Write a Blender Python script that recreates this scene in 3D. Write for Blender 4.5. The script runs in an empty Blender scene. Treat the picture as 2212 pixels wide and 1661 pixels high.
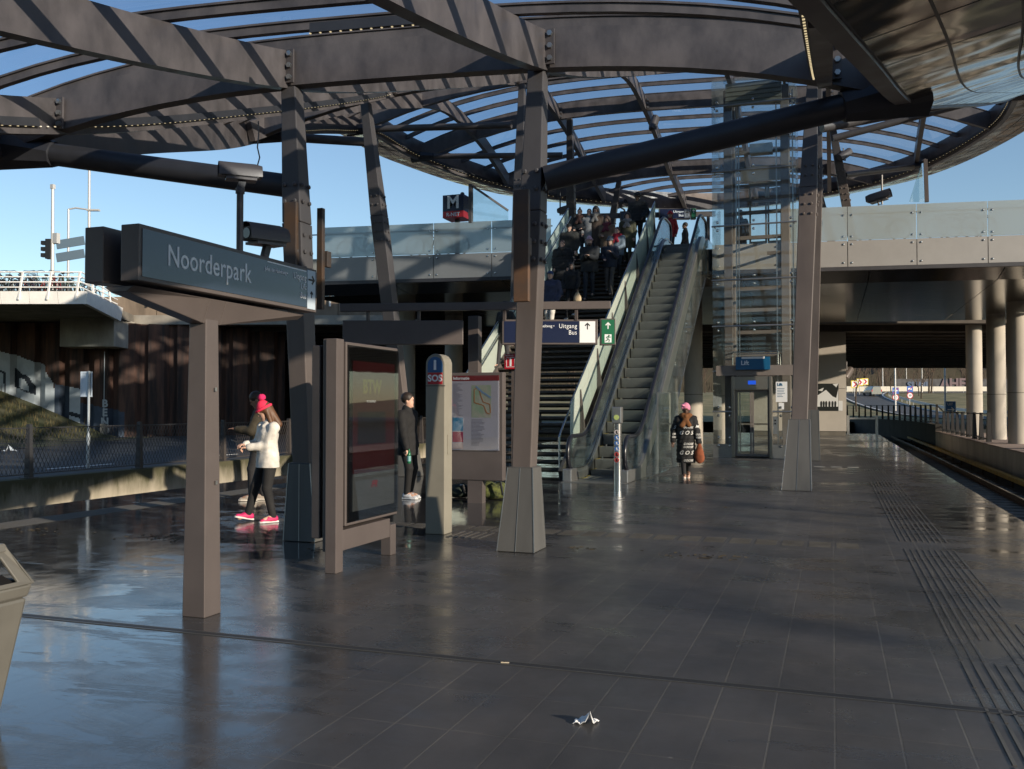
import bpy, bmesh, math, random
import numpy as np
from mathutils import Vector, Matrix, Euler
R = math.radians
random.seed(7)
sc = bpy.context.scene
col = sc.collection

# ------------------------------------------------------------------ camera
F_PX, CX, CY = 1971.0, 1106.0, 830.5          # focal length and centre in a 2212 px wide picture
YAW, PITCH, EYE = R(19.35), R(1.40), 1.60
cam_d = bpy.data.cameras.new("camera"); cam = bpy.data.objects.new("camera", cam_d); col.objects.link(cam)
cam.location = (0, 0, EYE); cam.rotation_euler = (R(90) + PITCH, 0, YAW)
cam_d.sensor_width = 36; cam_d.lens = F_PX / 2212 * 36; cam_d.clip_end = 3000; cam_d.clip_start = .05
sc.camera = cam
# ------------------------------------------------------------------ sky, sun, exposure
SUN_EL, SUN_DIR = R(15), Vector((.928, -.372, 0))     # towards the sun
w = bpy.data.worlds.new("World"); sc.world = w; w.use_nodes = True
nt = w.node_tree; bg = nt.nodes["Background"]
sky = nt.nodes.new("ShaderNodeTexSky"); sky.sky_type = 'NISHITA'; sky.sun_disc = False
sky.sun_elevation = SUN_EL; sky.sun_rotation = math.atan2(SUN_DIR.x, SUN_DIR.y)
sky.altitude = 0; sky.air_density = 1.0; sky.dust_density = .3; sky.ozone_density = 2.2
nt.links.new(sky.outputs[0], bg.inputs[0]); bg.inputs[1].default_value = .128
sun_d = bpy.data.lights.new("sun", 'SUN'); sun = bpy.data.objects.new("sun", sun_d); col.objects.link(sun)
sd = Vector((SUN_DIR.x * math.cos(SUN_EL), SUN_DIR.y * math.cos(SUN_EL), math.sin(SUN_EL)))
sun.rotation_euler = sd.to_track_quat('Z', 'Y').to_euler(); sun.location = sd * 60
sun_d.energy = 5.0; sun_d.angle = R(.7); sun_d.color = (1, .86, .68)
sc.view_settings.view_transform = 'Standard'; sc.view_settings.look = 'None'
sc.view_settings.exposure = 0.36; sc.view_settings.gamma = 1
sc.cycles.max_bounces = 8; sc.cycles.transparent_max_bounces = 24; sc.cycles.glossy_bounces = 4
sc.cycles.use_denoising = True
sc.cycles.caustics_reflective = False; sc.cycles.caustics_refractive = False; sc.cycles.sample_clamp_indirect = 6

# ------------------------------------------------------------------ measuring the photograph (2212 px coordinates -> points in the world)
Fv = Vector((-math.sin(YAW), math.cos(YAW), 0)); Rv = Vector((math.cos(YAW), math.sin(YAW), 0))
CAM = Vector((0, 0, EYE))
def ray(px, py):
    f = Fv * math.cos(PITCH) + Vector((0, 0, math.sin(PITCH))); u = Vector((0, 0, math.cos(PITCH))) - Fv * math.sin(PITCH)
    return f + Rv * ((px - CX) / F_PX) + u * ((CY - py) / F_PX)
def at_z(px, py, z=0): d = ray(px, py); return CAM + d * ((z - EYE) / d.z)
def at_y(px, py, Y): d = ray(px, py); return CAM + d * (Y / d.y)
def at_x(px, py, X): d = ray(px, py); return CAM + d * (X / d.x)
def at_d(px, py, D): d = ray(px, py); return CAM + d * (D / d.dot(Fv))
def W(r, d, z): v = Rv * r + Fv * d; return Vector((v.x, v.y, z))

# ------------------------------------------------------------------ mesh helpers
def tag(o, label=None, cat=None, group=None, kind=None):
    if label: o['label'] = label
    if cat: o['category'] = cat
    if group: o['group'] = group
    if kind: o['kind'] = kind
    return o
def empty(name, loc=(0, 0, 0), rz=0, label=None, cat=None, group=None):
    o = bpy.data.objects.new(name, None); col.objects.link(o); o.location = loc; o.rotation_euler = (0, 0, rz)
    o.empty_display_size = .2
    return tag(o, label, cat, group)
def copy_tree(o, parent=None):
    c = o.copy(); col.objects.link(c)
    if parent is not None: c.parent = parent
    for ch in list(o.children): copy_tree(ch, c)
    return c
def V3(p): return Vector(p)
class MB:
    def __init__(s): s.v = []; s.f = []; s.m = []; s.mi = 0
    def add(s, vs, fs):
        n = len(s.v); s.v += [tuple(v) for v in vs]
        for f in fs: s.f.append([i + n for i in f]); s.m.append(s.mi)
        return s
    def mat(s, i): s.mi = i; return s
    def quad(s, a, b, c, d): return s.add([a, b, c, d], [(0, 1, 2, 3)])
    def hexa(s, b, t):            # bottom four, top four (ccw from above)
        return s.add(list(b) + list(t), [(3, 2, 1, 0), (4, 5, 6, 7), (0, 1, 5, 4), (1, 2, 6, 5), (2, 3, 7, 6), (3, 0, 4, 7)])
    def box(s, c, size, rz=0, rot=None):
        hx, hy, hz = size[0] / 2, size[1] / 2, size[2] / 2
        M = rot if rot is not None else Matrix.Rotation(rz, 3, 'Z')
        c = V3(c); P = lambda x, y, z: c + M @ Vector((x, y, z))
        return s.hexa([P(-hx, -hy, -hz), P(hx, -hy, -hz), P(hx, hy, -hz), P(-hx, hy, -hz)], [P(-hx, -hy, hz), P(hx, -hy, hz), P(hx, hy, hz), P(-hx, hy, hz)])
    def lohi(s, lo, hi): return s.box([(a + b) / 2 for a, b in zip(lo, hi)], [b - a for a, b in zip(lo, hi)])
    def taper(s, p0, p1, s0, s1, ax=(1, 0, 0)):      # square column between two centres
        p0, p1 = V3(p0), V3(p1); x = V3(ax).normalized(); y = Vector((0, 0, 1)).cross(x)
        q = lambda p, sz: [p - x * sz[0] / 2 - y * sz[1] / 2, p + x * sz[0] / 2 - y * sz[1] / 2, p + x * sz[0] / 2 + y * sz[1] / 2, p - x * sz[0] / 2 + y * sz[1] / 2]
        return s.hexa(q(p0, s0), q(p1, s1))
    def sweep(s, pts, wd, ht, up=(0, 0, 1), base=0.):  # rectangular bar along a line; base: 0 = centred, 1 = pts on its underside
        pts = [V3(p) for p in pts]; n = len(pts); up = V3(up); rings = []
        for i, p in enumerate(pts):
            t = (pts[min(i + 1, n - 1)] - pts[max(i - 1, 0)]).normalized()
            x = t.cross(up).normalized(); u = x.cross(t).normalized()
            lo, hi = (-ht / 2, ht / 2) if base == 0 else (0, ht)
            rings.append([p - x * wd / 2 + u * lo, p + x * wd / 2 + u * lo, p + x * wd / 2 + u * hi, p - x * wd / 2 + u * hi])
        vs = [v for r in rings for v in r]; fs = [(3, 2, 1, 0), tuple(4 * (n - 1) + k for k in range(4))]
        for i in range(n - 1):
            for k in range(4):
                a, b = 4 * i + k, 4 * i + (k + 1) % 4; fs.append((a, b, b + 4, a + 4))
        return s.add(vs, fs)
    def bar(s, p0, p1, wd, ht=None, up=(0, 0, 1)):
        d = (V3(p1) - V3(p0)).normalized()
        if abs(d.dot(V3(up))) > .98: up = (0, 1, 0)
        return s.sweep([p0, p1], wd, ht or wd, up)
    def tube(s, pts, r, n=10, closed=False):
        pts = [V3(p) for p in pts]; N = len(pts); rs = r if isinstance(r, (list, tuple)) else [r] * N
        vs = []; ref = None
        for i, p in enumerate(pts):
            t = (pts[min(i + 1, N - 1)] - pts[max(i - 1, 0)])
            if closed: t = pts[(i + 1) % N] - pts[i - 1]
            t.normalize()
            if ref is None: ref = Vector((0, 0, 1)) if abs(t.z) < .9 else Vector((1, 0, 0))
            x = t.cross(ref).normalized(); ref = x.cross(t).normalized()
            vs += [p + (x * math.cos(2 * math.pi * k / n) + ref * math.sin(2 * math.pi * k / n)) * rs[i] for k in range(n)]
        fs = []
        for i in range(N if closed else N - 1):
            for k in range(n):
                a, b = i * n + k, i * n + (k + 1) % n; j = ((i + 1) % N) * n
                fs.append((a, j + k, j + (k + 1) % n, b))
        if not closed: fs += [tuple(range(n)), tuple(reversed(range((N - 1) * n, N * n)))]
        return s.add(vs, fs)
    def cyl(s, p0, p1, r, n=16, r1=None): return s.tube([p0, p1], [r, r if r1 is None else r1], n)
    def lathe(s, prof, c=(0, 0, 0), n=20):
        c = V3(c); vs = [c + Vector((r * math.cos(2 * math.pi * k / n), r * math.sin(2 * math.pi * k / n), z)) for r, z in prof for k in range(n)]
        fs = [(i * n + k, i * n + (k + 1) % n, (i + 1) * n + (k + 1) % n, (i + 1) * n + k) for i in range(len(prof) - 1) for k in range(n)]
        fs += [tuple(reversed(range(n))), tuple(range((len(prof) - 1) * n, len(prof) * n))]
        return s.add(vs, fs)
    def ball(s, c, r, n=10, m=7):
        r = (r, r, r) if not isinstance(r, (tuple, list)) else r; c = V3(c); vs = []; fs = []
        for j in range(m + 1):
            a = math.pi * j / m
            for k in range(n):
                b = 2 * math.pi * k / n
                vs.append(c + Vector((r[0] * math.sin(a) * math.cos(b), r[1] * math.sin(a) * math.sin(b), -r[2] * math.cos(a))))
        for j in range(m):
            for k in range(n): fs.append((j * n + k, j * n + (k + 1) % n, (j + 1) * n + (k + 1) % n, (j + 1) * n + k))
        return s.add(vs, fs)
    def prism(s, poly, o, x, y, ext):   # poly 2-D on plane (o,x,y), extruded by vector ext
        o, x, y, ext = V3(o), V3(x), V3(y), V3(ext); n = len(poly)
        a = [o + x * p[0] + y * p[1] for p in poly]; b = [p + ext for p in a]
        return s.add(a + b, [tuple(range(n)), tuple(reversed(range(n, 2 * n)))] + [(i, n + i, n + (i + 1) % n, (i + 1) % n) for i in range(n)])
    def build(s, name, mats, parent=None, smooth=False, bevel=0, loc=None, fix=True):
        me = bpy.data.meshes.new(name); me.from_pydata(s.v, [], s.f)
        mats = mats if isinstance(mats, (list, tuple)) else [mats]
        for m in mats: me.materials.append(m)
        if len(mats) > 1: me.polygons.foreach_set('material_index', s.m)
        me.update()
        if fix:
            bm = bmesh.new(); bm.from_mesh(me); bmesh.ops.remove_doubles(bm, verts=bm.verts, dist=1e-6); bmesh.ops.recalc_face_normals(bm, faces=bm.faces); bm.to_mesh(me); bm.free()
        if smooth: me.polygons.foreach_set('use_smooth', [True] * len(me.polygons))
        o = bpy.data.objects.new(name, me); col.objects.link(o)
        if parent is not None: o.parent = parent
        if loc is not None: o.location = loc
        if smooth == 'auto':
            try: me.set_sharp_from_angle(angle=R(40))
            except Exception: pass
        if bevel:
            b = o.modifiers.new('bevel', 'BEVEL'); b.width = bevel; b.segments = 2; b.limit_method = 'ANGLE'; b.angle_limit = R(35)
        return o
_font = {}
def text(s, size, loc, rot, m, parent=None, name='lettering', ext=.0015, align='LEFT', bold=0, sx=1., spacing=1., shear=0, loc_is_world=True):
    c = bpy.data.curves.new('t', 'FONT'); c.body = s; c.size = size; c.extrude = ext; c.align_x = align; c.align_y = 'CENTER'; c.offset = bold
    c.space_character = spacing; c.shear = shear; c.resolution_u = 3; c.space_line = .95
    o = bpy.data.objects.new('t', c); col.objects.link(o)
    dg = bpy.context.evaluated_depsgraph_get(); dg.update()
    me = bpy.data.meshes.new_from_object(o.evaluated_get(dg)); bpy.data.objects.remove(o); bpy.data.curves.remove(c)
    me.name = name; me.materials.clear(); me.materials.append(m)
    ob = bpy.data.objects.new(name, me); col.objects.link(ob); ob.location = loc; ob.rotation_euler = rot; ob.scale = (sx, 1, 1)
    if parent is not None: ob.parent = parent
    return ob
def lin(c): return tuple(((x / 255) / 12.92 if x / 255 <= .04045 else ((x / 255 + .055) / 1.055) ** 2.4) for x in c)

# ------------------------------------------------------------------ materials
MATS = {}
def mat(name, c, rough=.5, metal=0, var=.0, vs=3., bump=0., bs=40., spec=.5, streak=0, dirt=None, coat=0, rvar=0):
    if name in MATS: return MATS[name]
    m = bpy.data.materials.new(name); m.use_nodes = True; n = m.node_tree; b = n.nodes['Principled BSDF']; MATS[name] = m
    b.inputs['Base Color'].default_value = (*c, 1); b.inputs['Roughness'].default_value = rough; b.inputs['Metallic'].default_value = metal
    b.inputs['Specular IOR Level'].default_value = spec; b.inputs['Coat Weight'].default_value = coat
    tc = n.nodes.new('ShaderNodeTexCoord'); geo = n.nodes.new('ShaderNodeNewGeometry')
    if var or rvar:
        nz = n.nodes.new('ShaderNodeTexNoise'); nz.inputs['Scale'].default_value = vs; nz.inputs['Detail'].default_value = 6; nz.inputs['Roughness'].default_value = .6
        mp = n.nodes.new('ShaderNodeMapping'); mp.inputs['Scale'].default_value = (1, 1, 1 if not streak else streak)
        n.links.new(geo.outputs['Position'], mp.inputs[0]); n.links.new(mp.outputs[0], nz.inputs['Vector'])
        if var:
            mx = n.nodes.new('ShaderNodeMix'); mx.data_type = 'RGBA'
            d = dirt or tuple(x * (1 - var) for x in c)
            mx.inputs[6].default_value = (*d, 1); mx.inputs[7].default_value = (*[min(1, x * (1 + var * .6)) for x in c], 1)
            cr = n.nodes.new('ShaderNodeValToRGB'); cr.color_ramp.elements[0].position = .36; cr.color_ramp.elements[1].position = .64
            n.links.new(nz.outputs[0], cr.inputs[0]); n.links.new(cr.outputs[0], mx.inputs[0]); n.links.new(mx.outputs[2], b.inputs['Base Color'])
        if rvar:
            mr = n.nodes.new('ShaderNodeMapRange'); mr.inputs[1].default_value = .35; mr.inputs[2].default_value = .65
            mr.inputs[3].default_value = max(.02, rough - rvar); mr.inputs[4].default_value = min(1, rough + rvar)
            n.links.new(nz.outputs[0], mr.inputs[0]); n.links.new(mr.outputs[0], b.inputs['Roughness'])
    if bump:
        nb = n.nodes.new('ShaderNodeTexNoise'); nb.inputs['Scale'].default_value = bs; nb.inputs['Detail'].default_value = 4
        n.links.new(geo.outputs['Position'], nb.inputs['Vector'])
        bp = n.nodes.new('ShaderNodeBump'); bp.inputs['Strength'].default_value = bump; bp.inputs['Distance'].default_value = .02
        n.links.new(nb.outputs[0], bp.inputs['Height']); n.links.new(bp.outputs[0], b.inputs['Normal'])
    return m
def glass(name, tint=(.9, .95, .95), dust=.0, dustc=(.6, .6, .58), gloss=.12, rough=.02, dscale=2., fres=.75):
    m = bpy.data.materials.new(name); m.use_nodes = True; n = m.node_tree; n.nodes.clear(); MATS[name] = m
    out = n.nodes.new('ShaderNodeOutputMaterial'); tr = n.nodes.new('ShaderNodeBsdfTransparent'); tr.inputs[0].default_value = (*tint, 1)
    gl = n.nodes.new('ShaderNodeBsdfGlossy'); gl.inputs[1].default_value = rough; gl.inputs[0].default_value = (.9, .95, 1, 1)
    lw = n.nodes.new('ShaderNodeLayerWeight'); lw.inputs[0].default_value = .25
    mr = n.nodes.new('ShaderNodeMath'); mr.operation = 'MULTIPLY_ADD'; mr.inputs[1].default_value = fres; mr.inputs[2].default_value = gloss * .35
    n.links.new(lw.outputs['Fresnel'], mr.inputs[0])
    mx = n.nodes.new('ShaderNodeMixShader'); n.links.new(mr.outputs[0], mx.inputs[0]); n.links.new(tr.outputs[0], mx.inputs[1]); n.links.new(gl.outputs[0], mx.inputs[2])
    last = mx
    if dust:
        df = n.nodes.new('ShaderNodeBsdfDiffuse'); df.inputs[0].default_value = (*dustc, 1); tl = n.nodes.new('ShaderNodeBsdfTranslucent'); tl.inputs[0].default_value = (*dustc, 1)
        ad = n.nodes.new('ShaderNodeMixShader'); ad.inputs[0].default_value = .5; n.links.new(df.outputs[0], ad.inputs[1]); n.links.new(tl.outputs[0], ad.inputs[2])
        geo = n.nodes.new('ShaderNodeNewGeometry'); nz = n.nodes.new('ShaderNodeTexNoise'); nz.inputs['Scale'].default_value = dscale; nz.inputs['Detail'].default_value = 8
        n.links.new(geo.outputs['Position'], nz.inputs['Vector'])
        r2 = n.nodes.new('ShaderNodeMapRange'); r2.inputs[1].default_value = .4; r2.inputs[2].default_value = .75; r2.inputs[3].default_value = dust * .4; r2.inputs[4].default_value = dust * 1.8
        n.links.new(nz.outputs[0], r2.inputs[0]); m2 = n.nodes.new('ShaderNodeMixShader'); n.links.new(r2.outputs[0], m2.inputs[0]); n.links.new(mx.outputs[0], m2.inputs[1]); n.links.new(ad.outputs[0], m2.inputs[2]); last = m2
    n.links.new(last.outputs[0], out.inputs[0]); return m
STEEL = mat('brown_steel', (.100, .084, .078), .48, .0, var=.14, vs=2.2, streak=.3, bump=.03, bs=60, rvar=.08)
STEELR = mat('roof_steel', (.122, .098, .090), .46, 0, var=.34, vs=2.6, streak=.6, bump=.04, bs=30, rvar=.1)
DARKST = mat('dark_steel', (.045, .042, .045), .45, .1, var=.15)
SKIRT = mat('column_skirt', (.105, .104, .100), .5, .1, var=.15, vs=4, streak=.15)
ALU = mat('aluminium', (.42, .42, .41), .32, .85, var=.1, vs=6)
CHROME = mat('stainless', (.6, .59, .57), .2, 1.)
BLACK = mat('black_rubber', (.012, .012, .013), .35)
CONC = mat('concrete', (.36, .33, .28), .85, var=.22, vs=1.6, streak=.4, bump=.15, bs=14)
CONCD = mat('concrete_dark', (.17, .155, .13), .9, var=.3, vs=1.2, streak=.4, bump=.2, bs=10)
PANEL = mat('fascia_panel', (.30, .285, .268), .45, .25, var=.06, vs=1.2)
SOFFIT = mat('soffit_panel', (.17, .155, .135), .16, .75, var=.1, vs=1.5)
WHITE = mat('white_paint', (.84, .83, .80), .5, var=.08, vs=2)
NAVY = mat('navy_sign', (.012, .018, .05), .25)
LETTER = mat('letter_white', (.80, .82, .84), .5)
LETTERB = mat('letter_black', (.01, .01, .012), .5)
RED = mat('red_sign', (.45, .012, .025), .35)
GREEN = mat('green_sign', (.01, .13, .06), .35)
BLUE = mat('blue_sign', (.008, .10, .22), .35)
SIGNWHITE = mat('sign_white', (.78, .80, .82), .4)
GLASS = glass('clear_glass', (.86, .91, .9), dust=.035, gloss=.1)
ROOFGLASS = glass('roof_glass', (.68, .79, .92), dust=.035, dustc=(.5, .5, .46), gloss=.05, dscale=1.6, fres=.18)
LIFTGLASS = glass('lift_glass', (.95, .965, .955), dust=.02, gloss=.08, fres=.34)
# ================================================================== THE SETTING
def nodes_of(m): return m.node_tree, m.node_tree.nodes, m.node_tree.links
def floor_material():
    m = bpy.data.materials.new('wet_tiles'); m.use_nodes = True; t, n, l = nodes_of(m); b = n['Principled BSDF']
    geo = n.new('ShaderNodeNewGeometry')
    def noise(scale, det=6, stretch=(1, 1, 1), rough=.6, dist=0):
        mp = n.new('ShaderNodeMapping'); mp.inputs['Scale'].default_value = stretch; l.new(geo.outputs['Position'], mp.inputs[0])
        z = n.new('ShaderNodeTexNoise'); z.inputs['Scale'].default_value = scale; z.inputs['Detail'].default_value = det; z.inputs['Roughness'].default_value = rough; z.inputs['Distortion'].default_value = dist
        l.new(mp.outputs[0], z.inputs['Vector']); return z.outputs[0]
    def rng(v, a, b_, c=0., d=1.):
        r = n.new('ShaderNodeMapRange'); r.inputs[1].default_value = a; r.inputs[2].default_value = b_; r.inputs[3].default_value = c; r.inputs[4].default_value = d; l.new(v, r.inputs[0]); return r.outputs[0]
    def math_(op, a, b_):
        r = n.new('ShaderNodeMath'); r.operation = op
        for i, x in enumerate((a, b_)):
            if isinstance(x, (int, float)): r.inputs[i].default_value = x
            else: l.new(x, r.inputs[i])
        return r.outputs[0]
    def mixc(f, a, b_):
        r = n.new('ShaderNodeMix'); r.data_type = 'RGBA'; l.new(f, r.inputs[0])
        for i, x in ((6, a), (7, b_)):
            if isinstance(x, tuple): r.inputs[i].default_value = (*x, 1)
            else: l.new(x, r.inputs[i])
        return r.outputs[2]
    # tiles 0.3 x 0.6 laid along the platform
    sw = n.new('ShaderNodeSeparateXYZ'); l.new(geo.outputs['Position'], sw.inputs[0]); cb = n.new('ShaderNodeCombineXYZ')
    l.new(sw.outputs[1], cb.inputs[0]); l.new(sw.outputs[0], cb.inputs[1])
    br = n.new('ShaderNodeTexBrick'); br.offset = 0; br.inputs['Scale'].default_value = 1; br.inputs['Brick Width'].default_value = .6; br.inputs['Row Height'].default_value = .3
    br.inputs['Mortar Size'].default_value = .0056; br.inputs['Mortar Smooth'].default_value = .3; br.inputs['Bias'].default_value = -.3
    br.inputs['Color1'].default_value = (.083, .079, .079, 1); br.inputs['Color2'].default_value = (.060, .059, .061, 1); br.inputs['Mortar'].default_value = (.14, .13, .112, 1)
    l.new(cb.outputs[0], br.inputs['Vector'])
    grain = noise(160, 2); stains = noise(1.1, 8, (1, .6, 1)); spots = noise(7, 4)
    c0 = mixc(rng(noise(.45, 7, (1, .7, 1), .65), .42, .68, 0, .8), br.outputs['Color'], (.085, .078, .072)); c1 = mixc(rng(stains, .40, .68), c0, (.040, .040, .041))
    c2 = mixc(rng(grain, .45, .75, 0, .35), c1, (.11, .105, .10))
    gum = n.new('ShaderNodeTexVoronoi'); gum.inputs['Scale'].default_value = 2.2; l.new(geo.outputs['Position'], gum.inputs['Vector'])
    c3 = mixc(rng(gum.outputs['Distance'], .018, .03, .75, 0), c2, (.15, .145, .135))
    # wet film: broad zones x ragged streaks
    zone = noise(.24, 4, (1, .8, 1)); rag = noise(1.5, 9, (.55, 1.4, 1), .72, .6)
    left = rng(sw.outputs[0], -1.8, -5.8, .0, .175)              # the left half of the platform has not dried
    right = rng(sw.outputs[0], .6, 1.7, 0, .12)
    wet = math_('ADD', math_('ADD', math_('MULTIPLY', zone, .55), math_('MULTIPLY', rag, .45)), math_('ADD', left, right))
    damp = rng(wet, .50, .59)
    pud = rng(wet, .60, .64)
    c4 = mixc(damp, c3, mixc(damp, c3, (.039, .040, .042)))
    l.new(c4, b.inputs['Base Color'])
    rough = math_('SUBTRACT', rng(noise(3.2, 6), .3, .7, .31, .46), math_('ADD', math_('MULTIPLY', damp, .17), math_('MULTIPLY', pud, .14)))
    l.new(math_('MAXIMUM', rough, .05), b.inputs['Roughness'])
    b.inputs['Specular IOR Level'].default_value = .5
    l.new(rng(damp, 0, 1, .0, .25), b.inputs['Coat Weight']); b.inputs['Coat Roughness'].default_value = .12
    bp = n.new('ShaderNodeBump'); bp.inputs['Distance'].default_value = .003; bp.inputs['Strength'].default_value = .5
    h = math_('ADD', math_('MULTIPLY', math_('SUBTRACT', 1, br.outputs['Fac']), .6), math_('MULTIPLY', grain, .18))
    dry = math_('SUBTRACT', 1, math_('MULTIPLY', pud, .85))
    rip = math_('MULTIPLY', noise(9, 3, (1, .5, 1)), .5)
    l.new(math_('ADD', math_('MULTIPLY', h, dry), rip), bp.inputs['Height']); l.new(bp.outputs[0], b.inputs['Normal'])
    return m
def ramp_z(name, lo, hi, z0, z1, rough=.9, ns=2.5, bump=.2):      # weathering that follows height (moss on a wall's top)
    m = bpy.data.materials.new(name); m.use_nodes = True; t, n, l = nodes_of(m); b = n['Principled BSDF']; b.inputs['Roughness'].default_value = rough
    geo = n.new('ShaderNodeNewGeometry'); s = n.new('ShaderNodeSeparateXYZ'); l.new(geo.outputs['Position'], s.inputs[0])
    mp = n.new('ShaderNodeMapping'); mp.inputs['Scale'].default_value = (1, 1, .25); l.new(geo.outputs['Position'], mp.inputs[0])
    nz = n.new('ShaderNodeTexNoise'); nz.inputs['Scale'].default_value = ns; nz.inputs['Detail'].default_value = 9; nz.inputs['Roughness'].default_value = .7; l.new(mp.outputs[0], nz.inputs['Vector'])
    a = n.new('ShaderNodeMath'); a.operation = 'MULTIPLY_ADD'; a.inputs[1].default_value = (z1 - z0) * 2.2; l.new(nz.outputs[0], a.inputs[0]); l.new(s.outputs[2], a.inputs[2])
    r = n.new('ShaderNodeMapRange'); r.inputs[1].default_value = z0 + (z1 - z0) * 1.1; r.inputs[2].default_value = z1 + (z1 - z0) * 1.1; l.new(a.outputs[0], r.inputs[0])
    mx = n.new('ShaderNodeMix'); mx.data_type = 'RGBA'; mx.inputs[6].default_value = (*lo, 1); mx.inputs[7].default_value = (*hi, 1); l.new(r.outputs[0], mx.inputs[0]); 
    m2 = n.new('ShaderNodeMix'); m2.data_type = 'RGBA'; m2.blend_type = 'MULTIPLY'; m2.inputs[0].default_value = .5; l.new(mx.outputs[2], m2.inputs[6]); l.new(nz.outputs[0], m2.inputs[7]); l.new(m2.outputs[2], b.inputs['Base Color'])
    bp = n.new('ShaderNodeBump'); bp.inputs['Strength'].default_value = bump; bp.inputs['Distance'].default_value = .02; l.new(nz.outputs[0], bp.inputs['Height']); l.new(bp.outputs[0], b.inputs['Normal'])
    return m
FLOOR = floor_material()
ASPHALT = mat('asphalt', (.055, .055, .056), .75, var=.25, vs=1.3, bump=.2, bs=60)
BALLAST = mat('ballast', (.055, .048, .042), .95, var=.5, vs=14, bump=.8, bs=25)
EARTH = mat('earth', (.10, .085, .045), .95, var=.45, vs=.8, bump=.5, bs=6, dirt=(.055, .062, .022))
MOSSWALL = ramp_z('mossy_concrete', (.50, .45, .36), (.085, .082, .045), -.55, .0)
XC, SK = -4.65, .149
# ground with the sunken track bed running through it
pr = [(-1500, .06), (-15.9, .06), (-15.9, -1.05), (6.4, -1.05), (6.4, .06), (1500, .06)]
g = MB()
for (x0, z0), (x1, z1), mi in zip(pr, pr[1:], (0, 2, 1, 2, 0)):
    g.mat(mi).quad((x0, -300, z0), (x1, -300, z1), (x1, 1500, z1), (x0, 1500, z0))
tag(g.build('ground', [ASPHALT, BALLAST, CONCD]), kind='structure')
PX0, PX1 = -12.1, 2.5
p = MB().lohi((PX0, -14, -.30), (PX1, 58, 0)).mat(1).lohi((PX0 + .5, -13.9, -1.05), (PX1 - .5, 57.9, -.302))
tag(p.build('platform', [FLOOR, CONCD]), kind='structure')
# slot drain across the platform
DRAINM = mat('drain_slot', (.028, .028, .029), .6)
d = MB().lohi((PX0 + .2, 5.36, .001), (PX1 - .2, 5.372, .005)).lohi((PX0 + .2, 5.428, .001), (PX1 - .2, 5.44, .005)).mat(1).lohi((PX0 + .2, 5.374, .001), (PX1 - .2, 5.426, .004))
tag(d.build('slot_drain', [mat('drain_rim', (.09, .09, .088), .35, .3), DRAINM]), 'narrow dark slot drain crossing the whole platform floor', 'drain')
# guidance lines in the paving
RIB = mat('guide_rib', (.118, .110, .098), .4, .2, var=.3, vs=3)
gl = MB(); y = -2.
while y < 57.5:
    if not 10.75 < y < 11.35:
        for k in range(9):
            if y > 8 or random.random() > .06: gl.lohi((.745 + k * .0635, y + .012, .0005), (.762 + k * .0635, min(57.6, y + .588), .005))
    y += .6
tag(gl.build('guidance_strip', RIB, fix=False), 'long ribbed metal guidance strip along the right platform edge', 'guide strip')
gx = MB(); x = -8.1
while x < .2:
    for k in range(7): gx.lohi((x + .03, 11.02 + k * .062, .0005), (x + .27, 11.044 + k * .062, .005))
    x += .3
tag(gx.build('guidance_strip', RIB, fix=False), 'row of ribbed guidance tiles crossing the platform behind the skirted columns', 'guide strip')
gx = MB()
for k in range(4): gx.lohi((-.9 + k * .42, 25.6, .0005), (-.62 + k * .42, 25.95, .005))
tag(gx.build('guidance_strip', mat('guide_pale', (.42, .39, .33), .5), fix=False), 'short row of pale tiles beside the lift', 'guide strip')
gx = MB()
for k in range(8): gx.lohi((-2.75 + k * .12, 28.2, .0005), (-2.69 + k * .12, 29.1, .005))
tag(gx.build('guidance_strip', RIB, fix=False), 'small patch of ribs in the floor before the lift door', 'guide strip')
gx = MB()
for k in range(5): gx.lohi((-4.5 + k * .1, 10.35, .0005), (-4.46 + k * .1, 10.9, .005))
tag(gx.build('guidance_strip', RIB, fix=False), 'small patch of ribs in the floor beside the help pillar', 'guide strip')
gx = MB()
for k in range(9): gx.lohi((PX0 + 1.3 + k * .0635, -2, .0005), (PX0 + 1.317 + k * .0635, 40, .005))
tag(gx.build('guidance_strip', mat('guide_dark', (.06, .057, .052), .45), fix=False), 'ribbed guidance strip along the left platform edge', 'guide strip')
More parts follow.
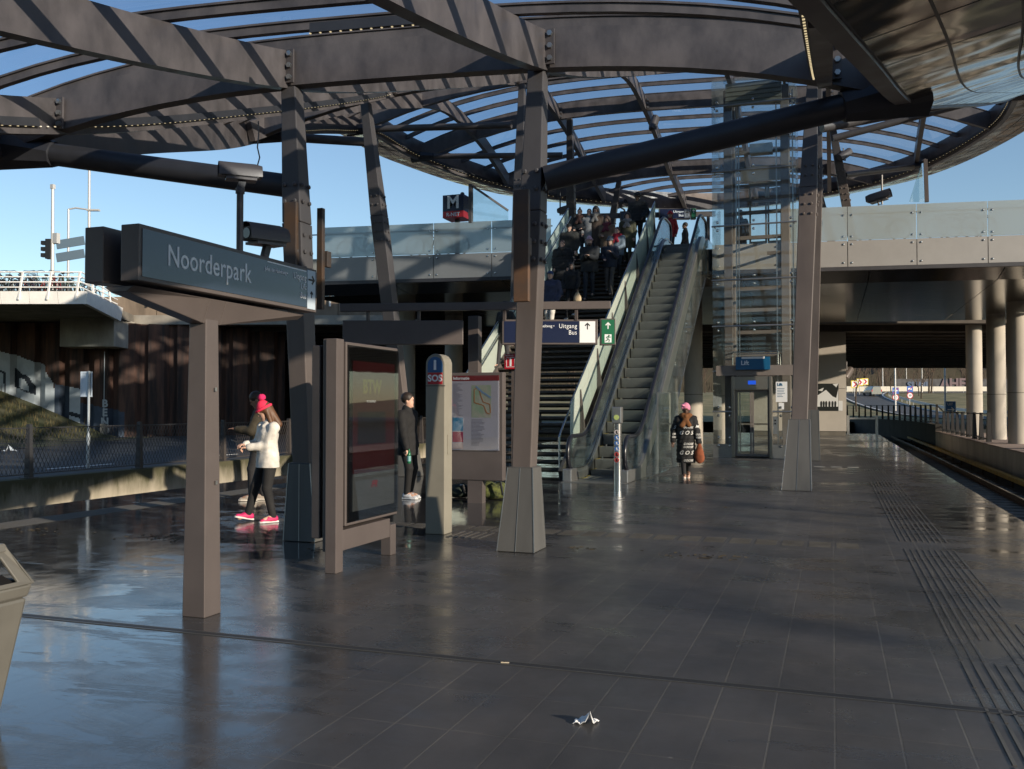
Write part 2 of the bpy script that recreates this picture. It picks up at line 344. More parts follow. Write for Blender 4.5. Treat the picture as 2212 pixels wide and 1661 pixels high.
# tracks
RUST = mat('rail_rust', (.09, .055, .035), .7, .3, var=.4, vs=8); RAILTOP = mat('rail_top', (.5, .5, .5), .18, 1)
SLEEP = mat('sleeper', (.16, .15, .135), .9, var=.3, vs=3)
YEL = mat('third_rail_yellow', (.36, .22, .02), .55, var=.35, vs=3)
def track(x0, x1, xr, label):
    t = empty('railway_track', ((x0 + x1) / 2, 20, -1.05), label=label, cat='track')
    for x in (x0, x1):
        m = MB().lohi((x - .07, -12, -.985), (x + .07, 140, -.96)).lohi((x - .012, -12, -.96), (x + .012, 140, -.85)).lohi((x - .036, -12, -.85), (x + .036, 140, -.815)).mat(1).lohi((x - .03, -12, -.815), (x + .03, 140, -.811))
        o = m.build('rail', [RUST, RAILTOP]); o.parent = t; o.matrix_parent_inverse = t.matrix_basis.inverted()
    m = MB(); y = -11.
    while y < 75: m.lohi(((x0 + x1) / 2 - 1.25, y, -1.06), ((x0 + x1) / 2 + 1.25, y + .24, -.985)); y += .75
    o = m.build('sleeper', SLEEP); o.parent = t; o.matrix_parent_inverse = t.matrix_basis.inverted()
    m = MB().lohi((xr - .09, -12, -.80), (xr + .09, 100, -.66)); y = -10.
    while y < 80: m.mat(1).lohi((xr - .03, y, -1.05), (xr + .03, y + .08, -.80)).lohi((xr - .5, y, -1.0), (xr, y + .05, -.95)); y += 3.1
    o = m.build('third_rail', [YEL, RUST]); o.parent = t; o.matrix_parent_inverse = t.matrix_basis.inverted()
track(3.25, 4.69, 5.5, 'right hand railway track with a yellow third rail')
track(-14.3, -12.86, -15.1, 'railway track left of the platform below the fence wall')
# side walls of the cutting
tag(MB().lohi((-15.95, -14, -1.04), (-15.6, 70, .12)).build('retaining_wall', MOSSWALL, bevel=.015), 'low mossy concrete wall along the left track', 'wall')
RWALL = mat('cream_concrete', (.40, .35, .29), .85, var=.2, vs=1.2, streak=.3, bump=.12, bs=12)
wl = MB().lohi((6.0, -14, -1.04), (6.3, 62, .03)).mat(1).lohi((5.97, -14, .032), (8.3, 62, .09))
tag(wl.build('retaining_wall', [RWALL, mat('pink_coping', (.33, .25, .21), .85, var=.25, vs=4)]), 'pale concrete wall with a wide coping along the right track', 'wall')
# curved wall where the line bends away to the left
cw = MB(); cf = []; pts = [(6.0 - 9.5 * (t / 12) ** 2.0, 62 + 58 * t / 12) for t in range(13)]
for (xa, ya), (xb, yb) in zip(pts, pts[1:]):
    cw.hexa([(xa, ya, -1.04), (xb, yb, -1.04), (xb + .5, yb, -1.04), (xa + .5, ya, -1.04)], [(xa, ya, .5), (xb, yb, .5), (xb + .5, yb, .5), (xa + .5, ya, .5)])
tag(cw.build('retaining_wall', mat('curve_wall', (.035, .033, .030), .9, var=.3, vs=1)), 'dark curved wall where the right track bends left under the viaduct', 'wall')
fr = empty('track_fence', (6.1, 46, .09), label='dark fence of slanted posts on the wall beyond the right track', cat='fence')
path = [(6.35, 44 + 2.1 * k) for k in range(9)] + [(x + .25, y) for x, y in pts[1:]]
dense = []
for (a, b) in zip(path, path[1:]):
    n_ = max(1, int(math.hypot(b[0] - a[0], b[1] - a[1]) / 2.1)); dense += [(a[0] + (b[0] - a[0]) * k / n_, a[1] + (b[1] - a[1]) * k / n_) for k in range(n_)]
FENCE = mat('fence_dark', (.03, .028, .028), .55)
for i, (x, y) in enumerate(dense[:34]):
    z0 = .09 if y < 62 else .5
    o = MB().taper((x, y, z0), (x, y, z0 + 1.25), (.17, .42), (.12, .14)).build('post', FENCE); o.parent = fr; o.matrix_parent_inverse = fr.matrix_basis.inverted()
mesh_l = MB()
for (a, b) in zip(dense[:34], dense[1:34]):
    za, zb = (.09 if a[1] < 62 else .5), (.09 if b[1] < 62 else .5)
    for h in (.12, 1.2): mesh_l.bar((a[0], a[1], za + h), (b[0], b[1], zb + h), .05)
o = mesh_l.build('rail', FENCE); o.parent = fr; o.matrix_parent_inverse = fr.matrix_basis.inverted()

def part(mb, name, mats, parent, **k):                    # world-space part of a thing whose Empty is not turned
    o = mb.build(name, mats, **k); o.parent = parent; o.matrix_parent_inverse = parent.matrix_basis.inverted(); return o
def ptext(s, size, loc, rot, m, parent, **k):
    o = text(s, size, loc, rot, m, **k); bpy.context.view_layer.update() if False else None
    o.parent = parent; o.matrix_parent_inverse = parent.matrix_basis.inverted(); return o

# ------------------------------------------------------------------ the roof
def hermite(xs, ys):
    xs = np.array(xs, float); ys = np.array(ys, float); m = np.gradient(ys, xs)
    def f(x):
        x = min(max(x, xs[0]), xs[-1]); i = min(max(int(np.searchsorted(xs, x)) - 1, 0), len(xs) - 2)
        h = xs[i + 1] - xs[i]; t = (x - xs[i]) / h
        return float((2 * t**3 - 3 * t**2 + 1) * ys[i] + (t**3 - 2 * t**2 + t) * h * m[i] + (-2 * t**3 + 3 * t**2) * ys[i + 1] + (t**3 - t**2) * h * m[i + 1])
    return f
zc = hermite([-4, -1, 2, 5.5, 6.4, 7.85, 9.64, 13.9, 18.1, 20, 26, 29.3, 32, 37, 42], [3.6, 3.8, 4.08, 4.55, 4.72, 5.02, 5.45, 6.85, 8.4, 9.2, 11.35, 12.2, 12.1, 11.2, 10.55])
YE0, YE1 = -4., 42.
wf_ = hermite([-4, -3.6, -2.5, 0, 3, 6.6, 9.6, 14, 18, 20.5, 24, 27.5, 32, 35.5, 38.7, 40.8, 41.7, 42], [.02, .9, 2.0, 3.2, 4.1, 4.9, 5.4, 6.4, 7.7, 8.5, 9.3, 9.75, 9.75, 8.0, 5.2, 2.7, 1.1, .02])
def wf(yp): return max(.02, wf_(yp))
def drop(wd): return .64 * (wd / 5.4) ** 1.5 if wd < 5.4 else .64 + .17 * (wd - 5.4)
def roof(yp, a, dz=0):
    wd = wf(yp); return Vector((XC + a, yp + SK * a, zc(yp) - drop(wd) * min(1.3, abs(a) / wd) ** 3 + dz))
HEAVY = [9.64, 18.9, 27.4, 32.1, 37.6]
rows = [-3.4, -2.4, -1.3, -.2, .85, 1.9, 2.95, 4.0, 5.05, 6.1, 7.15, 8.2]; rows = [9.64 - 1.06 * k for k in range(12, 0, -1)]
for a, b in zip(HEAVY, HEAVY[1:] + [41.9]):
    n_ = round((b - a) / (1.08 if b < 19 else .94)); rows += [a + (b - a) * k / n_ for k in range(n_)]
rows = [r for r in rows if wf(r) > .5]
rf = empty('station_roof', (XC, 9.64, 5.5), label='curved glass and brown steel canopy roof over the platform and stairs', cat='roof')
for a in (-7.65, -4.6, -1.55, 1.55, 4.6, 7.65):
    ys = [y for y in np.arange(YE0, YE1, .5) if wf(y) > abs(a) + .05]
    if len(ys) > 3: part(MB().sweep([roof(y, a) for y in ys], .15, .44, base=1), 'rib', STEELR, rf)
for r in rows:
    wd = wf(r); A = np.linspace(-wd, wd, 25); heavy = min(abs(r - h) for h in HEAVY) < .02
    if heavy: part(MB().sweep([roof(r, a, .012) for a in A], .16, .46, base=1), 'beam', STEELR, rf)
    part(MB().sweep([roof(r, a, .475) for a in A], .075, .085 if r < 9 else .115, base=1).sweep([roof(r, a, .562 if r < 9 else .592) for a in A], .12, .022, base=1), 'purlin', STEELR, rf)
prev = None
for r0, r1 in zip(rows, rows[1:]):
    m = MB(); N = 20; ts = np.linspace(-1, 1, N + 1)
    vs = [roof(r, t * wf(r), .622) for r in (r0, r1) for t in ts]
    m.add(vs, [(i, i + 1, N + 2 + i, N + 1 + i) for i in range(N)])
    part(m, 'glass_strip', ROOFGLASS, rf, smooth=True, fix=False)
def soffit_mat():
    m = bpy.data.materials.new('bronze_soffit'); m.use_nodes = True; t, n, l = nodes_of(m); b = n['Principled BSDF']
    b.inputs['Base Color'].default_value = (.17, .145, .115, 1); b.inputs['Metallic'].default_value = .92; b.inputs['Roughness'].default_value = .15
    geo = n.new('ShaderNodeNewGeometry'); nz = n.new('ShaderNodeTexNoise'); nz.inputs['Scale'].default_value = 1.35; nz.inputs['Detail'].default_value = 1; l.new(geo.outputs['Position'], nz.inputs['Vector'])
    bp = n.new('ShaderNodeBump'); bp.inputs['Strength'].default_value = .35; bp.inputs['Distance'].default_value = .22; l.new(nz.outputs[0], bp.inputs['Height']); l.new(bp.outputs[0], b.inputs['Normal']); return m
BRONZE = soffit_mat()
ring = [(y, 1) for y in np.arange(YE0 + .05, YE1 - .02, .5)] + [(y, -1) for y in np.arange(YE1 - .05, YE0 + .02, -.5)]
rp = [roof(y, s * wf(y)) for y, s in ring]; NR = len(rp)
def rim_n(i):
    t = rp[(i + 1) % NR] - rp[i - 1]; t.z = 0; t.normalize(); return Vector((t.y, -t.x, 0))
inner = MB(); sof = MB(); OUT = 1.5
RN = [rim_n(i) for i in range(NR)]
rn = [(RN[i - 1] + RN[i] + RN[(i + 1) % NR]).normalized() for i in range(NR)]
UP = Vector((0, 0, 1))
for i in range(NR):
    j = (i + 1) % NR; A, B, na, nb = rp[i], rp[j], rn[i], rn[j]
    inner.hexa([A - na * .09, B - nb * .09, B + nb * .06, A + na * .06], [A - na * .09 + UP * .72, B - nb * .09 + UP * .72, B + nb * .06 + UP * .72, A + na * .06 + UP * .72])
    g_ = .012
    for k, (s0, s1) in enumerate(((.07, .55), (.55, 1.05), (1.05, OUT))):
        q = [A + na * (s0 + g_) + UP * (.02 + .28 * s0 * .6), A + na * (s1 - g_) + UP * (.02 + .28 * s1 * .6), B + nb * (s1 - g_) + UP * (.02 + .28 * s1 * .6), B + nb * (s0 + g_) + UP * (.02 + .28 * s0 * .6)]
        if i % 2 == 0: q[0] += (B - A) * .05; q[1] += (B - A) * .05
        sof.mat(0).quad(*q)
    sof.mat(1).hexa([A + na * .065 + UP * .03, A + na * (OUT - .01) + UP * .285, B + nb * (OUT - .01) + UP * .285, B + nb * .065 + UP * .03], [A + na * .065 + UP * .70, A + na * OUT + UP * .34, B + nb * OUT + UP * .34, B + nb * .065 + UP * .70])
part(inner, 'rim_beam', STEELR, rf); part(sof, 'soffit', [BRONZE, DARKST], rf, fix=False)
# lighting troughs with rows of small lamps
LED = bpy.data.materials.new('led'); LED.use_nodes = True; LED.node_tree.nodes['Principled BSDF'].inputs['Emission Color'].default_value = (1, .8, .45, 1); LED.node_tree.nodes['Principled BSDF'].inputs['Emission Strength'].default_value = .55
def trough(fn, t0, t1, rf=rf, dots=True, step=.5, pitch=.11):
    ts = np.arange(t0, t1, step); m = MB().sweep([fn(t) for t in ts], .05, .10)
    if dots:
        m.mat(1)
        for t in np.arange(t0, t1, pitch): m.box(fn(t) - UP * .052, (.018, .018, .01))
    part(m, 'light_trough', [DARKST, LED], rf)
trough(lambda t: roof(t, -4.6 + .11, .12), 2.2, 9.5); trough(lambda t: roof(t, -4.6 + .11, .12), 9.9, 18.7)
trough(lambda t: roof(t, 4.6 - .11, .10), 2.2, 9.5)
trough(lambda t: roof(8.25, t, .43), -.45, 1.45, step=.3)
for s in (1, -1): trough(lambda t: roof(t, s * (wf(t) - .16), .10), 19, 41, pitch=.16)
# bolted splice plates where the ribs meet the cross beams
pl = MB()
for yp in HEAVY[:4]:
    for a in (-4.6, -1.55, 1.55, 4.6):
        c = roof(yp, a, .23); pl.mat(0).box(c + Vector((.125, -.105, 0)), (.10, .03, .40))
        for k in (-.14, 0, .14): pl.mat(1).cyl(c + Vector((.13, -.12, k)), c + Vector((.13, -.155, k)), .032, 6)
part(pl, 'splice_plate', [STEELR, ALU], rf)

# ------------------------------------------------------------------ columns
PLANKP = mat('info_panel', (.05, .038, .03), .5, var=.5, vs=3, dirt=(.14, .07, .03))
def column(base, yp, top_x, skirt_h, w0, label, skirt=True, zb=0, zk=.70, sk0=1.0):
    """tapered box column: skirt, lower shaft, upper shaft that narrows to the roof"""
    base = V3(base); ytop = None
    a = top_x - XC; top = roof(yp, a, -.005)
    c = empty('roof_column', base, label=label, cat='column', group='tapered steel columns carrying the roof')
    mid = base.lerp(top, zk); ks = w0 * 1.15
    s0 = base + (top - base) * (skirt_h / (top.z - base.z)) if skirt else base
    ax = (1, 0, 0)
    part(MB().taper(s0, mid, (w0, w0), (ks, ks), ax).taper(mid + UP * .004, top, (ks * .98, ks * .98), (.19, .19), ax), 'shaft', STEEL, c, bevel=.012)
    b = MB()
    for k in (-.55, -.35, -.15, .25, .45):                        # rows of bolt heads by the splice
        q = mid + (top - base).normalized() * k
        for s in (-.07, .07):
            b.ball(q + Vector((s, -ks / 2 - .012, 0)), (.028, .018, .028), 6, 4); b.ball(q + Vector((ks / 2 + .012, s, 0)), (.018, .028, .028), 6, 4)
    part(b, 'bolt', STEEL, c)
    if skirt:
        k0 = w0 * 2.1 * sk0; 
        sk = part(MB().taper(base + UP * .004, s0 + UP * .002, (k0, k0), (w0 * 1.28, w0 * 1.28), ax).taper(s0 + UP * .003, s0 + UP * .012, (w0 * 1.29, w0 * 1.29), (w0 * 1.2, w0 * 1.2), ax), 'skirt', SKIRT, c, bevel=.008)
        x_ = V3(ax).normalized(); y_ = UP.cross(x_); e = MB()
        for sx in (-1, 1):
            for sy in (-1, 1): e.bar(base + (x_ * sx + y_ * sy) * k0 / 2 + UP * .006, s0 + (x_ * sx + y_ * sy) * w0 * .64 + UP * .004, .009)
        e.bar(base - y_ * (k0 / 2 + .002) + UP * .006, s0 - y_ * (w0 * .642), .006)
        part(e, 'edge_trim', ALU, c)
    return c
colA = column((-3.30, 9.72, 0), 9.64, -3.15, .92, .228, 'skirted steel column nearest the middle of the photo, before the stairs', sk0=.9)
colB = column((-5.98, 9.62, 0), 9.64, -6.12, .92, .228, 'skirted steel column behind the station name sign', sk0=.9)
colC = column((-.66, 18.45, 0), 18.9, -.32, 1.35, .30, 'tall skirted steel column standing before the glass lift', sk0=.86)
colE = column((-9.2, 19.1, 0), 18.9, -9.85, 1.35, .27, 'leaning steel column rising left of the stairs foot', sk0=.82)
colD = column((-.62, 28.75, 0), 27.4, -.3, 1.5, .30, 'skirted steel column half hidden behind the column at the lift', sk0=.82)
colF = column((-9.2, 26.2, 0), 27.4, -9.05, 1.5, .28, 'steel column left of the stairs, just left of the middle column', sk0=.8)
DECK = 7.10
for (bx, by, tx, yp, lab) in ((-9.3, 33.4, -8.85, 32.1, 'column on the bridge deck at the left top of the stairs'), (.75, 33.9, -.05, 32.1, 'column on the bridge deck leaning right beside the lift'),
                              (-9.15, 37.6, -8.3, 37.6, 'column on the bridge deck behind the crowd on the stairs'), (.25, 38.6, -.6, 37.6, 'farther thin column on the bridge deck behind the lift')):
    column((bx, by, DECK), yp, tx, 0, .27, lab, skirt=False, zk=.45)
PLATE = mat('info_plate', (.045, .034, .028), .5, var=.6, vs=2.5, dirt=(.12, .062, .03))
for c_, px, y0, y1, D, wd, lab in ((colA, 1127, 410, 652, 9.93, .175, None), (colB, 629, 437, 668, 10.82, .17, None), (colB, 693, 450, 668, 11.3, .08, None)):
    a_, b_ = at_d(px, y0, D), at_d(px, y1, D); m_ = (a_ + b_) / 2
    part(MB().box(m_, (wd, .07, a_.z - b_.z)).box(m_ + Vector((.05, .08, 0)), (.05, .10, .2)), 'side_plate', PLATE, c_, bevel=.008)
def brace(p0, p1, r, label, cone=True):
    t = empty('roof_brace', p0, label=label, cat='brace', group='round tubes bracing the roof rim')
    p0, p1 = V3(p0), V3(p1); d_ = (p1 - p0).normalized()
    part(MB().cyl(p0, p1 - d_ * .5, r, 18), 'tube', DARKST if r > .12 else STEEL, t, smooth='auto')
    part(MB().tube([p1 - d_ * .52, p1 - d_ * .5, p1 + d_ * .35], [r * .9, r * 1.2, r * 2.2], 8), 'end_shoe', DARKST, t, smooth='auto')
kA = at_y(1178, 386, 9.75); kB = at_y(625, 402, 9.60)
brace(kA, roof(9.75, 5.25, .05), .142, 'dark round tube from the middle column up to the right roof rim')
brace(kB, roof(9.75, -5.25, .03), .142, 'dark round tube from the column behind the name sign to the left roof rim')
for (px, py, Y, yp, s, lab) in ((815, 308, 19., 19.6, -1, 'tube from the leaning left column to the left rim'), (1105, 270, 26, 27.2, -1, 'tube from the column left of the stairs to the left rim'), (1215, 335, 31.3, 32, -1, 'thin tube from a bridge deck column to the left rim'),
                             (1775, 275, 18.6, 19.2, 1, 'tube from the column before the lift to the right rim'), (1800, 299, 28.8, 27.6, 1, 'tube behind the lift column running to the right rim'), (1825, 378, 33.5, 35.6, 1, 'thin tube above the right glass parapet')):
    brace(at_y(px, py, Y), roof(yp, s * (wf(yp) - .1), .1), .105, lab)
# ------------------------------------------------------------------ the footbridge the stairs climb to
def frosted(name, tint, trans=.55, rough=.35):
    m = bpy.data.materials.new(name); m.use_nodes = True; t, n, l = nodes_of(m); n.clear(); o = n.new('ShaderNodeOutputMaterial')
    rfx = n.new('ShaderNodeBsdfRefraction'); rfx.inputs['Roughness'].default_value = rough; rfx.inputs['IOR'].default_value = 1.08; rfx.inputs[0].default_value = (*tint, 1)
    tl = n.new('ShaderNodeBsdfTranslucent'); tl.inputs[0].default_value = (*tint, 1); df = n.new('ShaderNodeBsdfDiffuse'); df.inputs[0].default_value = (*[x * .8 for x in tint], 1)
    a = n.new('ShaderNodeMixShader'); a.inputs[0].default_value = .45; l.new(tl.outputs[0], a.inputs[1]); l.new(df.outputs[0], a.inputs[2])
    b = n.new('ShaderNodeMixShader'); b.inputs[0].default_value = trans; l.new(a.outputs[0], b.inputs[1]); l.new(rfx.outputs[0], b.inputs[2])
    g = n.new('ShaderNodeBsdfGlossy'); g.inputs[1].default_value = .12; c = n.new('ShaderNodeMixShader'); c.inputs[0].default_value = .06; l.new(b.outputs[0], c.inputs[1]); l.new(g.outputs[0], c.inputs[2])
    l.new(c.outputs[0], o.inputs[0]); return m
FROST = frosted('frosted_glass', (.80, .86, .85), .32); FROSTG = frosted('stair_glass', (.86, .93, .85), .10, .3)
def Yf(X): return 31.9 + .145 * (X + .1)
SL = Vector((1, SK, 0)).normalized(); SN = Vector((SK, -1, 0)).normalized()     # along and out of the bridge's near face
br = empty('footbridge', (0, 40, 7), label='grey footbridge with frosted glass parapets crossing over the platform', cat='bridge')
OX0, OX1 = -9.25, -3.75                                   # opening for stairs and escalator
dk = MB()
for (x0, x1, off) in ((-19.3, OX0, .12), (OX0, OX1, .75), (OX1, 9.6, .12)):
    dk.hexa([(x0, Yf(x0) + off, 6.25), (x1, Yf(x1) + off, 6.25), (x1, Yf(x1) + 16.9, 6.25), (x0, Yf(x0) + 16.9, 6.25)], [(x0, Yf(x0) + off, DECK - .02), (x1, Yf(x1) + off, DECK - .02), (x1, Yf(x1) + 16.9, DECK - .02), (x0, Yf(x0) + 16.9, DECK - .02)])
part(dk, 'deck', CONC, br, fix=False)
sf = MB(); xs = list(np.arange(-19.3, 11, 4.1))
for x0, x1 in zip(xs, xs[1:]):
    x1 -= .025
    sf.quad((x0, Yf(x0) + .1, 6.12), (x1, Yf(x1) + .1, 6.12), (x1, Yf(x1) + 1.75, 5.9), (x0, Yf(x0) + 1.75, 5.9))
    for k in range(5):
        a, b = 1.77 + k * 3.1, 1.77 + (k + 1) * 3.1 - .02
        sf.quad((x0, Yf(x0) + a, 5.9), (x1, Yf(x1) + a, 5.9), (x1, Yf(x1) + b, 5.9), (x0, Yf(x0) + b, 5.9))
part(sf, 'soffit', SOFFIT, br, fix=False)
part(MB().hexa([(-19.2, Yf(-19.2) + .14, 6.13), (9.5, Yf(9.5) + .14, 6.13), (9.5, Yf(9.5) + 16.6, 6.13), (-19.2, Yf(-19.2) + 16.6, 6.13)], [(-19.2, Yf(-19.2) + .14, 6.24), (9.5, Yf(9.5) + .14, 6.24), (9.5, Yf(9.5) + 16.6, 6.24), (-19.2, Yf(-19.2) + 16.6, 6.24)]), 'girder', DARKST, br)
part(MB().bar(V3((-19.2, Yf(-19.2) + .02, 6.15)), V3((9.5, Yf(9.5) + .02, 6.15)), .16, .12), 'drip_edge', DARKST, br)
def face_pt(x, z, out=0): return Vector((x, Yf(x), z)) + SN * out
PITCH_P = 2.12
xs = [OX1 + .02 + PITCH_P * k for k in range(0, 20)]; segs = list(zip(xs, xs[1:])); xs = [OX0 - .02 - PITCH_P * k for k in range(0, 18)]; segs += [(b, a) for a, b in zip(xs, xs[1:])]
for (x0, x1) in segs:
    if x1 < -17.5 or x0 > 8.2: continue
    g0, g1 = x0 + .012, x1 - .012
    q = lambda z0, z1, o: MB().hexa([face_pt(g0, z0, o), face_pt(g1, z0, o), face_pt(g1, z0, o - .02), face_pt(g0, z0, o - .02)], [face_pt(g0, z1, o), face_pt(g1, z1, o), face_pt(g1, z1, o - .02), face_pt(g0, z1, o - .02)])
    def fx(mb, zs):
        mb.mat(1)
        for x in (g0 + .12, g1 - .12):
            for z in zs: mb.ball(face_pt(x, z, .03), (.035, .03, .035), 8, 5)
        return mb
    part(fx(q(6.22, 7.08, .02), (6.35, 6.96)), 'fascia_panel', [PANEL, CHROME], br)
    if not (x0 > -4 and x1 < -.9): part(fx(q(7.095, 8.21, .02), (7.22, 7.93)), 'parapet_pane', [FROST, CHROME], br)
hr = MB()
for (a, b) in ((-19, OX0), (-.8, 9)): hr.cyl(face_pt(a, 7.98, -.12), face_pt(b, 7.98, -.12), .025, 8)
part(hr, 'handrail', CHROME, br)
# parapet on the far side of the bridge
part(MB().hexa([(-19, Yf(-19) + 16.4, 7.1), (9, Yf(9) + 16.4, 7.1), (9, Yf(9) + 16.45, 7.1), (-19, Yf(-19) + 16.45, 7.1)], [(-19, Yf(-19) + 16.4, 8.2), (9, Yf(9) + 16.4, 8.2), (9, Yf(9) + 16.45, 8.2), (-19, Yf(-19) + 16.45, 8.2)]), 'far_parapet', FROST, br)
# glass screens that rise beside the stair opening on the bridge
def screen(pts, postline, label):
    c = V3(pts[0]); t = empty('glass_screen', c, label=label, cat='screen')
    a, b, c3 = [V3(p) for p in pts[:3]]; n_ = (b - a).cross(c3 - a).normalized() * .02
    k = len(pts); m = MB(); P_ = [V3(p) for p in pts]; m.add(P_ + [p + n_ for p in P_], [tuple(range(k)), tuple(reversed(range(k, 2 * k)))] + [(i, k + i, k + (i + 1) % k, (i + 1) % k) for i in range(k)])
    part(m, 'pane', GLASS, t); part(MB().bar(*postline, .12, .16), 'post', STEEL, t)
    part(MB().bar(P_[1], P_[2], .05, .07), 'top_rail', STEEL, t)
screen([at_y(1021, 480, 30.2), at_y(1021, 402, 30.2), at_y(1098, 455, 30.9), at_y(1098, 476, 30.9)], (at_y(1017, 482, 30.2), at_y(1017, 398, 30.2)), 'clear triangular glass screen beside the metro cube sign')
screen([at_y(1965, 436, 32.8), at_y(1992, 350, 32.8), at_y(1998, 345, 33.1), at_y(1998, 436, 33.1)], (at_y(2002, 436, 32.8), at_y(1999, 345, 32.8)), 'pointed glass screen with a slim post on the right parapet')
# round concrete columns under the bridge
RC = mat('round_concrete', (.44, .40, .34), .8, var=.12, vs=1.4, streak=.4, bump=.08, bs=10)
def pier(x, y, z0, z1, r, label, seam=.36):
    t = empty('bridge_column', (x, y, z0), label=label, cat='column', group='round concrete columns under the bridges')
    part(MB().lathe([(r, z0), (r, z1)], (x, y, 0), 28), 'shaft', RC, t, smooth='auto')
    part(MB().lathe([(r + .003, z0 + (z1 - z0) * seam), (r + .004, z0 + (z1 - z0) * seam + .03)], (x, y, 0), 28), 'joint_ring', CONCD, t)
pier(7.2, 54.5, .06, 6.2, .40, 'round concrete column farthest left of the three right of the track'); pier(7.2, 47.5, .06, 5.9, .40, 'middle one of three round concrete columns right of the track'); pier(7.2, 42.2, .06, 5.9, .40, 'round concrete column at the right border of the photo')
pier(7.2, 37, .06, 5.9, .40, 'round concrete column just outside the right border')
pier(-16.9, 34.6, .06, 5.9, .42, 'round concrete column behind the leaning left column'); pier(-16.9, 39.8, .06, 5.9, .42, 'round concrete column behind the hanging dark sign')
pier(-5.75, 40.4, 0, 5.9, .40, 'sunlit round concrete column between escalator and lift'); pier(-5.2, 46.2, 0, 5.9, .40, 'farther round concrete column seen left of the lift')
pier(-1.2, 41.5, 0, 5.9, .40, 'round concrete column seen through the lift doors')
CONC2 = mat('edge_concrete', (.27, .25, .215), .85, var=.2, vs=1.4)
# ------------------------------------------------------------------ viaduct behind
vi = empty('road_viaduct', W(0, 50, 6), label='long concrete road viaduct behind the footbridge', cat='viaduct')
def rd(mb, r0, r1, d0, d1, z0, z1): return mb.hexa([W(r0, d0, z0), W(r1, d0, z0), W(r1, d1, z0), W(r0, d1, z0)], [W(r0, d0, z1), W(r1, d0, z1), W(r1, d1, z1), W(r0, d1, z1)])
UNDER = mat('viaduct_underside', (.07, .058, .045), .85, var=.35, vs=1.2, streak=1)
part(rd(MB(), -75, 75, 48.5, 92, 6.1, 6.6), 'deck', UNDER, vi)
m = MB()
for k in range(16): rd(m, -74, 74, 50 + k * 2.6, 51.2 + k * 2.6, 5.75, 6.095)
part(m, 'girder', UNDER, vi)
part(rd(MB(), -75, 2, 47.9, 48.9, 5.93, 6.42), 'edge_beam', CONC2, vi); part(rd(MB(), 2.02, 75, 47.95, 48.9, 6.0, 6.42), 'edge_beam', UNDER, vi); part(rd(MB(), -75, 75, 91, 92.1, 5.5, 7.3), 'edge_beam', CONC, vi)  # right stretch of the near beam: footbridge shade put into a darker colour
PARAP = mat('parapet_concrete', (.20, .155, .115), .9, var=.35, vs=1., streak=.3, bump=.2, bs=9)
m = MB(); r = -74.
while r < 74: rd(m, r + .02, r + 2.38, 48.15, 48.4, 6.43, 7.42); r += 2.4
part(m, 'parapet', PARAP, vi)
m = MB()
for r in np.arange(-60, 20, 2.4): m.bar(W(r, 48.0, 6.9), W(r, 48.05, 8.1), .08)
for z in (7.7, 8.1): m.bar(W(-60, 48.02, z), W(20, 48.02, z), .05)
part(m, 'railing', WHITE, vi)
part(rd(MB(), -75, -2, 72, 73, -1, 6.3), 'light_block_wall', mat('light_block_dark', (.05, .045, .038), .95, var=.3, vs=.7), vi)  # added dark wall: blocks daylight from behind so the underpass stays black
part(rd(MB(), -22.4, -19.7, 45.1, 47.6, 4.58, 6.02), 'bearing_block', CONC, vi, bevel=.03)
# wall block between the tracks that carries the poster
CORE = mat('core_panel', (.48, .44, .385), .7, var=.06, vs=1)
core = empty('wall_block', (-1, 54, 0), label='pale panelled wall block under the bridge with a black and white poster', cat='wall')
part(MB().lohi((-4.3, 53.6, .25), (.72, 57, 2.6)).lohi((-4.3, 53.6, 2.62), (.72, 57, 6.6)), 'wall_panel', CORE, core); part(MB().lohi((-4.27, 53.64, 0), (.69, 57, .248)), 'plinth', CONCD, core)
# ------------------------------------------------------------------ sheet piling with graffiti
PILE = mat('rust_piling', (.085, .040, .025), .85, var=.7, vs=3.0, streak=.12, dirt=(.03, .02, .016), bump=.15, bs=12); GRW = mat('graffiti_white', (.52, .53, .52), .7, var=.15, vs=1.5); GRB = mat('graffiti_black', (.018, .02, .025), .6); GRG = mat('graffiti_blue_grey', (.06, .075, .10), .7, var=.3, vs=1)
def inpoly(x, y, P):
    c = False
    for i in range(len(P)):
        (x0, y0), (x1, y1) = P[i - 1], P[i]
        if (y0 > y) != (y1 > y) and x < (x1 - x0) * (y - y0) / (y1 - y0) + x0: c = not c
    return c
q5 = lambda P: [((x * .42143) / 1.8517, (1050 + y * .42143) / 1.8517) for x, y in P]     # outlines read off an enlargement, then laid on the wall
GP = [(1, q5([(-400, 830), (0, 840), (140, 880), (380, 960), (520, 1150), (525, 1540), (380, 1480), (150, 1370), (-400, 1300)])), (1, q5([(635, 1170), (765, 1200), (765, 1650), (630, 1560)])), (2, q5([(118, 1000), (150, 1035), (270, 1075), (340, 1170), (340, 1255), (118, 1185)])), (1, q5([(150, 1090), (235, 1105), (275, 1160), (285, 1225), (150, 1185)])), (2, q5([(-20, 1010), (60, 1040), (70, 1280), (-20, 1260)])), (1, q5([(-20, 1030), (40, 1055), (50, 1270), (-20, 1250)])), (2, q5([(625, 1400), (780, 1440), (780, 1480), (625, 1440)])), (3, q5([(525, 1150), (635, 1180), (635, 1600), (520, 1560)])), (3, q5([(770, 1330), (1190, 1420), (1190, 1700), (770, 1700)]))]
prof = []; S = -46.; D0 = 46.6
while S < -13:
    for (ds, dd) in ((0, 0), (.34, 0), (.46, .42), (.78, .42), (.90, 0), (1.26, 0)):
        prof.append((S + ds, dd)) if ds < 1.2 else None
    S += 1.25
fine = []
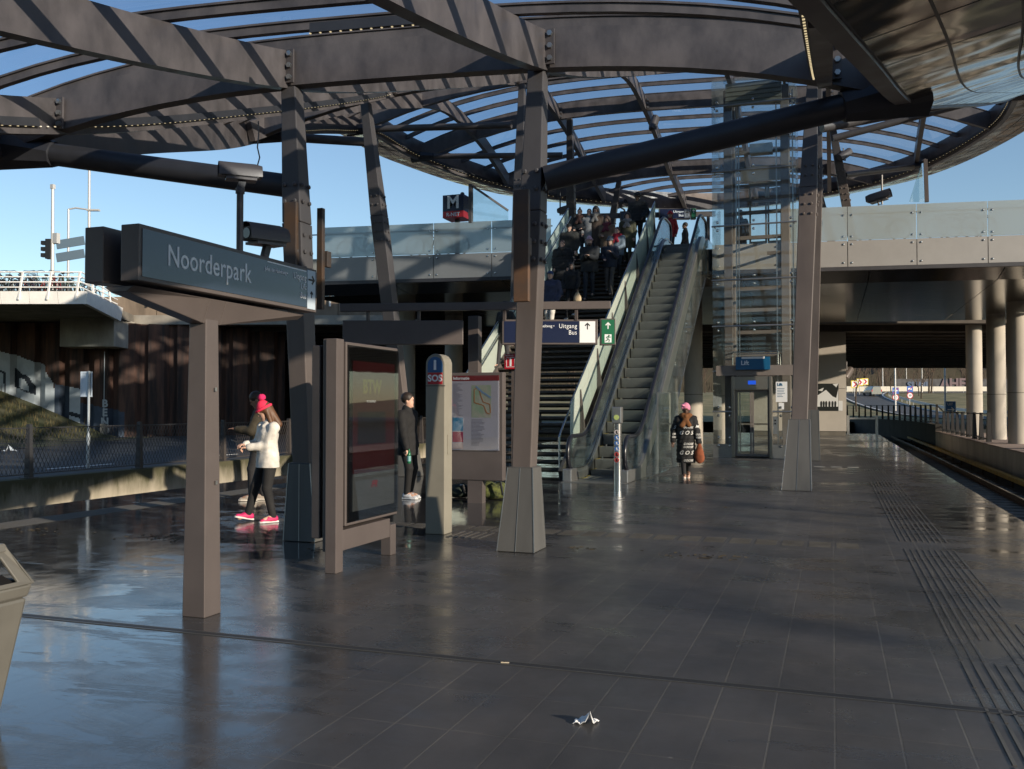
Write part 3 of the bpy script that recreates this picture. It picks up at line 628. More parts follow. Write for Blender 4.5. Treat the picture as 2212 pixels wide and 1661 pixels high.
for (a, b) in zip(prof, prof[1:]):
    n_ = max(2, int(math.hypot(b[0] - a[0], b[1] - a[1]) / .06)); fine += [(a[0] + (b[0] - a[0]) * k / n_, a[1] + (b[1] - a[1]) * k / n_) for k in range(n_)]
def pile_xy(s, dd): return (s, D0 + dd if s < -20 else D0 + dd + (s + 20) * .55)
zs = np.linspace(-.1, 5.9, 105); vs = []; fs = []; mi = []
for (s, dd) in fine:
    r_, d_ = pile_xy(s, dd)
    for z in zs: vs.append(W(r_, d_, z))
NZ = len(zs)
for i in range(len(fine) - 1):
    for j in range(NZ - 1):
        fs.append((i * NZ + j, i * NZ + j + 1, (i + 1) * NZ + j + 1, (i + 1) * NZ + j))
        s = (fine[i][0] + fine[i + 1][0]) / 2; z = (zs[j] + zs[j + 1]) / 2; px = CX + F_PX * s / (D0 + .1); py = 878.6 - (z - EYE) / (D0 + .1) * F_PX; k = 0
        for (mm, P_) in GP:
            if inpoly(px, py, P_): k = mm
        mi.append(k)
me = bpy.data.meshes.new('sheet_pile_wall'); me.from_pydata([tuple(v) for v in vs], [], fs)
for m_ in (PILE, GRW, GRB, GRG): me.materials.append(m_)
me.polygons.foreach_set('material_index', mi); me.update()
spw = bpy.data.objects.new('sheet_pile_wall', me); col.objects.link(spw); tag(spw, 'rusty corrugated sheet pile wall with white and black graffiti', 'wall')
for k, ch in enumerate('BENOT'):
    pz = 1.6 - ((872 + k * 19.5) - 878.6) / F_PX * 46.6
    o = text(ch, .52, W(-20.75 if k != 3 else -20.72, 46.52, pz), (R(90), 0, YAW), GRW, name='lettering', bold=.02, align='CENTER'); o.parent = spw
# ------------------------------------------------------------------ bicycle deck on the left
bd = empty('bicycle_deck', W(-25, 40, 6), label='white edged deck full of parked bicycles at the upper left', cat='deck')
poly = [(-62, 38.4), (-17.9, 38.4), (-19.25, 44.6), (-19.9, 48.1), (-62, 48.1)]
m = MB(); n_ = len(poly); m.add([W(r, d, 5.98) for r, d in poly] + [W(r, d, 6.4) for r, d in poly], [tuple(reversed(range(n_))), tuple(range(n_, 2 * n_))] + [(i, (i + 1) % n_, n_ + (i + 1) % n_, n_ + i) for i in range(n_)]); part(m, 'slab', CONCD, bd)
m = MB()
def fas(a, b, z0b=5.93): m.hexa([W(*a, z0b), W(*b, z0b), W(b[0], b[1] + .06, z0b), W(a[0], a[1] + .06, z0b)], [W(a[0], a[1] - .12, 6.45), W(b[0], b[1] - .12, 6.45), W(b[0], b[1] + .06, 6.45), W(a[0], a[1] + .06, 6.45)])
r = -17.9
while r > -45: fas((r - 1.18, 38.3), (r, 38.3)); r -= 1.2
m.hexa([W(-17.88, 38.3, 5.93), W(-19.2, 44.7, 5.8), W(-19.4, 44.7, 5.8), W(-18.1, 38.4, 5.93)], [W(-17.80, 38.2, 6.45), W(-19.1, 44.7, 6.45), W(-19.4, 44.7, 6.45), W(-18.1, 38.4, 6.45)])
part(m, 'fascia', WHITE, bd)
def rp_(r): return W(r, 38.25, 0)
posts = [-18.2 - 1.2 * k for k in range(16)]
for r in posts:
    part(MB().bar(W(r - .12, 38.2, 6.1), W(r + .05, 38.2, 7.27), .09, .05), 'rail_post', WHITE, bd)
for t in (.25, .75): part(MB().bar(W(-17.9 - 1.3 * t - .05, 38.3 + 6.3 * t, 6.1), W(-17.9 - 1.3 * t - .2, 38.3 + 6.3 * t, 7.2), .08, .05), 'rail_post', WHITE, bd)
m = MB()
for z in (6.62, 6.84, 7.06, 7.26): m.cyl(W(-40, 38.2, z), W(-18.1, 38.2, z), .028, 8); m.cyl(W(-18.1, 38.2, z), W(-19.3, 44.5, z), .028, 8)
part(m, 'rail', WHITE, bd)
# ------------------------------------------------------------------ grass bank, path and fence on the left
hh = lambda r, d: max(0, min(1, (d - 24) / 20)) ** 1.2 * max(0, min(2.6, (-20.2 - r) * .40 - .0)) + .05
rr = np.linspace(-60, -18, 43); dd = np.linspace(23.5, 46.5, 24); vs = [W(r, d, hh(r + (46.5 - d) * .30, d) + random.uniform(-.03, .05)) for r in rr for d in dd]
m = MB().add(vs, [(i * 24 + j, (i + 1) * 24 + j, (i + 1) * 24 + j + 1, i * 24 + j + 1) for i in range(42) for j in range(23)])
tag(m.build('bank', EARTH, smooth=True), kind='structure')
GRASSM = mat('dry_grass', (.16, .11, .045), .9, var=.6, vs=1.5, dirt=(.06, .06, .016))
m = MB()
for k in range(9000):
    d_ = random.uniform(24, 46); r_ = random.uniform(-30, -18); z_ = hh(r_ + (46.5 - d_) * .30, d_)
    if z_ < .08: continue
    b_ = W(r_, d_, z_ - .02); h_ = random.uniform(.12, .4) * (1 if random.random() > .05 else 2.2); a_ = random.uniform(0, 6.3); o_ = Vector((math.cos(a_), math.sin(a_), 0)); t_ = b_ + UP * h_ + o_ * h_ * random.uniform(.1, .5); sd_ = Vector((-o_.y, o_.x, 0)) * .022
    m.add([b_ - sd_, b_ + sd_, t_], [(0, 1, 2)])
tag(m.build('bank_grass', GRASSM, fix=False), 'dry grass growing on the bank behind the fence', 'grass', kind='stuff')
fe = empty('mesh_fence', (-15.75, 17, .12), label='dark expanded mesh fence on top of the mossy wall', cat='fence')
FP = mat('fence_post', (.055, .048, .046), .5)
ys = [8.2 + 3.2 * k for k in range(14)]
for y in ys:
    part(MB().taper((-15.77, y, .125), (-15.77, y, 1.24), (.16, .10), (.09, .075)).lohi((-15.9, y - .13, .121), (-15.64, y + .13, .138)), 'post', FP, fe)
m = MB(); N_ = .105
for y0, y1 in zip(ys, ys[1:]):
    m.bar((-15.77, y0, 1.16), (-15.77, y1, 1.16), .02); m.bar((-15.77, y0, .2), (-15.77, y1, .2), .02)
    y = y0 - .96
    while y < y1:
        for s in (1, -1):
            a, b = (y, .2), (y + .50, 1.16)
            ya, yb = (a[0], b[0]) if s > 0 else (b[0], a[0]); za, zb = .2, 1.16
            # clip to this bay
            def cl(t): return (ya + (yb - ya) * t, za + (zb - za) * t)
            t0, t1 = 0., 1.
            for bound, sign in ((y0, 1), (y1, -1)):
                fa, fb = (ya - bound) * sign, (yb - bound) * sign
                if fa < 0 and fb < 0: t1 = -1; break
                if fa < 0: t0 = max(t0, fa / (fa - fb))
                if fb < 0: t1 = min(t1, fa / (fa - fb))
            if t1 > t0 + .01:
                p_, q_ = cl(t0), cl(t1); m.bar((-15.77, p_[0], p_[1]), (-15.77, q_[0], q_[1]), .011, .004, up=(1, 0, 0))
        y += N_
part(m, 'mesh_panel', FP, fe, fix=False)
rm = MB()
for y in (12, 17.5, 23, 28.5): rm.lohi((-18.4, y, .061), (-18.28, y + 2.2, .065))
tag(rm.build('road_marking', WHITE, fix=False), kind='structure')
# ================================================================== STAIRS AND ESCALATOR
def cpart(o, name, parent, off):                        # a copy of a part (mesh shared)
    c = o.copy(); col.objects.link(c); c.parent = parent; c.matrix_parent_inverse = parent.matrix_basis.inverted(); c.location = Vector(o.location) + Vector(off); return c
TREAD = mat('stair_tread', (.05, .043, .038), .55, var=.3, vs=5); YELP = mat('yellow_edge', (.6, .42, .02), .5)
SX0, SX1, SY0, SY1 = -8.95, -5.98, 20.4, 31.35
NST = 42; RISE, RUN = DECK / NST, (SY1 - SY0) / NST
st = empty('staircase', (-7.4, 20.3, 0), label='wide open riser staircase full of people going up to the bridge', cat='stairs')
t0 = part(MB().lohi((SX0, SY0, RISE - .055), (SX1, SY0 + RUN + .035, RISE)).lohi((SX0 + .02, SY0 + .005, RISE + .001), (SX1 - .02, SY0 + .03, RISE + .004)).lohi((SX0, SY0 + RUN - .02, RISE - .11), (SX1, SY0 + RUN + .0, RISE - .056)), 'tread', TREAD, st)
for k in range(1, NST - 1): cpart(t0, 'tread', st, (0, RUN * k, RISE * k))
def stair_z(Y): return min(NST, max(0, math.floor((Y - SY0) / RUN) + 1)) * RISE
for x in (SX0 - .05, SX1 + .05):
    part(MB().sweep([(x, SY0 - .1, -.05), (x, SY1, DECK - .26)], .08, .42), 'stringer', STEEL, st)
slope = (DECK) / (SY1 - SY0)
def rake(x, y, h): return Vector((x, y, max(0, (y - SY0)) * slope + h))
def balustrade(x, side, label, y0, y1):
    t = empty('stair_balustrade', (x, y0, 0), label=label, cat='balustrade'); y = y0
    while y < y1 - .2:
        e = min(y + 1.72, y1); q = [rake(x, y + .01, .12), rake(x, e - .01, .12), rake(x, e - .01, 1.32), rake(x, y + .01, 1.32)]; n_ = Vector((.018 * side, 0, 0))
        part(MB().hexa([q[0], q[1], q[1] + n_, q[0] + n_], [q[3], q[2], q[2] + n_, q[3] + n_]), 'pane', FROSTG, t)
        yy = y + .5 * (e - y)
        pz = rake(x, yy, 0); part(MB().add([pz + Vector((.03 * side, -.04, -.1)), pz + Vector((.17 * side, -.04, -.1)), pz + Vector((.035 * side, -.04, 1.15)), pz + Vector((.03 * side, .04, -.1)), pz + Vector((.17 * side, .04, -.1)), pz + Vector((.035 * side, .04, 1.15))], [(0, 1, 2), (5, 4, 3), (0, 3, 4, 1), (1, 4, 5, 2), (2, 5, 3, 0)]), 'fin_post', STEEL, t)
        y = e
    part(MB().tube([rake(x - .09 * side, y0 - .55, .0), rake(x - .09 * side, y0 - .62, .9), rake(x - .09 * side, y0 - .45, 1.0), rake(x - .09 * side, y0 + .1, 1.02), rake(x - .09 * side, y1, 1.02)], .025, 8), 'handrail', CHROME, t, smooth='auto')
    part(MB().tube([rake(x, y0, 1.335), rake(x, y1, 1.335)], .02, 8), 'top_rim', CHROME, t)
balustrade(SX1 + .1, 1, 'frosted glass balustrade between stairs and escalator', 20.9, 32.0)
balustrade(SX0 - .1, -1, 'frosted glass balustrade on the left side of the stairs', 20.9, 32.0)
# ---- escalator
EX0, EX1 = -5.44, -4.06; EC = (EX0 + EX1) / 2; EY0 = 19.35; EF = 1.15; T30 = math.tan(R(35)); EYT = EY0 + EF + DECK / T30
def ez(y):                                               # height of the step line
    a, b = EY0 + EF, EYT; r = .55
    if y < a - r: return 0
    if y < a + r: return T30 * (y - a + r) ** 2 / (4 * r)
    if y < b - r: return T30 * (y - a)
    if y < b + r: return DECK - T30 * (b + r - y) ** 2 / (4 * r)
    return DECK
es = empty('escalator', (EC, EY0, 0), label='long escalator with glass sides and black handrails beside the stairs', cat='escalator')
ESTEP = mat('escalator_step', (.17, .172, .165), .5, .25); SKIRTB = mat('escalator_skirting', (.34, .34, .33), .3, .8, var=.1, vs=5); RUB = mat('handrail_rubber', (.012, .013, .018), .28)
def step_mesh():
    m = MB(); w_ = .5
    m.lohi((-w_, 0, -.03), (w_, .41, 0)); n_ = 40
    m.add([(-w_, .0, -.03), (w_, .0, -.03), (w_, .03, -.245), (-w_, .03, -.245)], [(3, 2, 1, 0)])
    for k in range(n_):
        x = -w_ + (k + .25) * 2 * w_ / n_; m.lohi((x, 0.004, .0005), (x + w_ / n_, .405, .008)); m.add([(x, -.004, -.01), (x + w_ / n_, -.004, -.01), (x + w_ / n_, .025, -.24), (x, .025, -.24)], [(3, 2, 1, 0)])
    m.mat(1).lohi((-w_, -.005, .009), (-w_ + .035, .40, .012)).lohi((w_ - .035, -.005, .009), (w_, .40, .012))
    return m
s0 = step_mesh().build('step', [ESTEP, mat('step_yellow', (.42, .30, .02), .5)], fix=False); s0.parent = es; s0.matrix_parent_inverse = es.matrix_basis.inverted()
y = EY0 + .25; first = True
while y < EYT + 1.0:
    z = ez(y + .2) + .006
    if first: s0.location = (EC, y, z); first = False
    else: c = s0.copy(); col.objects.link(c); c.parent = es; c.matrix_parent_inverse = es.matrix_basis.inverted(); c.location = (EC, y, z)
    y += .405
part(MB().lohi((EX0, EY0 - .75, .001), (EX1, EY0 + .24, .012)), 'landing_plate', SKIRTB, es); part(MB().lohi((EX0, EYT + .95, DECK - .05), (EX1, EYT + 2.2, DECK + .012)), 'landing_plate', SKIRTB, es)
EYS = list(np.arange(EY0 - .2, EYT + 1.6, .16))
for s, xi in ((-1, EC - .53), (1, EC + .53)):
    xo = xi + s * .16; xm = xi + s * .07
    m = MB()                                              # inner skirt, sloping deck and outer cladding
    for a, b in zip(EYS, EYS[1:]):
        za, zb = ez(a), ez(b); bo_ = lambda y, z: max(-.0, z - .95)
        m.quad((xi, a, za - .12), (xi, b, zb - .12), (xi, b, zb + .17), (xi, a, za + .17)); m.quad((xi, a, za + .17), (xi, b, zb + .17), (xm, b, zb + .25), (xm, a, za + .25)); m.quad((xm, a, za + .25), (xm, b, zb + .25), (xo, b, zb + .25), (xo, a, za + .25))
    m.quad((xi, EYS[0], 0), (xo, EYS[0], 0), (xo, EYS[0], .25), (xi, EYS[0], .17))
    part(m, 'skirting', SKIRTB, es)
    m = MB()
    for a, b in zip(EYS, EYS[1:]): m.quad((xo, a, max(.0, ez(a) - .9)), (xo, b, max(.0, ez(b) - .9)), (xo, b, ez(b) + .25), (xo, a, ez(a) + .25))
    part(m, 'outer_cladding', SKIRTB, es)
    m = MB(); xg = xm + s * .02
    for k in range(0, len(EYS) - 1, 7):
        js = list(range(k, min(k + 7, len(EYS) - 1) + 1))
        for i, j in zip(js, js[1:]):
            a, b = EYS[i] + (.008 if i == k else 0), EYS[j] - (.008 if j == js[-1] else 0)
            m.hexa([(xg - .006, a, ez(a) + .25), (xg + .006, a, ez(a) + .25), (xg + .006, b, ez(b) + .25), (xg - .006, b, ez(b) + .25)], [(xg - .006, a, ez(a) + .93), (xg + .006, a, ez(a) + .93), (xg + .006, b, ez(b) + .93), (xg - .006, b, ez(b) + .93)])
    part(m, 'glass_side', GLASS, es, fix=False)
    cy0, cz = EYS[0] + .1, .60                            # newel: half circle at the lower end, another at the top
    loop = [Vector((xg, cy0 - .36 * math.sin(a), cz + .36 * math.cos(a))) for a in np.linspace(math.pi, 0, 12)] + [Vector((xg, y, ez(y) + .96)) for y in EYS[2:-2]] + [Vector((xg, EYS[-2] + .36 * math.sin(a), DECK + .60 + .36 * math.cos(a))) for a in np.linspace(0, math.pi, 12)]
    part(MB().tube(loop, .048, 10), 'handrail', RUB, es, smooth='auto')
    part(MB().prism([(y_, z_) for y_, z_ in [(.36 * math.sin(a), .36 * math.cos(a)) for a in np.linspace(0, math.pi, 12)]], (xg - .005, cy0, cz), (0, -1, 0), UP, (.01, 0, 0)), 'newel_glass', GLASS, es)
    part(MB().lohi((xi - .02 if s > 0 else xo - .02, EYS[0] - .35, .002), (xo + .02 if s > 0 else xi + .02, EYS[0] + .12, .27)), 'newel_base', ALU, es, bevel=.02)
    part(MB().tube([(xi + s * .012, y, ez(y) + .262) for y in EYS], .014, 6), 'trim', CHROME, es)
part(MB().sweep([(EC, EY0 + 1.6, -.7), (EC, EYT + .4, DECK - 1.05)], 1.2, .55), 'truss', DARKST, es)
# clear wall beside the escalator
gw = empty('glass_guard', (-3.9, 21, 0), label='clear glass guard with steel rim along the right side of the escalator', cat='guard')
for k in range(8):
    a = 20.2 + k * 1.75; b = a + 1.73; part(MB().hexa([(-3.93, a, max(.02, ez(a) - 1.1)), (-3.91, a, max(.02, ez(a) - 1.1)), (-3.91, b, max(.02, ez(b) - 1.1)), (-3.93, b, max(.02, ez(b) - 1.1))], [(-3.93, a, ez(a) + .2), (-3.91, a, ez(a) + .2), (-3.91, b, ez(b) + .2), (-3.93, b, ez(b) + .2)]), 'pane', GLASS, gw)
part(MB().lohi((-3.93, 21.6, .02), (-3.90, 24.5, 1.95)), 'pane', GLASS, gw)
part(MB().bar((-3.92, 24.5, .02), (-3.92, 24.5, 2.0), .05).bar((-3.92, 21.6, .02), (-3.92, 21.6, 1.95), .03), 'post', ALU, gw)
# ================================================================== THE GLASS LIFT
LX0, LX1, LY0, LY1, LZ = -3.58, -1.02, 29.55, 31.9, 12.05
lf = empty('lift_tower', ((LX0 + LX1) / 2, LY0, 0), label='tall clear glass lift tower with steel rods', cat='lift')
zb = [.42, 2.72, 4.15, 5.62, 7.35, 9.1, 10.25, 11.2, LZ]
dx0, dx1 = -2.92, -1.86                                   # door opening
for z0, z1 in zip(zb, zb[1:]):
    g_ = .012
    for a_, b_, e_ in (((LX0, LX1, g_),) if z0 > 2 else ((LX0, dx0 - .1, 0), (dx1 + .1, LX1, 0))): part(MB().lohi((a_, LY0 - .012, z0 + e_), (b_, LY0, z1 - g_)), 'front_pane', LIFTGLASS, lf)
    for x in (LX0, LX1): part(MB().lohi((x - .012, LY0 + .02, z0 + g_), (x, LY1, z1 - g_)), 'side_pane', LIFTGLASS, lf)
part(MB().lohi((LX0, LY1, 3.2), (LX1, LY1 + .012, LZ)), 'back_pane', LIFTGLASS, lf)
part(MB().lohi((LX0, LY0, LZ), (LX1, LY1, LZ + .02)), 'top_pane', LIFTGLASS, lf)
for z in zb[1:-1]:
    m = MB(); m.cyl((LX0 - .02, LY0 - .05, z), (LX1 + .02, LY0 - .05, z), .028, 8)
    for x in (LX0 + .06, LX1 - .06): m.cyl((x, LY0 - .05, z), (x, LY0 + .25, z), .02, 8)
    part(m, 'rod', ALU, lf, smooth='auto')
m = MB(); m.cyl((LX0 - .02, LY0 - .05, 1.45), (dx0 - .1, LY0 - .05, 1.45), .028, 8); part(m, 'rod', ALU, lf, smooth='auto'); m = MB().cyl((dx1 + .1, LY0 - .05, 1.45), (LX1 + .02, LY0 - .05, 1.45), .028, 8)
part(m, 'rod', ALU, lf, smooth='auto')
for z in zb[1:-1] + [1.45, .5]:
    for x in (LX0 + .16, LX1 - .16, (LX0 + LX1) / 2) if z > 2 else (LX0 + .16, LX0 + .5, LX1 - .16, LX1 - .5):
        for dz in (-.13, .13): part(MB().ball((x, LY0 - .03, z + dz), (.045, .035, .045), 8, 5), 'glass_fixing', CHROME, lf)
MULL = mat('lift_steel', (.19, .165, .15), .5, .1, var=.1)
for x, y, w_ in ((LX0 + .42, LY0 + .75, .26), (LX1 - .36, LY0 + .75, .26), (LX0 + .42, LY1 - .25, .2), (LX1 - .36, LY1 - .25, .2)):
    part(MB().lohi((x - w_ / 2, y - .1, 0), (x + w_ / 2, y + .1, LZ - .12)), 'mast', MULL, lf, bevel=.01)
for x in (LX0 + .68, LX0 + .76, LX1 - .62, LX1 - .12): part(MB().lohi((x - .02, LY0 + .7, 0), (x + .02, LY0 + .74, LZ - .3)), 'guide_rail', ALU, lf)
for z in zb[1:] + [3.4, 4.9, 6.2, 6.8, 8.2, 8.6]: part(MB().lohi((LX0 + .3, LY1 - .3, z - .1), (LX1 - .25, LY1 - .2, z + .02)).lohi((LX0 + .36, LY0 + .7, z - .05), (LX0 + .44, LY1 - .2, z + .02)).lohi((LX1 - .40, LY0 + .7, z - .05), (LX1 - .32, LY1 - .2, z + .02)), 'ring_beam', MULL, lf)
m = MB()
for k in range(5): m.lohi((LX0 + .42, LY0 + .1, 11.24 + k * .145), (LX1 - .42, LY0 + .3, 11.24 + k * .145 + .12))
part(m, 'louvre_box', mat('louvre', (.28, .27, .22), .5, .3), lf)
m = MB().lohi((dx0 - .09, LY0 - .09, 0), (dx0, LY0 + .2, 2.55)).lohi((dx1, LY0 - .09, 0), (dx1 + .09, LY0 + .2, 2.55)).lohi((dx0 + .001, LY0 - .07, 2.14), (dx1 - .001, LY0 + .2, 2.55))
part(m, 'door_frame', mat('lift_frame', (.33, .30, .25), .3, .8), lf, bevel=.008)
for a, b in ((dx0 + .01, -2.405), (-2.385, dx1 - .01)):
    dr = part(MB().lohi((a, LY0 + .06, .04), (a + .05, LY0 + .1, 2.13)).lohi((b - .05, LY0 + .06, .04), (b, LY0 + .1, 2.13)).lohi((a + .051, LY0 + .06, .04), (b - .051, LY0 + .1, .12)).lohi((a + .051, LY0 + .06, 2.06), (b - .051, LY0 + .1, 2.13)), 'door', MULL, lf)
    o = MB().lohi((a + .05, LY0 + .075, .12), (b - .05, LY0 + .085, 2.06)).build('door_glass', GLASS); o.parent = dr
SCR = bpy.data.materials.new('blue_display'); SCR.use_nodes = True; SCR.node_tree.nodes['Principled BSDF'].inputs['Emission Color'].default_value = (.02, .12, .8, 1); SCR.node_tree.nodes['Principled BSDF'].inputs['Emission Strength'].default_value = .6; SCR.node_tree.nodes['Principled BSDF'].inputs['Base Color'].default_value = (.01, .03, .2, 1)
part(MB().lohi((-2.5, LY0 - .078, 2.3), (-2.26, LY0 - .071, 2.42)), 'floor_display', SCR, lf)
part(MB().lohi((LX0 + .1, LY0 - .10, 2.58), (LX1 - .12, LY0 - .02, 2.9)), 'transom', MULL, lf)
part(MB().lohi((LX0 - .01, LY0 - .03, 0), (dx0 - .09, LY0 + .12, .42)), 'plinth', SKIRTB, lf); part(MB().lohi((dx1 + .09, LY0 - .03, 0), (LX1 + .01, LY0 + .12, .42)), 'plinth', SKIRTB, lf)
m = MB(); zz = 3.35                                       # cabin roof rails and the cabin waiting below
for x0_, x1_ in ((-3.0, -1.6),): m.tube([(x0_, LY0 + .35, 2.95), (x0_, LY0 + .35, zz), (x1_, LY0 + .35, zz), (x1_, LY0 + .35, 2.95)], .02, 6).tube([(x0_, LY0 + 1.6, 2.95), (x0_, LY0 + 1.6, zz), (x1_, LY0 + 1.6, zz), (x1_, LY0 + 1.6, 2.95)], .02, 6).cyl((x0_, LY0 + .35, zz), (x0_, LY0 + 1.6, zz), .02, 6).cyl((x1_, LY0 + .35, zz), (x1_, LY0 + 1.6, zz), .02, 6)
part(m, 'cabin_rail', CHROME, lf); part(MB().lohi((-3.0, LY0 + .25, 2.62), (-1.6, LY0 + 1.7, 2.9)), 'cabin_roof', MULL, lf)
part(MB().lohi((-2.98, LY0 + .3, .03), (-1.62, LY0 + 1.7, .1)).lohi((-2.9, LY0 + 1.60, 1.0), (-1.7, LY0 + 1.64, 1.06)), 'cabin_floor', MULL, lf)
m = MB()                                                  # landing doors on the bridge level
for a in (-2.62, -2.02): m.lohi((a, LY1 - .12, DECK), (a + .06, LY1 - .05, DECK + 2.1)).lohi((a + .52, LY1 - .12, DECK), (a + .58, LY1 - .05, DECK + 2.1)).lohi((a + .061, LY1 - .12, DECK + 2.02), (a + .519, LY1 - .05, DECK + 2.1)).lohi((a + .061, LY1 - .12, DECK), (a + .519, LY1 - .05, DECK + .1))
m.lohi((-2.9, LY1 - .15, DECK + 2.15), (-1.3, LY1 - .02, DECK + 2.65)).lohi((-2.9, LY1 - .15, DECK - .5), (-1.3, LY1 - .02, DECK - .02))
part(m, 'landing_door', mat('landing_door', (.30, .27, .23), .35, .6), lf)
part(MB().lohi((-2.45, LY0 + .5, 9.75), (-1.75, LY0 + .9, 10.05)), 'machine', ALU, lf)
part(MB().lohi((-2.86, LY0 - .2, 2.76), (-1.82, LY0 - .12, 3.16)), 'lift_sign', BLUE, lf)
part(MB().lohi((-2.68, LY0 - .202, 3.10), (-1.98, LY0 - .121, 3.165)), 'sign_lamp', WHITE, lf)
ptext('Lift', .19, (-2.7, LY0 - .204, 2.97), (R(90), 0, 0), LETTER, lf, bold=.004)
part(MB().lohi((-1.66, LY0 - .03, 1.75), (-1.32, LY0 - .016, 2.38)), 'notice', SIGNWHITE, lf); ptext('Lift', .12, (-1.62, LY0 - .033, 2.29), (R(90), 0, 0), BLUE, lf, bold=.004)
m = MB()
for k in range(6): m.lohi((-1.62, LY0 - .0335, 2.16 - k * .05), (-1.62 + random.uniform(.12, .26), LY0 - .0305, 2.175 - k * .05))
part(m, 'lettering', BLUE, lf); part(MB().lohi((-1.58, LY0 - .03, 1.52), (-1.42, LY0 - .016, 1.72)), 'notice', SIGNWHITE, lf)
part(MB().lohi((-1.75, LY0 - .05, .75), (-1.62, LY0 - .01, 1.3)).mat(1).lohi((-1.71, LY0 - .055, 1.05), (-1.66, LY0 - .049, 1.10)).lohi((-1.71, LY0 - .055, 1.15), (-1.66, LY0 - .049, 1.20)), 'call_panel', [ALU, BLACK], lf)
# ================================================================== SIGNS AND FURNITURE ON THE PLATFORM
RX = (R(90), 0, 0); RXR = (R(90), 0, R(90))                # lettering that faces -Y / +X
# ---- station name sign
SGREY = mat('sign_housing', (.10, .084, .08), .42, .1, var=.08, vs=3, bump=.02)
ns = empty('station_sign', (-4.6, 5.9, 0), label='large dark blue station name sign reading Noorderpark on a T shaped post', cat='sign')
part(MB().taper((-4.6, 5.88, 0), (-4.6, 5.88, 2.36), (.205, .20), (.15, .15)), 'post', SGREY, ns, bevel=.006)
m = MB(); y0, yp, y1 = 4.98, 5.88, 7.1
def arm(a, b):
    w_ = .13; m.hexa([(-4.6 - w_ / 2, a[0], a[1]), (-4.6 + w_ / 2, a[0], a[1]), (-4.6 + w_ / 2, b[0], b[1]), (-4.6 - w_ / 2, b[0], b[1])], [(-4.6 - w_, a[0], 2.425), (-4.6 + w_, a[0], 2.425), (-4.6 + w_, b[0], 2.425), (-4.6 - w_, b[0], 2.425)])
arm((y0, 2.385), (yp - .1, 2.24)); arm((yp - .098, 2.24), (yp + .1, 2.24)); arm((yp + .102, 2.24), (y1, 2.385))
part(m, 'arm', SGREY, ns, bevel=.005)
def signface(name):
    m = bpy.data.materials.new(name); m.use_nodes = True; b = m.node_tree.nodes['Principled BSDF']
    b.inputs['Base Color'].default_value = (.014, .020, .036, 1); b.inputs['Roughness'].default_value = .05; b.inputs['Coat Weight'].default_value = .6; b.inputs['Coat Roughness'].default_value = .02; return m
SFACE = signface('sign_glass')
for (xa, xb, out) in ((-4.54, -4.39, 1), (-4.85, -4.69, -1)):
    ya, yb, za, zb_ = 4.93, 7.17, 2.45, 2.835
    part(MB().lohi((xa, ya, za), (xb, yb, zb_)), 'housing', SGREY, ns, bevel=.006)
    xf = xb if out > 0 else xa
    part(MB().lohi((min(xf, xf + out * .006), ya + .03, za + .03), (max(xf, xf + out * .006), yb - .03, zb_ - .03)), 'face', SFACE, ns)
part(MB().lohi((-4.69, 5.2, 2.52), (-4.541, 5.3, 2.74)).lohi((-4.69, 6.7, 2.52), (-4.541, 6.8, 2.74)), 'spacer', SGREY, ns)
xt = -4.382
ptext('Noorderpark', .215, (xt, 5.20, 2.655), RXR, SIGNWHITE, ns, sx=.80, spacing=1.04, bold=.001)
part(MB().lohi((-4.386, 7.005, 2.47), (-4.380, 7.135, 2.815)), 'arrow_panel', mat('arrow_panel', (.42, .50, .58), .25), ns)
part(MB().lohi((-4.386, 6.40, 2.792), (-4.3805, 6.99, 2.802)), 'stripe', SIGNWHITE, ns)
ptext('Uitgang', .078, (xt, 6.985, 2.735), RXR, LETTER, ns, align='RIGHT', sx=.85); ptext('Lift', .075, (xt, 6.985, 2.655), RXR, LETTER, ns, align='RIGHT', sx=.85); ptext('Bus', .075, (xt, 6.985, 2.575), RXR, LETTER, ns, align='RIGHT', sx=.85); ptext('Johan van Hasseltweg \u2022', .05, (xt, 6.70, 2.737), RXR, LETTER, ns, align='RIGHT', sx=.72)
def arrow(o, x, y, s, up_=True):      # arrow outline on a plane
    a = [(-.08, -.5), (.08, -.5), (.08, .22), (.30, 0), (.42, .12), (0, .54), (-.42, .12), (-.30, 0), (-.08, .22)]
    return [(px * s, py * s) for px, py in a]
NV = V3((1, 0, 0))
part(MB().prism(arrow(0, 0, 0, .10), (-4.3795, 7.07, 2.73), (0, 0, -1), (0, 1, 0), (.002, 0, 0)), 'arrow', LETTERB, ns); part(MB().prism(arrow(0, 0, 0, .06), (-4.3795, 7.07, 2.60), (0, 1, 0), (0, 0, 1), (.002, 0, 0)), 'arrow', LETTERB, ns)
part(MB().lohi((-4.503, 5.9 - .01, 1.72), (-4.497, 5.9 + .01, 1.75)).lohi((-4.50, 5.9, 1.0), (-4.493, 5.92, 1.03)), 'bolt', ALU, ns)
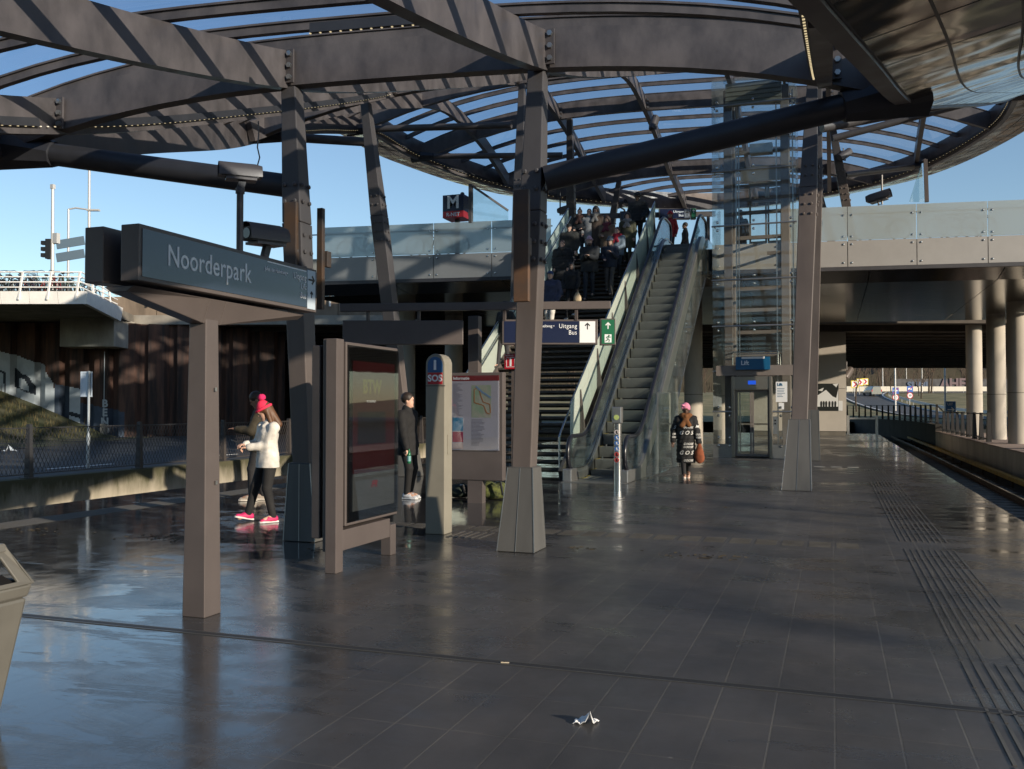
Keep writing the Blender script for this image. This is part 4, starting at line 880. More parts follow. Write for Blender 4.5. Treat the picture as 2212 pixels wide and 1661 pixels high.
# ---- cameras
def cctv(name, foot, head, yaw, pitch, L, label, hang=False, body=None, arm=True):
    t = empty(name, foot, label=label, cat='camera'); head = V3(head); foot = V3(foot)
    rot = Matrix.Rotation(yaw, 3, 'Z') @ Matrix.Rotation(pitch, 3, 'X')
    B = body or SGREY; P_ = lambda x, y, z: head + rot @ Vector((x, y, z)); w_ = L * .40; h_ = L * .42
    secs = [(-L * .5, 1.), (-L * .44, 1.), (L * .34, 1.), (L * .5, .86)]; shell = [(-.5, -.28), (-.5, .1), (-.38, .38), (-.15, .5), (.15, .5), (.38, .38), (.5, .1), (.5, -.28)]
    m = MB(); n_ = len(shell); vs = [P_(x * w_ * k, y, z * h_ * k) for y, k in secs for x, z in shell]
    m.add(vs, [(i * n_ + j, i * n_ + j + 1, (i + 1) * n_ + j + 1, (i + 1) * n_ + j) for i in range(3) for j in range(n_ - 1)] + [(i * n_ + n_ - 1, i * n_, (i + 1) * n_, (i + 1) * n_ + n_ - 1) for i in range(3)] + [tuple(range(3 * n_, 4 * n_))])
    part(m, 'hood', B, t, smooth='auto')
    part(MB().box(P_(0, -.01 * L, -h_ * .02), (w_ * .78, L * .86, h_ * .62), rot=rot), 'body', DARKST, t); part(MB().cyl(P_(0, -L * .442, 0), P_(0, -L * .455, 0), h_ * .24, 12), 'lens', SFACE, t)
    part(MB().box(P_(0, L * .02, -h_ * .42), (w_ * .9, L * .7, h_ * .12), rot=rot), 'tray', B, t)
    e = P_(0, L * .05, -h_ * .5)
    if hang: part(MB().tube([foot, Vector((foot.x, foot.y, e.z - .12 * L)), e - UP * .12 * L, e], .022 * max(1, L / .5), 6), 'bracket', DARKST, t)
    else: part(MB().cyl(foot, (foot.x, foot.y, e.z - L * .28), .030, 10).cyl((foot.x, foot.y, e.z - L * .3), (foot.x, foot.y, e.z - L * .18), .04, 10), 'pole', SGREY, t, smooth='auto'); part(MB().bar((foot.x, foot.y, e.z - L * .2), e, .05, .06), 'knuckle', DARKST, t)
    return t
c1 = at_x(519, 372, -4.77); cctv('security_camera', (-4.77, c1.y, 2.84), c1, R(-48), R(0), .36, 'box camera on the tall pole above the name sign')
w_ = [at_x(556, 358, -4.77), at_x(561, 340, -4.77), at_x(556, 318, -4.77), at_x(559, 290, -4.77), at_x(558, 262, -4.77)]
tag(MB().tube(w_, .006, 6).build('cable', BLACK), 'thin black cable hanging from the roof to the tall box camera', 'cable')
c2 = at_x(572, 508, -4.77); cctv('security_camera', (-4.77, c2.y, 2.84), c2, R(-14), R(3), .46, 'box camera tilted down on the far end of the name sign')
f_ = at_y(1905, 395, 31); cctv('security_camera', f_ + UP * .25, at_y(1898, 425, 31), R(70), R(-10), .75, 'black camera hanging under the roof above the right parapet', hang=True)
cctv('security_camera', at_y(1417, 250, 30), at_y(1412, 266, 30), R(160), R(-60), .55, 'small camera hanging from the roof glass above the escalator', hang=True)
f_ = at_y(1210, 430, 36); cctv('security_camera', f_ + UP * .3, at_y(1222, 452, 36), R(80), R(-10), .7, 'camera hanging behind the woman with the hair bun', hang=True)
f_ = at_y(1349, 475, 37.5); cctv('security_camera', f_, at_y(1340, 441, 37.5), R(60), R(-8), .6, 'pale camera on a post at the head of the stairs')
f_ = at_d(1829, 796, 52); cctv('security_camera', f_ + V3((0, 0, .4)), at_d(1832, 806, 52), R(150), R(-40), .8, 'camera on the corner of the pale wall block', hang=True)
cctv('security_camera', at_y(1822, 320, 33), at_y(1824, 334, 33), R(140), R(-30), .6, 'camera clamped to the leaning deck column beside the lift', hang=True)
# ---- advertising display
ad = empty('advertising_display', (-4.6, 8.4, 0), label='tall brown advertising cabinet with a dark red poster behind glass', cat='display')
XF = -4.50
part(MB().lohi((-4.62, 7.72, 0), (-4.50, 7.86, 2.26)).lohi((-4.66, 7.74, .2), (-4.625, 7.84, 2.26)), 'upright', SGREY, ad, bevel=.006)
part(MB().lohi((-4.62, 8.87, 0), (-4.50, 9.0, .33)), 'leg', SGREY, ad, bevel=.006)
part(MB().lohi((-4.615, 7.865, .20), (-4.505, 8.865, .40)), 'cross_rail', SGREY, ad, bevel=.005)
part(MB().lohi((-4.70, 7.90, .43), (XF, 9.03, 2.24)), 'cabinet', SGREY, ad, bevel=.01)
part(MB().lohi((-4.80, 7.76, .32), (-4.705, 9.0, 2.2)), 'rear_case', DARKST, ad, bevel=.01)
part(MB().lohi((XF + .001, 7.925, .46), (XF + .008, 9.005, 2.21)), 'black_border', mat('display_border', (.008, .008, .009), .15), ad)
POSTR = mat('poster_red', (.055, .006, .008), .3); POSTW = mat('poster_grey', (.12, .13, .13), .35)
part(MB().lohi((XF + .009, 8.02, .93), (XF + .012, 8.93, 2.06)), 'poster', POSTR, ad); part(MB().lohi((XF + .009, 8.02, .56), (XF + .012, 8.93, .928)), 'poster', POSTW, ad)
part(MB().lohi((XF + .0125, 8.12, 1.22), (XF + .014, 8.72, 1.55)), 'poster_block', mat('poster_dark', (.012, .01, .012), .3), ad)
ptext('BTW', .20, (XF + .014, 8.22, 1.80), RXR, mat('poster_olive', (.15, .125, .01), .4), ad, bold=.006, sx=.9); ptext('vrouwen', .055, (XF + .014, 8.30, 1.66), RXR, LETTER, ad); ptext('/\u0255\u0282'.replace('\u0255', 'F').replace('\u0282', 'R'), .10, (XF + .014, 8.40, .80), RXR, RED, ad, shear=.3)
ADG = glass('display_glass', (.75, .75, .75), gloss=.10, fres=.35); part(MB().lohi((XF + .020, 7.93, .47), (XF + .026, 9.0, 2.2)), 'glass_door', ADG, ad)
# ---- help pillar
so = empty('help_pillar', (-4.72, 10.65, 0), label='grey steel help pillar with a rounded top and SOS label', cat='pillar')
PILM = mat('pillar_metal', (.235, .22, .18), .5, .0, var=.07, vs=3)
def pillar_prof(w_, zt): return [(-w_ / 2, 0), (w_ / 2, 0), (w_ / 2, zt - w_ / 2)] + [(w_ / 2 * math.cos(a), zt - w_ / 2 + w_ / 2 * math.sin(a)) for a in np.linspace(.2, math.pi - .2, 9)] + [(-w_ / 2, zt - w_ / 2)]
part(MB().prism(pillar_prof(.265, 2.27), (-4.72, 10.52, 0), (1, 0, 0), UP, (0, .24, 0)), 'body', PILM, so, bevel=.012)
part(MB().lohi((-4.856, 10.515, 1.86), (-4.584, 10.525, 1.868)), 'seam', BLACK, so)
w2 = .205; part(MB().prism([(-w2 / 2, 2.035), (w2 / 2, 2.035)] + [(w2 / 2 * math.cos(a), 2.13 + w2 / 2 * math.sin(a)) for a in np.linspace(0, math.pi, 12)], (-4.72, 10.519, 0), (1, 0, 0), UP, (0, -.005, 0)), 'blue_label', mat('label_blue', (.01, .09, .26), .35), so)
part(MB().lohi((-4.82, 10.514, 1.885), (-4.62, 10.519, 2.03)), 'red_label', RED, so)
ptext('SOS', .115, (-4.72, 10.513, 1.957), RX, SIGNWHITE, so, align='CENTER', bold=.004); ptext('i', .17, (-4.72, 10.512, 2.125), RX, SIGNWHITE, so, align='CENTER', bold=.009)
part(MB().lohi((-4.587, 10.6, 1.0), (-4.58, 10.7, 1.25)), 'door_lock', PILM, so)
# ---- information board
ib = empty('information_board', (-5.55, 14.2, 0), label='information board with a city transit map in a brown frame', cat='board')
YB = 14.12; xl, xr = -6.08, -5.12
part(MB().taper((-5.62, 14.22, 0), (-5.62, 14.22, .45), (.26, .16), (.26, .16)), 'post', SGREY, ib); part(MB().lohi((xl, YB, .38), (xr, YB + .16, 2.17)), 'frame', SGREY, ib, bevel=.012)
PAPER = mat('map_paper', (.40, .41, .46), .25); MB_ = lambda x0, z0, x1, z1, o=0: MB().lohi((x0, YB - .010 - o, z0), (x1, YB - .002 - o, z1))
part(MB_(xl + .05, .88, xr - .06, 2.12), 'paper', PAPER, ib); part(MB_(xl + .05, 2.03, xr - .06, 2.12, .002), 'heading', mat('heading_red', (.20, .02, .022), .3), ib)
ptext('Informatie', .07, (xl + .08, YB - .014, 2.075), RX, SIGNWHITE, ib, bold=.002)
part(MB_(xr - .55, 1.42, xr - .2, 1.96, .002), 'map', mat('map_green', (.22, .33, .22), .35, var=.3, vs=7, dirt=(.40, .40, .33)), ib)
m = MB(); zz = -.0145
def ln(pts, w_=.012):
    for a, b in zip(pts, pts[1:]): m.bar((a[0], YB + zz, a[1]), (b[0], YB + zz, b[1]), w_, .002, up=(0, 1, 0))
ox, oz = xr - .55, 1.42; ln([(ox + .05, oz + .47), (ox + .05, oz + .25), (ox + .16, oz + .22), (ox + .22, oz + .20), (ox + .27, oz + .08), (ox + .33, oz + .06)]); ln([(ox + .05, oz + .47), (ox + .13, oz + .49), (ox + .17, oz + .36), (ox + .21, oz + .26), (ox + .33, oz + .22), (ox + .34, oz + .08)]); part(m, 'metro_line', mat('line_orange', (.42, .15, .02), .4), ib)
m = MB(); zz = -.0148; ln([(ox + .08, oz + .52), (ox + .2, oz + .42), (ox + .27, oz + .38), (ox + .345, oz + .33)], .03); part(m, 'river', mat('map_water', (.18, .30, .45), .4), ib)
for (x0, z0, x1, z1, c) in ((xl + .07, 1.20, xl + .26, 1.42, (.06, .27, .45)), (xl + .07, 1.01, xl + .26, 1.18, (.33, .015, .06)), (xl + .07, .90, xl + .26, .995, (.5, .42, .40))): part(MB_(x0, z0, x1, z1, .002), 'leaflet', mat('leaflet_%d' % int(c[0] * 100), c, .35), ib)
m = MB()
for k in range(30):
    z = 1.98 - k * .018; m.lohi((xl + .08, YB - .0135, z), (xl + .08 + random.uniform(.06, .18), YB - .011, z + .006))
for k in range(20):
    z = 1.38 - k * .022; m.lohi((ox, YB - .0135, z), (ox + random.uniform(.12, .24), YB - .011, z + .008))
part(m, 'lettering', mat('print_grey', (.14, .15, .2), .5), ib)
part(MB().lohi((xl + .045, YB - .022, .87), (xr - .055, YB - .017, 2.125)), 'glass', glass('board_glass', (.9, .9, .92), gloss=.15, fres=.3), ib)
ic = empty('information_cube', (-5.25, 14.9, 2.2), label='small red cube with a white letter i above the board', cat='sign')
part(MB().lohi((-5.36, 14.85, 2.25), (-5.12, 15.09, 2.51)), 'cube', RED, ic, bevel=.01); part(MB().bar((-5.24, 15.0, 0), (-5.24, 15.0, 2.25), .06), 'post', SGREY, ic)
ptext('i', .20, (-5.24, 14.846, 2.37), RX, SIGNWHITE, ic, align='CENTER', bold=.008); ptext('Informatie', .035, (-5.335, 14.846, 2.485), RX, SIGNWHITE, ic)
part(MB().lohi((-5.32, 14.845, 2.285), (-5.16, 14.849, 2.293)).lohi((-5.32, 14.845, 2.447), (-5.16, 14.849, 2.455)).lohi((-5.32, 14.845, 2.294), (-5.312, 14.849, 2.446)).lohi((-5.168, 14.845, 2.294), (-5.16, 14.849, 2.446)), 'border', SIGNWHITE, ic)
# ---- hanging direction signs on a T frame
D_ = 15.2
def P5(px, py, dz=0): return at_d(px, py, D_ + dz)
tf = empty('sign_gantry', P5(1026, 900) * 1, label='T shaped brown steel frame carrying hanging direction signs', cat='frame')
pb = P5(1026, 700, .7); pb.z = 0
part(MB().bar(pb, (pb.x, pb.y, 3.18), .19, .17, up=(0, 1, 0)), 'post', SGREY, tf, bevel=.006)
part(MB().bar(P5(735, 665), P5(1318, 659), .11, .13), 'beam', SGREY, tf, bevel=.006)
for px in (795, 905, 1090, 1245): part(MB().bar(P5(px, 664), P5(px, 692), .045), 'hanger', SGREY, tf)
def hang(px0, px1, py0, py1, depth, label, mats, back=False):
    t = empty('direction_sign', P5((px0 + px1) / 2, py0), label=label, cat='sign')
    o = P5(px0, py1); x = (P5(px1, py1) - o); Wd = x.length; x.normalize(); x.z = 0; H = P5(px0, py0).z - o.z; nrm = UP.cross(x)          # nrm: into the sign
    part(MB().prism([(0, 0), (Wd, 0), (Wd, H), (0, H)], o, x, UP, nrm * depth), 'housing', SGREY, t, bevel=.006)
    return t, o, x, nrm, Wd, H
hang(740, 1000, 692, 744, .14, 'hanging sign seen from its plain dark back, left of the T post', SGREY)
t, o, x, nrm, Wd, H = hang(1085, 1291, 690, 744, .14, 'hanging blue sign reading Uitgang and Bus with a white arrow panel', SGREY)
def on(t, o, x, nrm, poly, m, name, off=.004): return part(MB().prism(poly, o - nrm * .002, x, UP, nrm * -off), name, m, t)
rect = lambda a, b, c, d: [(a, b), (c, b), (c, d), (a, d)]
on(t, o, x, nrm, rect(.03, .03, Wd - .31, H - .03), NAVY, 'face'); on(t, o, x, nrm, rect(Wd - .30, .03, Wd - .04, H - .03), SIGNWHITE, 'arrow_panel')
on(t, o, x, nrm, [(Wd - .17 + px, H * .73 + py) for px, py in arrow(0, 0, 0, .11)], LETTERB, 'arrow', .006)
rz = math.atan2(x.y, x.x); RT = (R(90), 0, rz)
def onp(a, b, off=.008): return o + x * a + UP * b - nrm * off
ptext('Uitgang', .105, onp(Wd - .345, H * .73), RT, LETTER, t, align='RIGHT', spacing=1.1, sx=.86); ptext('Bus', .105, onp(Wd - .345, H * .47), RT, LETTER, t, align='RIGHT', spacing=1.1, sx=.86); ptext('Johan van Hasseltweg \u2022', .068, onp(Wd - .72, H * .735), RT, LETTER, t, align='RIGHT', sx=.85)
t, o, x, nrm, Wd, H = hang(1297, 1330, 688, 745, .16, 'small green emergency exit sign with a running figure beside the blue sign', SGREY)
on(t, o, x, nrm, rect(.02, .02, Wd - .02, H - .02), GREEN, 'face'); on(t, o, x, nrm, [(Wd / 2 + px, H * .73 + py) for px, py in arrow(0, 0, 0, .11)], SIGNWHITE, 'arrow', .006); on(t, o, x, nrm, rect(.07, .04, Wd - .07, H * .40), SIGNWHITE, 'figure_panel', .006)
def runner(c, s, x, nrm, o, t, m):
    mb = MB(); P = lambda a, b: o + x * (c[0] + a * s) + UP * (c[1] + b * s) - nrm * .010
    mb.ball(P(.12, .42), s * .09, 6, 4)
    for a in ([(.06, .32), (-.04, .02)], [(-.04, .02), (.16, -.08), (.10, -.34)], [(-.04, .02), (-.14, -.18), (-.34, -.24)], [(.06, .30), (.24, .20), (.34, .28)], [(.04, .30), (-.16, .26), (-.2, .1)]):
        for p, q in zip(a, a[1:]): mb.bar(P(*p), P(*q), s * .09, s * .03, up=tuple(nrm))
    part(mb, 'running_figure', m, t)
runner((Wd / 2, H * .22), .14, x, nrm, o, t, GREEN)
# the same kind of signs at the head of the stairs
D_ = 37.
t, o, x, nrm, Wd, H = hang(1340, 1372, 456, 476, .2, 'short blue sign hanging at the left behind the curly haired person', SGREY); on(t, o, x, nrm, rect(.03, .03, Wd - .03, H - .03), NAVY, 'face')
t, o, x, nrm, Wd, H = hang(1424, 1491, 450, 473, .2, 'small blue Uitgang sign far off on the bridge above the escalator', SGREY); on(t, o, x, nrm, rect(.03, .03, Wd - .24, H - .03), NAVY, 'face'); on(t, o, x, nrm, rect(Wd - .23, .03, Wd - .03, H - .03), mat('arrow_panel_shaded', (.22, .24, .27), .4), 'arrow_panel'); on(t, o, x, nrm, [(Wd - .13 + px, H * .5 + py) for px, py in arrow(0, 0, 0, .2)], LETTERB, 'arrow', .006)  # white arrow panel with shade put into its colour, so sun leaves it dim
rz = math.atan2(x.y, x.x); RT = (R(90), 0, rz); ptext('Uitgang', .14, onp(Wd - .27, H * .68), RT, LETTER, t, align='RIGHT', bold=.003); ptext('Bus', .14, onp(Wd - .27, H * .34), RT, LETTER, t, align='RIGHT', bold=.003)
t, o, x, nrm, Wd, H = hang(1493, 1504, 449, 473, .2, 'tiny green exit sign far off on the bridge', SGREY); on(t, o, x, nrm, rect(.02, .02, Wd - .02, H - .02), GREEN, 'face'); on(t, o, x, nrm, [(Wd / 2 + px, H * .7 + py) for px, py in arrow(0, 0, 0, .13)], SIGNWHITE, 'arrow', .006)
b_ = empty('sign_beam', P5(1420, 462), label='horizontal beam behind the crowd carrying the far signs', cat='beam'); part(MB().bar(P5(1225, 468, .3), P5(1545, 462, .3), .14, .2), 'beam', STEEL, b_)
for px in (1235, 1530):
    e = P5(px, 465, .3); part(MB().bar((e.x, e.y, DECK), (e.x, e.y, e.z), .12), 'post', STEEL, b_)
# ---- metro cube
c = at_y(988, 450, 31.0); mc = empty('metro_cube', (c.x, c.y, DECK), label='dark cube with a white letter M and a red R-NET band', cat='sign')
h_ = .41; part(MB().box(c + UP * .12, (2 * h_, 2 * h_, .60)), 'cube', NAVY, mc); part(MB().box(c - UP * .30, (2 * h_, 2 * h_, .235)), 'red_band', mat('rnet_red', (.55, .02, .03), .4), mc); part(MB().bar((c.x, c.y, DECK), (c.x, c.y, c.z - .42), .14), 'post', DARKST, mc); part(MB().ball(c + V3((.2, 0, .5)), .09, 8, 6).ball(c + V3((-.2, 0, .47)), .06, 8, 6), 'lamp', DARKST, mc)
ptext('M', .64, c + V3((0, -h_ - .004, .12)), RX, WHITE, mc, align='CENTER', bold=.018); ptext('R-NET', .19, c + V3((0, -h_ - .004, -.31)), RX, SIGNWHITE, mc, align='CENTER', bold=.004)
# ---- steel post before the escalator
eb = empty('escalator_post', (-3.86, 17.05, 0), label='round stainless post with pictograms before the escalator', cat='post')
part(MB().lathe([(.078, 0), (.078, 1.28)], (-3.86, 17.05, 0), 18), 'tube', CHROME, eb, smooth='auto'); part(MB().lohi((-3.95, 16.96, 1.285), (-3.77, 17.13, 1.60)), 'head', ALU, eb, bevel=.015)
LAMPG = mat('lamp_green', (.42, .52, .18), .3); part(MB().cyl((-3.86, 16.957, 1.40), (-3.86, 16.945, 1.40), .05, 16), 'signal_lamp', LAMPG, eb)
for k, c_ in enumerate(((.55, .5, .5), (.02, .12, .4), (.02, .12, .4), (.02, .12, .4), (.4, .05, .05), (.4, .05, .05))):
    part(MB().cyl((-3.86, 16.975, 1.12 - k * .105), (-3.86, 16.968, 1.12 - k * .105), .045, 14), 'pictogram', mat('picto_%d%d' % (int(c_[0] * 100), int(c_[2] * 100)), c_, .4), eb)
    part(MB().box((-3.86, 16.966, 1.12 - k * .105), (.022, .003, .05)).box((-3.85, 16.966, 1.10 - k * .105), (.04, .003, .016)), 'symbol', SIGNWHITE if k in (1, 2, 3) else LETTERB, eb)
# ---- litter bin
BIN = mat('bin_grey', (.125, .12, .105), .45, .1, var=.08, vs=4)
lb = empty('litter_bin', (-4.16, 3.44, 0), label='tapered grey litter bin with a hooded opening at the left border', cat='bin')
prof = [(-.17, 0), (.17, 0), (.245, .62), (.265, .70), (.15, .90), (-.15, .90), (-.265, .70), (-.245, .62)]
bx_, by_ = -4.16, 3.44
def ringz(k, z, hx, hy): return [(bx_ - hx, by_ - hy, z), (bx_ + hx, by_ - hy, z), (bx_ + hx, by_ + hy, z), (bx_ - hx, by_ + hy, z)]
part(MB().hexa(ringz(0, .004, .14, .12), ringz(0, .62, .235, .20)), 'body', BIN, lb, bevel=.02); part(MB().hexa(ringz(0, .621, .235, .20), ringz(0, .685, .25, .215)), 'collar', BIN, lb, bevel=.012)
m = MB()                                                   # hood: four corner bars and a top plate round an opening
A_, B_ = ringz(0, .686, .245, .21), ringz(0, .875, .15, .13)
m.add([], [])
for k in range(4):                                         # each side: a frame round a window
    a0, a1, b1, b0 = V3(A_[k]), V3(A_[(k + 1) % 4]), V3(B_[(k + 1) % 4]), V3(B_[k]); n_ = (a1 - a0).cross(b0 - a0).normalized() * -.016
    P2 = lambda u, v: a0.lerp(a1, u).lerp(b0.lerp(b1, u), v)
    o_ = [P2(0, 0), P2(1, 0), P2(1, 1), P2(0, 1)]; i_ = [P2(.16, .12), P2(.84, .12), P2(.80, .78), P2(.20, .78)]; vs = o_ + i_ + [p + n_ for p in o_ + i_]; fs = []
    for e in range(4):
        f = (e + 1) % 4; fs += [(e, f, 4 + f, 4 + e), (8 + e, 12 + e, 12 + f, 8 + f), (4 + e, 4 + f, 12 + f, 12 + e), (e, 8 + e, 8 + f, f)]
    m.add(vs, fs)
m.hexa(ringz(0, .86, .165, .145), ringz(0, .90, .15, .13)); part(m, 'hood', BIN, lb, bevel=.01); part(MB().hexa(ringz(0, .687, .20, .17), ringz(0, .74, .14, .12)), 'ash_tray', BLACK, lb); part(MB().bar((bx_ - .02, by_ - .13, .70), (bx_ + .02, by_ - .1, .86), .02), 'divider', ALU, lb)
# ---- litter on the floor
def crumple(c, s, seed, flat=.5, n=14):
    rnd = random.Random(seed); m = MB(); c = V3(c); vs = []
    for j in range(6):
        for i in range(n):
            a = 2 * math.pi * i / n; r_ = s * (.35 + .65 * math.sin(math.pi * (j + .6) / 6)) * rnd.uniform(.65, 1.15); vs.append(c + Vector((r_ * math.cos(a), r_ * math.sin(a) * .7, max(.001, s * flat * (j / 5) * rnd.uniform(.6, 1.2)))))
    fs = [(j * n + i, j * n + (i + 1) % n, (j + 1) * n + (i + 1) % n, (j + 1) * n + i) for j in range(5) for i in range(n)] + [tuple(range(5 * n, 6 * n)), tuple(reversed(range(n)))]
    return m.add(vs, fs)
TISSUE = mat('tissue', (.72, .72, .72), .8)
def tissue(c, s, seed):
    rnd = random.Random(seed); m = MB(); c = V3(c); N = 9; vs = []
    for j in range(N):
        for i in range(N):
            u, v = i / (N - 1) - .5, j / (N - 1) - .5; fold = .30 * math.exp(-((u + .5 * v - .1) / .16) ** 2) * (1 - v) + .10 * math.sin(u * 9 + v * 4) ** 2; vs.append(c + Vector((u * s * .8 + .12 * s * v, v * s * .6, .004 + s * fold + rnd.uniform(0, .003))))
    m.add(vs, [(j * N + i, j * N + i + 1, (j + 1) * N + i + 1, (j + 1) * N + i) for j in range(N - 1) for i in range(N - 1)]); return m
o = tissue(at_z(1266, 1562), .13, 3).build('paper_tissue', TISSUE); s_ = o.modifiers.new('solid', 'SOLIDIFY'); s_.thickness = .003; tag(o, 'crumpled white tissue on the floor in the foreground', 'litter')
o = tissue(at_z(1563, 985), .26, 5).build('paper_litter', TISSUE); s_ = o.modifiers.new('solid', 'SOLIDIFY'); s_.thickness = .003; tag(o, 'white paper scrap on the floor against the lift', 'litter')
for px, py, a, lab in ((1213, 1449 - 0, .4, 'x'),):
    pass
e = at_z(1082, 1432, .004); tag(MB().cyl(e + V3((0, 0, .003)), e + V3((.05, .012, .003)), .004, 8).build('cigarette_end', mat('cig', (.5, .42, .3), .8)), 'cigarette end on the floor near the slot drain', 'litter')
# leaves and grit
LEAF = mat('leaf', (.07, .05, .02), .8); m = MB()
for (px, py, n_, sp) in ((1500, 1200, 26, .35), (1255, 1185, 14, .2), (370, 1163, 60, .5), (1560, 1205, 12, .4), (60, 1145, 40, .6), (700, 1190, 10, .3), (1650, 1098, 10, .4)):
    c = at_z(px, py)
    for k in range(n_):
        q = c + Vector((random.gauss(0, sp * .6), random.gauss(0, sp * .25), .004)); a = random.uniform(0, 6.3); l_ = random.uniform(.015, .05); d1 = Vector((math.cos(a), math.sin(a), 0)) * l_; d2 = Vector((-math.sin(a), math.cos(a), 0)) * l_ * .35
        m.add([q - d1, q + d2 + UP * .006, q + d1, q - d2], [(0, 1, 2, 3)])
tag(m.build('leaf_litter', LEAF, fix=False), 'dark wet leaf scraps scattered over the platform floor', 'leaves', kind='stuff')
# ---- rucksack and bag behind the board
CAMO = mat('camo', (.10, .115, .03), .85, var=.8, vs=14, dirt=(.02, .025, .012))
def bag(c, s, label, m_, seed):
    t = empty('bag', c, label=label, cat='bag'); b = crumple(c, s, seed, .95, 16)
    o = part(b, 'body', m_, t, smooth=True); o.modifiers.new('sub', 'SUBSURF').levels = 1; o.modifiers['sub'].render_levels = 1
    c = V3(c); part(MB().tube([c + V3((-s * .4, -s * .5, s * .8)), c + V3((-s * .5, -s * .95, s * .5)), c + V3((-s * .2, -s * .9, .02))], .02, 6).tube([c + V3((s * .3, -s * .5, s * .85)), c + V3((s * .6, -s * .8, s * .9)), c + V3((s * .7, -s * .75, .1))], .02, 6), 'strap', BLACK, t)
bag(at_z(1068, 1078), .36, 'green camouflage bag lying on the floor behind the map board', CAMO, 4)
bag(at_z(992, 1075), .27, 'dark green bag on the floor left of the board post', mat('bag_dark', (.02, .03, .022), .8), 9)
# ---- poster and barrier by the wall block
po = empty('poster', (-.4, 53.5, 1.4), label='black and white poster of walking figures on the pale wall block', cat='poster')
def q6(x, y):                     # enlargement coordinates -> metres on the wall face
    px = (2800 + x / 1.7068) / 1.8517; py = (900 + y / 1.7068) / 1.8517; return at_y(px, py, 53.55)
def wallpoly(P, m_, name, off): 
    V_ = [q6(*p) for p in P]; o = V_[0].copy(); return part(MB().prism([(v.x - o.x, v.z - o.z) for v in V_], (o.x, 53.58 - off, o.z), (1, 0, 0), UP, (0, -.004, 0)), name, m_, po)
PB = mat('poster_black', (.02, .022, .02), .4); PWt = mat('poster_white', (.72, .73, .72), .4)
wallpoly([(740, 1082), (946, 1082), (946, 1268), (740, 1268)], PB, 'sheet', .0); wallpoly([(742, 1180), (800, 1165), (860, 1125), (905, 1170), (930, 1180), (944, 1120), (944, 1240), (742, 1240)], PWt, 'print', .006); wallpoly([(905, 1085), (944, 1082), (930, 1108)], PWt, 'print', .006); wallpoly([(805, 1128), (845, 1110), (835, 1135)], PWt, 'print', .006); wallpoly([(946, 1200), (974, 1200), (974, 1268), (946, 1268)], PWt, 'caption_sheet', .0)
for k, fx in enumerate((828, 845, 862, 884, 905, 924)): wallpoly([(fx - 6, 1240), (fx - 7, 1212), (fx - 3, 1202), (fx + 3, 1202), (fx + 7, 1214), (fx + 5, 1240)], PB, 'print', .011)
ga = empty('barrier_rail', (1.5, 56.5, 0), label='low steel barrier across the far end of the platform', cat='barrier'); m = MB()
m.lohi((.78, 56.4, 0), (.92, 56.55, 1.1)).lohi((2.32, 56.4, 0), (2.46, 56.55, 1.1)).lohi((.93, 56.44, .88), (2.31, 56.5, .98)).lohi((.2, 56.44, .42), (.77, 56.5, .5)); part(m, 'rail', ALU, ga)
